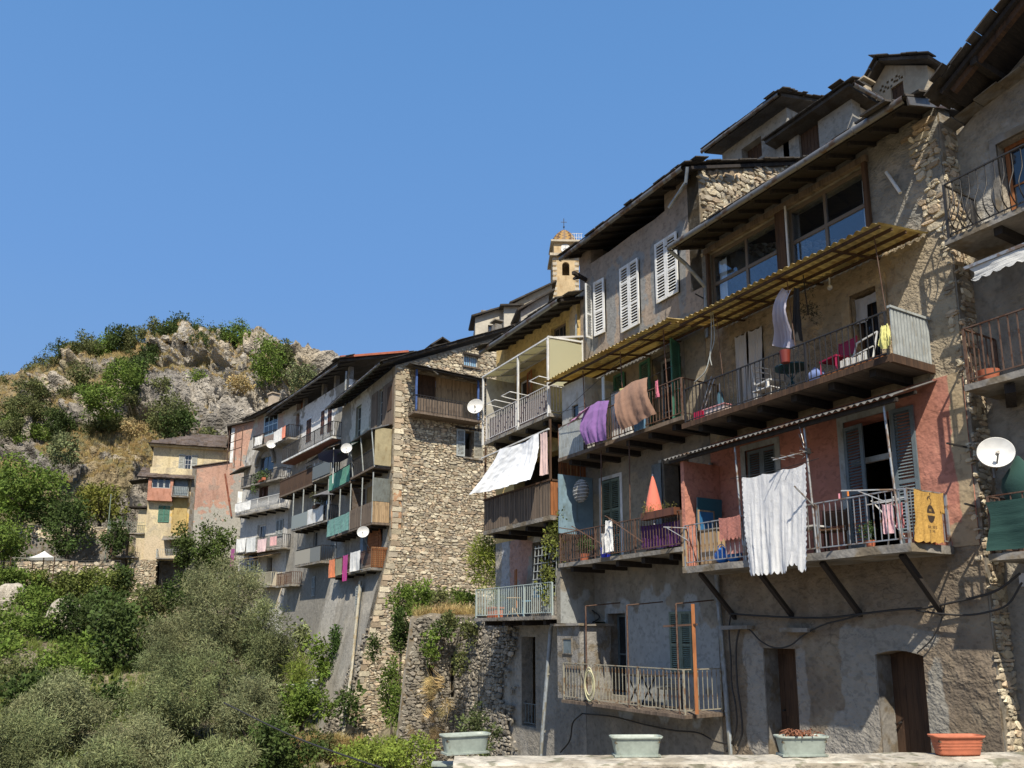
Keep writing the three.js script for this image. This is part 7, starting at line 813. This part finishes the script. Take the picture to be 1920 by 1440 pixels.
// ochre balcony
{
  const y = 5.965; roundTable('round dark teal bistro table on the ochre balcony', [-9.5, y, .6], .32, .6, plas('teal2', [.012, .06, .08])); chair('white slatted metal chair beside the round teal table', [-10.0, y, .6], 1.4, K.white, { slats: 1 });
  chair('raspberry red plastic chair near the stacked white chairs', [-8.5, y, .6], -.2, plas('red', [.28, .008, .05])); const wc = thing('white_rack', 'white slatted folding chairs leaning by the yellow bag', 'chair', [-8.1, y, .72]); Ms('slat', [...Array(9).keys()].map((i) => bx(-.24 + i * .06, -.2 + i * .06, .02, .34 + .02 * Math.sin(i), 0, .02)), K.white, wc); M('frame', [bar([-.2, 0, -.1], [.0, .62, -.15], .025), bar([.25, 0, -.1], [.4, .7, -.15], .025), bar([0, .62, -.15], [.4, .7, -.15], .025), bar([-.1, .4, -.12], [.32, .46, -.12], .02)], K.white, wc);
  one1('cushion', 'crumpled blue cushion between the red chair and the teal table', 'cushion', bagGeo(.42, .36, .2, 3).translate(-8.9, y + .05, .7), cloth('bluecush', [.14, .2, .42])); clothThing('plastic_bag', 'pale yellow plastic bag tied to the corner of the ochre balcony', 'bag', hang([-7.2, y + .5, 1.2], [-7.1, y + .5, 1.2], .42, { waves: 3, fold: .07, seed: 19, flare: 1.5, hook: (u, v) => V(0, (u - .5) * (u - .5) * .5 * v, .05 * Math.sin(u * 3.1) * Math.sin(v * 3.1)) }), cloth('yellowbag', [.72, .70, .26], { transmission: .3 })); one1('folded_sheet', 'yellow folded cloth on the floor of the ochre balcony', 'cloth', bagGeo(.6, .16, .3, 4).translate(-7.6, y, .8), cloth('yellowsheet', [.72, .68, .2])); one1('floor_plank', 'orange wooden plank behind the bars of the ochre balcony', 'plank', bx(-8.55, -7.25, y, y + .1, 1.0, 1.03), K.woodor);
  const mp = thing('dustpan', 'long handled red dustpan set leaning in the corner of the ochre balcony', 'dustpan', [-11.65, y, .9]); Ms('handle', [cyl([0, .2, 0], [.28, .95, -.1], .012), cyl([.1, .2, 0], [.36, .88, -.1], .012)], K.alu, mp); M('pan', bx(-.08, .16, 0, .22, -.06, .1), plas('red2', [.42, .01, .05]), mp); const bl = thing('parasol', 'folded blue and green parasol beside the red dustpan', 'parasol', [-11.2, y, .75]); M('canopy', new THREE.LatheGeometry([[.14, 0], [.16, .06], [.09, .3], [.05, .55], [.005, .58]].map((p) => new THREE.Vector2(...p)), 9), cloth('bluegreen', [.03, .09, .13]), bl); M('pole', cyl([0, -.0, 0], [0, .75, 0], .012), K.white, bl); const bk = thing('basket', 'white and pink floral basket on the ochre balcony floor', 'basket', [-11.1, y, .95]); M('body', bx(-.28, .28, .0, .17, -.1, .1), plas('floral', [.6, .48, .44]), bk); M('rim', bx(-.3, .3, .171, .19, -.12, .12), plas('pinkrim', [.55, .25, .25]), bk);
  const stl = thing('stool', 'low white metal stool with a pot on it', 'stool', [-9.85, y, .92]); M('seat', bx(-.22, .22, .2, .22, -.12, .12), K.white, stl); for (const [a, b] of [[-1, -1], [1, -1], [-1, 1], [1, 1]]) M('leg', bar([a * .2, 0, b * .1], [a * .2, .2, b * .1], .018), K.white, stl); one1('jar', 'small white jar on the low metal stool', 'jar', cyl([-9.8, y + .222, .92], [-9.8, y + .36, .92], .06, .05, 14), K.white); one1('hanging_pot', 'dark red flower pot hung on the ochre balcony rail', 'pot', cyl([-9.15, 6.45, 1.17], [-9.15, 6.68, 1.17], .08, .1, 14), plas('darkred', [.16, .025, .015]));
  clothThing('towel', 'black and white cloth blowing below the yellow canopy', 'towel', hang([-9.2, 7.95, 1.05], [-8.98, 7.85, 1.05], 1.05, { waves: 2, fold: .1, seed: 12, flare: 1.2, hook: (u, v) => V(-.25 * v, 0, .12 * Math.sin(v * 5)) }), cloth('lilac', [.48, .46, .54])); clothThing('black_cloth', 'black rag beside the black and white cloth', 'cloth', hang([-8.98, 7.9, 1.0], [-8.86, 7.85, 1.0], 1.0, { waves: 1, fold: .08, seed: 14, hook: (u, v) => V(-.1 * v, 0, 0) }), cloth('black', [.02, .02, .022])); const dp = thing('hanging_plant', 'bunch of dried plants hanging under the yellow canopy', 'plant', [-8.8, 7.1, .9]); crown(dp, [[0, .45, 0, .12, .4, .12], [.15, .2, 0, .18, .14, .1]], 'olive', leafM('driedgreen', [.03, .035, .022]), .09, .8, 21); M('stem', cyl([0, .2, 0], [-.05, 1.0, 0], .01), K.beam, dp);
  one1('hanging_rope', 'knotted pale rope hanging from the yellow canopy', 'rope', [tube([[-11.0, 8.15, 1.1], [-11.02, 7.6, 1.1], [-11.1, 7.2, 1.1], [-11.2, 6.9, 1.15], [-11.45, 6.75, 1.2]], .012), tube([[-10.95, 8.15, 1.1], [-10.95, 7.5, 1.1], [-11.08, 7.2, 1.1], [-11.05, 7.0, 1.1]], .01)], K.palesh); one1('light_bulb', 'bare bulb under the yellow canopy', 'bulb', [new THREE.SphereGeometry(.05, 10, 8).translate(-8.75, 7.95, .3), cyl([-8.75, 7.98, .3], [-8.75, 8.15, .3], .015)], K.white);
}
// balconies of the grey house
{
  clothThing('towel', 'purple towel thrown over the rail of the cabin balcony', 'towel', hang([-15.1, 7.12, 1.2], [-14.2, 7.05, 1.2], .95, { waves: 2, fold: .06, seed: 5, hook: (u, v) => V(-.15 * (1 - u) * Math.sin(v * 3), .1 * Math.sin(u * 3) * (v < .3 ? 1 : 0), .12 + .1 * Math.sin(v * 2.6)) }), cloth('purple', [.26, .13, .36])); clothThing('towel', 'mauve cloth blowing out beside the purple towel', 'towel', hang([-15.75, 7.0, 1.3], [-14.95, 7.18, 1.25], .2, { waves: 1, fold: .08, seed: 6, hook: (u, v) => V(-.1 * v, 0, .25 * v) }), cloth('mauve', [.34, .16, .3])); clothThing('towel', 'big brown towel blowing over the rail of the cabin balcony', 'towel', hang([-13.75, 7.05, 1.35], [-12.75, 7.2, 1.2], .92, { waves: 1, fold: .08, seed: 9, hook: (u, v) => V(.3 * v, .12 * Math.sin(u * 3.1) * (1 - v), .15 + .15 * Math.sin(v * 2.5)) }), cloth('brown', [.27, .155, .105])); clothThing('shirt', 'black shirt between the purple and brown towels', 'clothing', hang([-14.15, 7.08, 1.2], [-13.8, 7.14, 1.2], .42, { waves: 2, fold: .08, seed: 11 }), cloth('black', [.02, .02, .022])); clothThing('shirt', 'olive and yellow cloth draped beside the brown towel', 'clothing', hang([-13.95, 7.3, 1.22], [-13.6, 7.3, 1.22], .25, { waves: 2, fold: .08, seed: 13 }), cloth('oliveyellow', [.45, .42, .16])); clothThing('shirt', 'white and navy cloth behind the brown towel', 'clothing', hang([-13.5, 7.0, 1.17], [-13.1, 7.0, 1.17], .85, { waves: 2, fold: .04, seed: 15 }), cloth('bluecloth', [.12, .26, .42])); clothThing('shirt', 'pink cloth at the right of the brown towel', 'clothing', hang([-12.72, 7.15, 1.18], [-12.6, 7.15, 1.18], .4, { waves: 1, seed: 17 }), cloth('hotpink', [.7, .2, .28]));
  one1('clothes_line', 'washing line along the cabin balcony', 'line', [tube([[-16.6, 7.35, 1.3], [-14.5, 7.15, 1.3], [-12.1, 7.3, 1.2]], .006), tube([[-16.7, 7.2, 1.25], [-14, 8.0, 1.15], [-12.2, 8.4, 1.1]], .006)], K.iron); const wm = thing('washing_machine', 'white washing machine behind the brown towel', 'appliance', [-14.45, 6.18, .45]); M('body', bx(-.42, .3, 0, 1.3, -.28, .3), K.white, wm); M('lid', bx(-.44, .32, 1.301, 1.33, -.3, .32), K.concdk, wm); M('control_panel', bx(-.4, .28, 1.15, 1.28, .301, .31), K.palesh, wm); one1('plank', 'upright pale blue plank beside the cabin', 'plank', bx(-15.15, -15.05, 6.9, 8.0, .8, .83), plas('paleblue', [.5, .58, .62]));
  const ub = thing('parasol', 'closed coral parasol on the planter balcony', 'parasol', [-13.4, 3.39, .75]); M('canopy', new THREE.LatheGeometry([[.19, .88], [.2, .93], [.15, 1.2], [.085, 1.5], [.03, 1.72], [.012, 1.76]].map((p) => new THREE.Vector2(...p)), 40), cloth('parasol', [.72, .19, .13]), ub); M('pole', cyl([0, 0, 0], [0, 1.8, 0], .018), K.white, ub); M('foot', new THREE.CylinderGeometry(.2, .22, .06, 16).translate(0, .03, 0), K.conc, ub);
  for (const [x, l] of [[-13.1, 'brown flower box under the coral parasol'], [-12.55, 'brown flower box next to the pink partition wall']]) { const t = thing('flower_box', l, 'planter', [x, 4.08, 1.06]); M('trough', bx(-.27, .27, 0, .16, -.08, .1), K.brownsh, t); crown(t, [[-.05, .22, 0, .3, .1, .1]], 'olive', leafM('dryleaf', [.24, .22, .07]), .08, x < -13 ? 1.2 : .4, 31); }
  clothThing('purple_cloth', 'dark purple cloth tied behind the bars of the planter balcony', 'cloth', hang([-13.6, 4.0, 1.0], [-12.2, 3.98, 1.0], .55, { waves: 6, fold: .05, seed: 22, nx: 50 }), cloth('deeppurple', [.07, .012, .10])); const bu = thing('bucket', 'blue bucket behind the bars of the planter balcony', 'bucket', [-14.9, 3.385, 1.0]); M('body', new THREE.CylinderGeometry(.13, .1, .24, 18).translate(0, .12, 0), plas('bucketblue', [.015, .03, .45]), bu); M('handle', new THREE.TorusGeometry(.125, .006, 5, 18, Math.PI).translate(0, .23, 0), K.alu, bu);
  clothThing('shirt', 'white blouse hanging from the arm of the planter balcony', 'clothing', hang([-14.35, 4.2, 1.4], [-14.12, 4.2, 1.4], .75, { waves: 2, fold: .06, seed: 24, flare: .5 }), cloth('white', [.74, .74, .72])); clothThing('shirt', 'patterned cloth hanging beside the white blouse', 'clothing', hang([-14.75, 3.95, 1.25], [-14.45, 3.95, 1.25], .5, { waves: 3, fold: .05, seed: 25 }), cloth('patterned', [.5, .48, .45]));
  const wb = thing('wicker_ball', 'round grey wire ball hanging by the blue side panel', 'ornament', [-16.25, 5.25, .75]); M('shell', new THREE.SphereGeometry(.3, 18, 14).scale(1, 1, .5), mat('wire', [.26, .27, .27], { map: 'dirt', mm: .3 }), wb); Ms('wire', [...Array(9).keys()].map((i) => new THREE.TorusGeometry(.305 * Math.sin((i + 1) * .31), .008, 4, 28).rotateX(Math.PI / 2).scale(1, 1, .5).translate(0, .3 * Math.cos((i + 1) * .31), 0)), K.white, wb); M('hook', cyl([0, .3, 0], [0, .8, 0], .006), K.iron, wb);
  const pf = thing('potted_plant', 'potted plant in the left corner of the planter balcony', 'plant', [-16.0, 3.385, .85]); M('pot', new THREE.CylinderGeometry(.13, .1, .2, 14).translate(0, .1, 0), K.terra, pf); crown(pf, [[0, .4, 0, .25, .25, .2]], 'broad', leafM('pot', [.07, .12, .04]), .07, 1.2, 41);
  // lowest grey balcony
  const tb = thing('folding_table', 'dark folding table on the drooping grey balcony', 'table', [-14.1, -.02, .55]); M('tabletop', bx(-.5, .4, .66, .69, -.3, .3), K.iron, tb); Ms('leg', [bar([-.4, 0, .2], [.1, .66, .2], .025), bar([.1, 0, .2], [-.4, .66, .2], .025), bar([-.4, 0, -.2], [.1, .66, -.2], .025), bar([.1, 0, -.2], [-.4, .66, -.2], .025)], K.iron, tb); chair('dark folding chair beside the dark folding table', [-13.3, -.02, .55], .5, K.iron, { slats: 1 });
  one1('wooden_pole', 'tall reddish wooden pole standing at the end of the grey balcony', 'pole', bar([-12.05, .0, .95], [-12.1, 2.2, .9], .07, .05), K.woodor); one1('pole_bracket', 'rusty bracket holding the wooden pole', 'bracket', [bar([-12.9, 1.75, 1.0], [-12.0, 1.78, .9], .05, .04)], K.ironrust); const hs = thing('hose', 'coiled cream garden hose hung on the grey balcony rail', 'hose', [-15.5, .4, 1.13]); Ms('coil', [0, 1, 2, 3].map((i) => new THREE.TorusGeometry(.2 + .03 * i, .014, 5, 24).scale(.7, 1.5 - .1 * i, 1).translate(.03 * i, .08 * Math.sin(i * 2), .015 * i)), mat('hosecream', [.46, .44, .28], {}), hs);
}
// balconies of the yellow house
{
  clothThing('bed_sheet', 'big white bed sheet hung out over the brown slatted balcony', 'sheet', hang([-19.5, 6.98, 1.34], [-17.32, 6.98, 1.34], 1.32, { nx: 80, ny: 40, waves: 4, fold: .09, seed: 31, sag: .06, hook: (u, v) => V(-1.35 * (1 - u) * Math.pow(v, 1.15), (1 - u) * .12 * v, .26 * v * v + .05 * Math.sin(u * 9)) }), cloth('sheet', [.84, .86, .88])); clothThing('shirt', 'pale pink laundry hanging at the right of the white bed sheet', 'clothing', hang([-17.32, 6.98, 1.31], [-16.98, 6.98, 1.31], 1.2, { waves: 3, fold: .05, seed: 33 }), cloth('palepink2', [.62, .46, .44]));
  dish('white satellite dish at the corner of the cream canopy balcony', [-20.9, 8.6, 1.45], [1, .25, .75], .24, [-20.72, 8.1, 1.2]); const tr = thing('trellis', 'mint lattice trellis at the corner of the mint railed balcony', 'trellis', [-17.6, 2.07, 1.0]); Ms('upright', [...Array(7).keys()].map((i) => bar([-.75 + i * .2, 0, 0], [-.5 + i * .18, 1.9, 0], .02)), K.palesh, tr); Ms('crossbar', [...Array(9).keys()].map((i) => bar([-.75 + i * .03, .15 + i * .21, .012], [.48, .15 + i * .21, .012], .02)), K.palesh, tr); const vn1 = thing('climbing_plant', 'yellow green climber growing up the mint trellis', 'plant', [-17.3, 2.07, 1.05]); crown(vn1, [[.0, .8, .05, .45, .7, .14], [.1, 1.9, .0, .42, .7, .16], [.3, 2.5, 0, .3, .4, .15]], 'broad', leafM('vine', [.17, .19, .045]), .12, 1.5, 51); M('stem', cyl([0, 0, 0], [.1, 2.2, 0], .02), bark, vn1);
  const fp = thing('flower_pot', 'square terracotta pot with a green plant on the mint railed balcony', 'plant', [-20.6, 2.07, .9]); M('pot', [bx(-.22, .22, 0, .26, -.15, .15), bx(-.25, .25, .261, .31, -.18, .18)], K.terra, fp); crown(fp, [[0, .6, 0, .4, .32, .25]], 'olive', leafM('potgreen', [.14, .18, .07]), .1, 1.1, 53); roundTable('small round pale table on the mint railed balcony', [-19.7, 2.07, .8], .25, .55, K.woodlt); chair('blue cloth draped chair on the mint railed balcony', [-18.9, 2.07, .6], .2, plas('chairblue', [.16, .34, .46]));
}
// right house
dish('large white satellite dish on the corner of the rough grey house', (() => { const p = Z4(1762, 440, .35); return [p.x, p.y, p.z]; })(), [.62, .3, .72], .24, [-6.6, 3.75, -.35]);
{ const p = atZ(1845, 700, .1); one1('terracotta_pot', 'red pot on the upper rough house balcony', 'pot', [new THREE.CylinderGeometry(.17, .13, .2, 18).translate(p.x, p.y - .05, p.z - .1)], K.terra); }
one1('wall_rod', 'iron rod sticking out of the pink wall beside the big dish', 'rod', [bar([-6.72, 4.5, .02], [-6.6, 4.45, .75], .025)], K.iron); one1('wall_rod', 'iron bracket rod below the sack end of the pink wall', 'rod', [bar([-6.7, 3.55, .0], [-6.45, 3.5, .7], .025)], K.iron); one1('hanging_tarp', 'tangle of green net on the rough house below the dish', 'net', bagGeo(.5, .9, .3, 6).translate(-5.95, 3.3, .1), cloth('netgreen', [.015, .06, .05]));
// cables
const cable = (label, pts, r = .014) => one1('cable', label, 'cable', tube(pts, r, 60, 5), K.iron);
cable('thick black cable sagging across the lower wall above the brown doors', [[345, 318], [520, 330], [700, 338], [880, 338], [1050, 318], [1250, 295], [1400, 285], [1530, 258], [1650, 232], [1780, 190], [1900, 100]].map(([x, y]) => Z5(x, y, .12)), .02); cable('black cable looping under the first stone ledge', [[390, 400], [440, 400], [500, 460], [580, 500], [660, 490], [740, 430], [850, 375], [950, 350], [1060, 318]].map(([x, y]) => Z5(x, y, .12)), .016); cable('double black cable on the right of the lower wall', [[1340, 300], [1480, 318], [1600, 325], [1720, 310], [1830, 270], [1910, 150]].map(([x, y]) => Z5(x, y, .12)), .016); cable('cable dropping to the arched door', [[1500, 230], [1480, 340], [1450, 410], [1420, 460], [1345, 530]].map(([x, y]) => Z5(x, y, .08)), .012); cable('black cable bundle beside the grey downpipe', [[345, 318], [335, 400], [345, 560], [350, 700], [372, 820], [375, 930], [345, 1020], [320, 1060]].map(([x, y]) => Z5(x, y, .1)), .018); cable('second black cable bundle by the downpipe', [[390, 400], [375, 480], [380, 700], [400, 850], [405, 960], [380, 1030]].map(([x, y]) => Z5(x, y, .1)), .02); cable('loose black cable under the drooping grey balcony', [[1000, 1090], [1200, 1110], [1400, 1160], [1600, 1200], [1750, 1215], [1860, 1270], [1950, 1285]].map(([x, y]) => Z8(x, y, .1)), .018); cable('black cable rising to the green door', [[1020, 310], [1040, 400], [1110, 470], [1060, 510], [1020, 560]].map(([x, y]) => Z8(x, y, .08)), .02); cable('black cables hanging under the pebbled pier', [[1000, 1090], [940, 1150], [920, 1260], [860, 1340]].map(([x, y]) => Z8(x, y, .3)), .02); cable('power cable crossing in front of the olive trees', [atD(420, 1318, 26), atD(560, 1385, 23), atD(730, 1445, 20)], .025); cable('white flex hanging on the yellow house wall', [[-17.3, 10.5, .1], [-17.25, 9.6, .12], [-17.1, 8.9, .1], [-17.2, 8.3, .12]].map((p) => V(...p)), .012);
// far balconies
{
  const E = (name, label, x0, x1, y, h, z, c, rgb) => clothThing(name, label, 'laundry', hang([x0, y, z], [x1, y, z], h, { waves: 2, fold: .06, seed: x0 * 7 }), cloth(c, rgb));
  E('towel', 'orange towel on the lowest balcony of the stone house', -46.3, -45.2, 6.0, 1.1, -1.68, 'orange', [.72, .22, .09]); E('shirt', 'magenta garment on the lowest balcony of the stone house', -43.6, -42.7, 6.05, 1.5, -1.68, 'magenta', [.42, .03, .22]); E('shirt', 'white shirts on the lowest balcony of the stone house', -42.3, -40.6, 6.1, 1.1, -1.68, 'white', [.74, .74, .72]); E('shirt', 'olive cloth on the lowest balcony of the stone house', -45.0, -43.8, 5.95, 1.0, -1.68, 'olivecloth', [.22, .22, .14]);
  dish('white satellite dish on the arched shutter balcony of the stone house', [-39.4, 6.9, -1.4], [1, .2, .55], .3, [-39.6, 6.1, -1.8]); dish('white satellite dish beside the green awning of the stone house', [-42.5, 12.1, -1.3], [1, .25, .5], .3, [-42.6, 11.2, -1.8]);
  const toF = (o, x, y, z) => o.localToWorld(V(x, y, z)); hF.updateMatrixWorld(); hG.updateMatrixWorld(); const L = (o, label, name, x0, x1, y, h, c, rgb, z = 1.08) => clothThing(name, label, 'laundry', hang(toF(o, x0, y, z), toF(o, x1, y, z), h, { waves: 2, fold: .07, seed: x1 * 5 }), cloth(c, rgb));
  L(hF, 'white and orange towel on the high loggia balcony', 'towel', -7.9, -6.0, 17.0, 1.0, 'white', [.74, .74, .72]); L(hF, 'coral towel on the high loggia balcony', 'towel', -5.95, -5.2, 16.95, .9, 'coral2', [.68, .24, .16]);
  L(hG, 'white sheet on the laundry balcony of the white house', 'bed_sheet', -4.5, -3.0, 9.0, 1.1, 'white', [.74, .74, .72], 1.0); L(hG, 'grey sheet on the laundry balcony of the white house', 'bed_sheet', -2.9, -1.5, 8.95, 1.15, 'greysheet', [.58, .6, .6], 1.0); L(hG, 'pale pink towel on the laundry balcony of the white house', 'towel', -1.2, .1, 8.7, 1.0, 'palepink3', [.68, .5, .5], 1.0); L(hG, 'rose towel on the laundry balcony of the white house', 'towel', .7, 1.6, 8.75, .7, 'rose', [.62, .36, .36], 1.0); L(hG, 'plum cloth at the far end of the laundry balcony', 'towel', -5.3, -4.7, 8.3, 1.5, 'plumcloth', [.28, .06, .2], 1.0); L(hG, 'white cloths heaped on the curly railing', 'bed_sheet', -5.1, -2.6, 11.9, .7, 'white', [.74, .74, .72], 1.0); L(hG, 'white cloth on the top balcony of the white house', 'towel', -2.6, -1.4, 17.0, .7, 'white', [.74, .74, .72], .98);
  const d1 = toF(hF, -7.6, 15.9, 1.3); dish('white satellite dish below the high loggia balcony', d1.toArray(), [1, .2, .3], .33, toF(hF, -7.4, 15.8, .9).toArray());
  const up = toF(hF, 2.6, 8.85, .5), u = thing('parasol', 'dark grey open parasol on the white panel balcony', 'parasol', up.toArray()); M('canopy', new THREE.ConeGeometry(1.3, .6, 8, 2, true).translate(0, 1.85, 0), cloth('greyparasol', [.075, .075, .085]), u); M('pole', cyl([0, 0, 0], [0, 2.3, 0], .035), K.white, u); M('rib', [...Array(8).keys()].map((i) => bar([0, 2.15, 0], [Math.cos(i * .785) * 1.2, 1.58, Math.sin(i * .785) * 1.2], .02)), K.alu, u);
  const u2p = V(-44.6, 10.42, -1.2), u2 = thing('parasol', 'navy parasol tilted over the green sheeted balcony', 'parasol', u2p.toArray()); M('canopy', new THREE.ConeGeometry(.95, .4, 8, 1, true).rotateZ(.25).translate(-.2, 1.9, 0), cloth('navy', [.045, .05, .11]), u2); M('pole', cyl([0, 0, 0], [-.1, 2.2, 0], .03), K.white, u2);
  const fb1 = toF(hF, 1.4, 9.9, 1.05), f1 = thing('flower_box', 'round bush in a box on the white panel balcony', 'plant', fb1.toArray()); M('box', bx(-.5, .5, -.1, .12, -.12, .12), K.wooddk, f1); crown(f1, [[0, .45, 0, .6, .4, .4]], 'broad', leafM('fbush', [.11, .11, .05]), .2, 1.4, 61); const g2 = toF(hG, -1.6, 13.25, .8), f2 = thing('potted_plants', 'green plants overflowing the balcony under the stone arch', 'plant', g2.toArray()); M('box', bx(-1.4, 1.2, 0, .2, -.12, .12), K.terra, f2); crown(f2, [[-.6, .5, 0, .9, .5, .4], [.8, .4, 0, .7, .4, .4], [-.9, -.3, .2, .5, .6, .25]], 'broad', leafM('balgreen', [.09, .14, .05]), .2, 1.4, 63);
  // terraces left of the cream house
  const sc0 = atD(82, 1048, 74), w = 4.1, st = thing('sun_sail', 'white pointed sun sail over the garden terrace', 'sun sail', sc0.toArray(), 60 * Math.PI / 180); { const g = new THREE.PlaneGeometry(1, 1, 24, 24), p = g.attributes.position; for (let i = 0; i < p.count; i++) { const x = p.getX(i) * 2, z = p.getY(i) * 2, r = Math.max(Math.abs(x), Math.abs(z)), e = 1 - .16 * (1 - Math.min(Math.abs(x), Math.abs(z)) / Math.max(r, .001)); p.setXYZ(i, x * w / 2 * e, .8 * Math.pow(Math.max(0, 1 - Math.hypot(x, z)), 2.2), z * 1.7 * e); } g.computeVertexNormals(); M('sail', uvKeep(g), cloth('sail', [.80, .79, .74], { transmission: .3 }), st); for (const [x, z] of [[-1, 1], [1, 1], [-1, -1], [1, -1]]) M('pole', cyl([x * w / 2, -2.2, z * 1.7], [x * w / 2, .02, z * 1.7], .05), K.wooddk, st); M('king_post', cyl([0, -2.2, 0], [0, .82, 0], .05), K.wooddk, st); }
  const tw = (label, pts, h, m, seed, big) => { const t = thing('terrace_wall', label, 'wall'); for (let i = 0; i < pts.length - 1; i++) { const a = pts[i], b = pts[i + 1], U = b.clone().sub(a).setY(0).normalize(), w = a.clone().setY(0).distanceTo(b.clone().setY(0)), N = U.clone().cross(V(0, 1, 0)); M('wall_core', poly(a, U, V(0, 1, 0), [[0, -h - 3], [w, -h - 3], [w, b.y - a.y], [0, 0]], [], .6), m, t); stones(t, { at: (u, v) => a.clone().addScaledVector(U, u).add(V(0, -h + v + (b.y - a.y) * u / w, 0)).addScaledVector(N, .01), w, h, sw: .5, sh: .3, seed: seed + i, tones: T1, d: .08, big }); } return t; };
  tw('pale dry stone wall at the left edge below the sun sail terrace', [atD(-40, 1085, 74), atD(58, 1086, 73.5)], 3.2, K.mortar, 151, 60); tw('low rubble wall behind the white sun sail', [atD(30, 1055, 80), atD(225, 1055, 80)], 1.4, K.mortar, 153, 40); tw('grey garden wall behind the dark conical tree', [atD(20, 985, 87), atD(240, 988, 87)], 1.6, K.concdk, 155, 40);
  const fn = thing('fence', 'dark railing along the sun sail terrace', 'fence'), f0 = atD(-40, 1072, 75.5), f1b = atD(225, 1070, 75.5); M('rail', [bar(f0.clone().add(V(0, 1, 0)), f1b.clone().add(V(0, 1, 0)), .05), bar(f0.clone().add(V(0, .5, 0)), f1b.clone().add(V(0, .5, 0)), .04)], K.iron, fn); Ms('post', [...Array(9).keys()].map((i) => { const p = f0.clone().lerp(f1b, i / 8); return bar(p.clone().add(V(0, -.5, 0)), p.clone().add(V(0, 1, 0)), .06); }), K.iron, fn);
  for (const [px, py, Z, r, l] of [[122, 1158, 66, 1.25, 'pale angular boulder among the brambles'], [108, 1195, 63, .9, 'smaller pale boulder below the angular one'], [22, 1128, 70, 1.3, 'grey boulder at the foot of the dry stone wall'], [8, 1165, 68, 1.0, 'dark split rock at the left edge']]) { const p = atD(px, py, Z), g = new THREE.IcosahedronGeometry(r, 4), q = g.attributes.position; for (let i = 0; i < q.count; i++) { const v = V(q.getX(i), q.getY(i), q.getZ(i)), k = .7 + .7 * n3(v.x * .9 + px, v.y * .9, v.z * .9, 7); q.setXYZ(i, v.x * k, v.y * k * 1.2, v.z * k); } g.computeVertexNormals(); one1('boulder', l, 'rock', g.translate(p.x, p.y, p.z), mat('boulder', [.52, .48, .41], { map: 'rock', mm: 2, bump: 'rock', bm: 1.5, bs: .15 })); }
  for (const [px, py, Z, w, h, l] of [[52, 818, 112, 1.3, 6, 'tall ruined masonry pillar on the cliff slope'], [128, 722, 128, 2.6, 4.2, 'broken tower wall on the left of the cliff top'], [165, 700, 128, 6, 3.4, 'length of ruined rubble wall beneath the skyline bushes'], [340, 690, 126, 9, 3.2, 'long ruined castle wall under the cliff top'], [430, 690, 125, 6, 2.8, 'weathered masonry band right of the long ruined wall']]) { const p = atD(px, py, Z), t = thing('ruined_wall', l, 'ruin', [p.x, p.y, p.z], 62 * Math.PI / 180); M('wall_core', crumble(new THREE.BoxGeometry(w, h, 1.2, Math.ceil(w * 2), Math.ceil(h * 2), 2), .8, .6, 5), mat('ruin', [.44, .40, .33], { map: 'rock', mm: 3, bump: 'rock', bm: 1.2, bs: .2 }), t); stones(t, { at: (u, v) => V(-w / 2 + u, -h / 2 + v, .62), w, h, sw: .75, sh: .42, seed: px, tones: T2.map((c) => c.map((q) => q * 1.1)), d: .1, big: 20, skip: (u, v) => v > h * (.75 + .25 * Math.sin(u * 1.7 + px)) }); }
  const sh = thing('shed', 'small white corrugated roof among the lower olive trees', 'shed', atD(195, 1410, 36).toArray(), .5); M('roof', new THREE.BoxGeometry(1.5, .05, 1.0).rotateX(.2), K.whitept, sh); Ms('post', [[-.7, -.4], [.7, -.4], [-.7, .4], [.7, .4]].map(([x, z]) => bar([x, -1.6, z], [x, 0, z], .06)), K.wooddk, sh); const bp = atD(582, 1283, 43), bc = thing('water_tub', 'white round tub on the wall by the concrete pier', 'tub', bp.toArray()); M('body', new THREE.CylinderGeometry(.38, .34, .4, 20), K.whitept, bc); M('lid', new THREE.CylinderGeometry(.42, .42, .05, 20).translate(0, .23, 0), K.whitept, bc); one1('plank', 'white plank lying beside the round tub', 'plank', [bar(atD(538, 1284, 43), atD(575, 1282, 43), .12, .06)], K.whitept);
}
renderer.render(scene, camera);
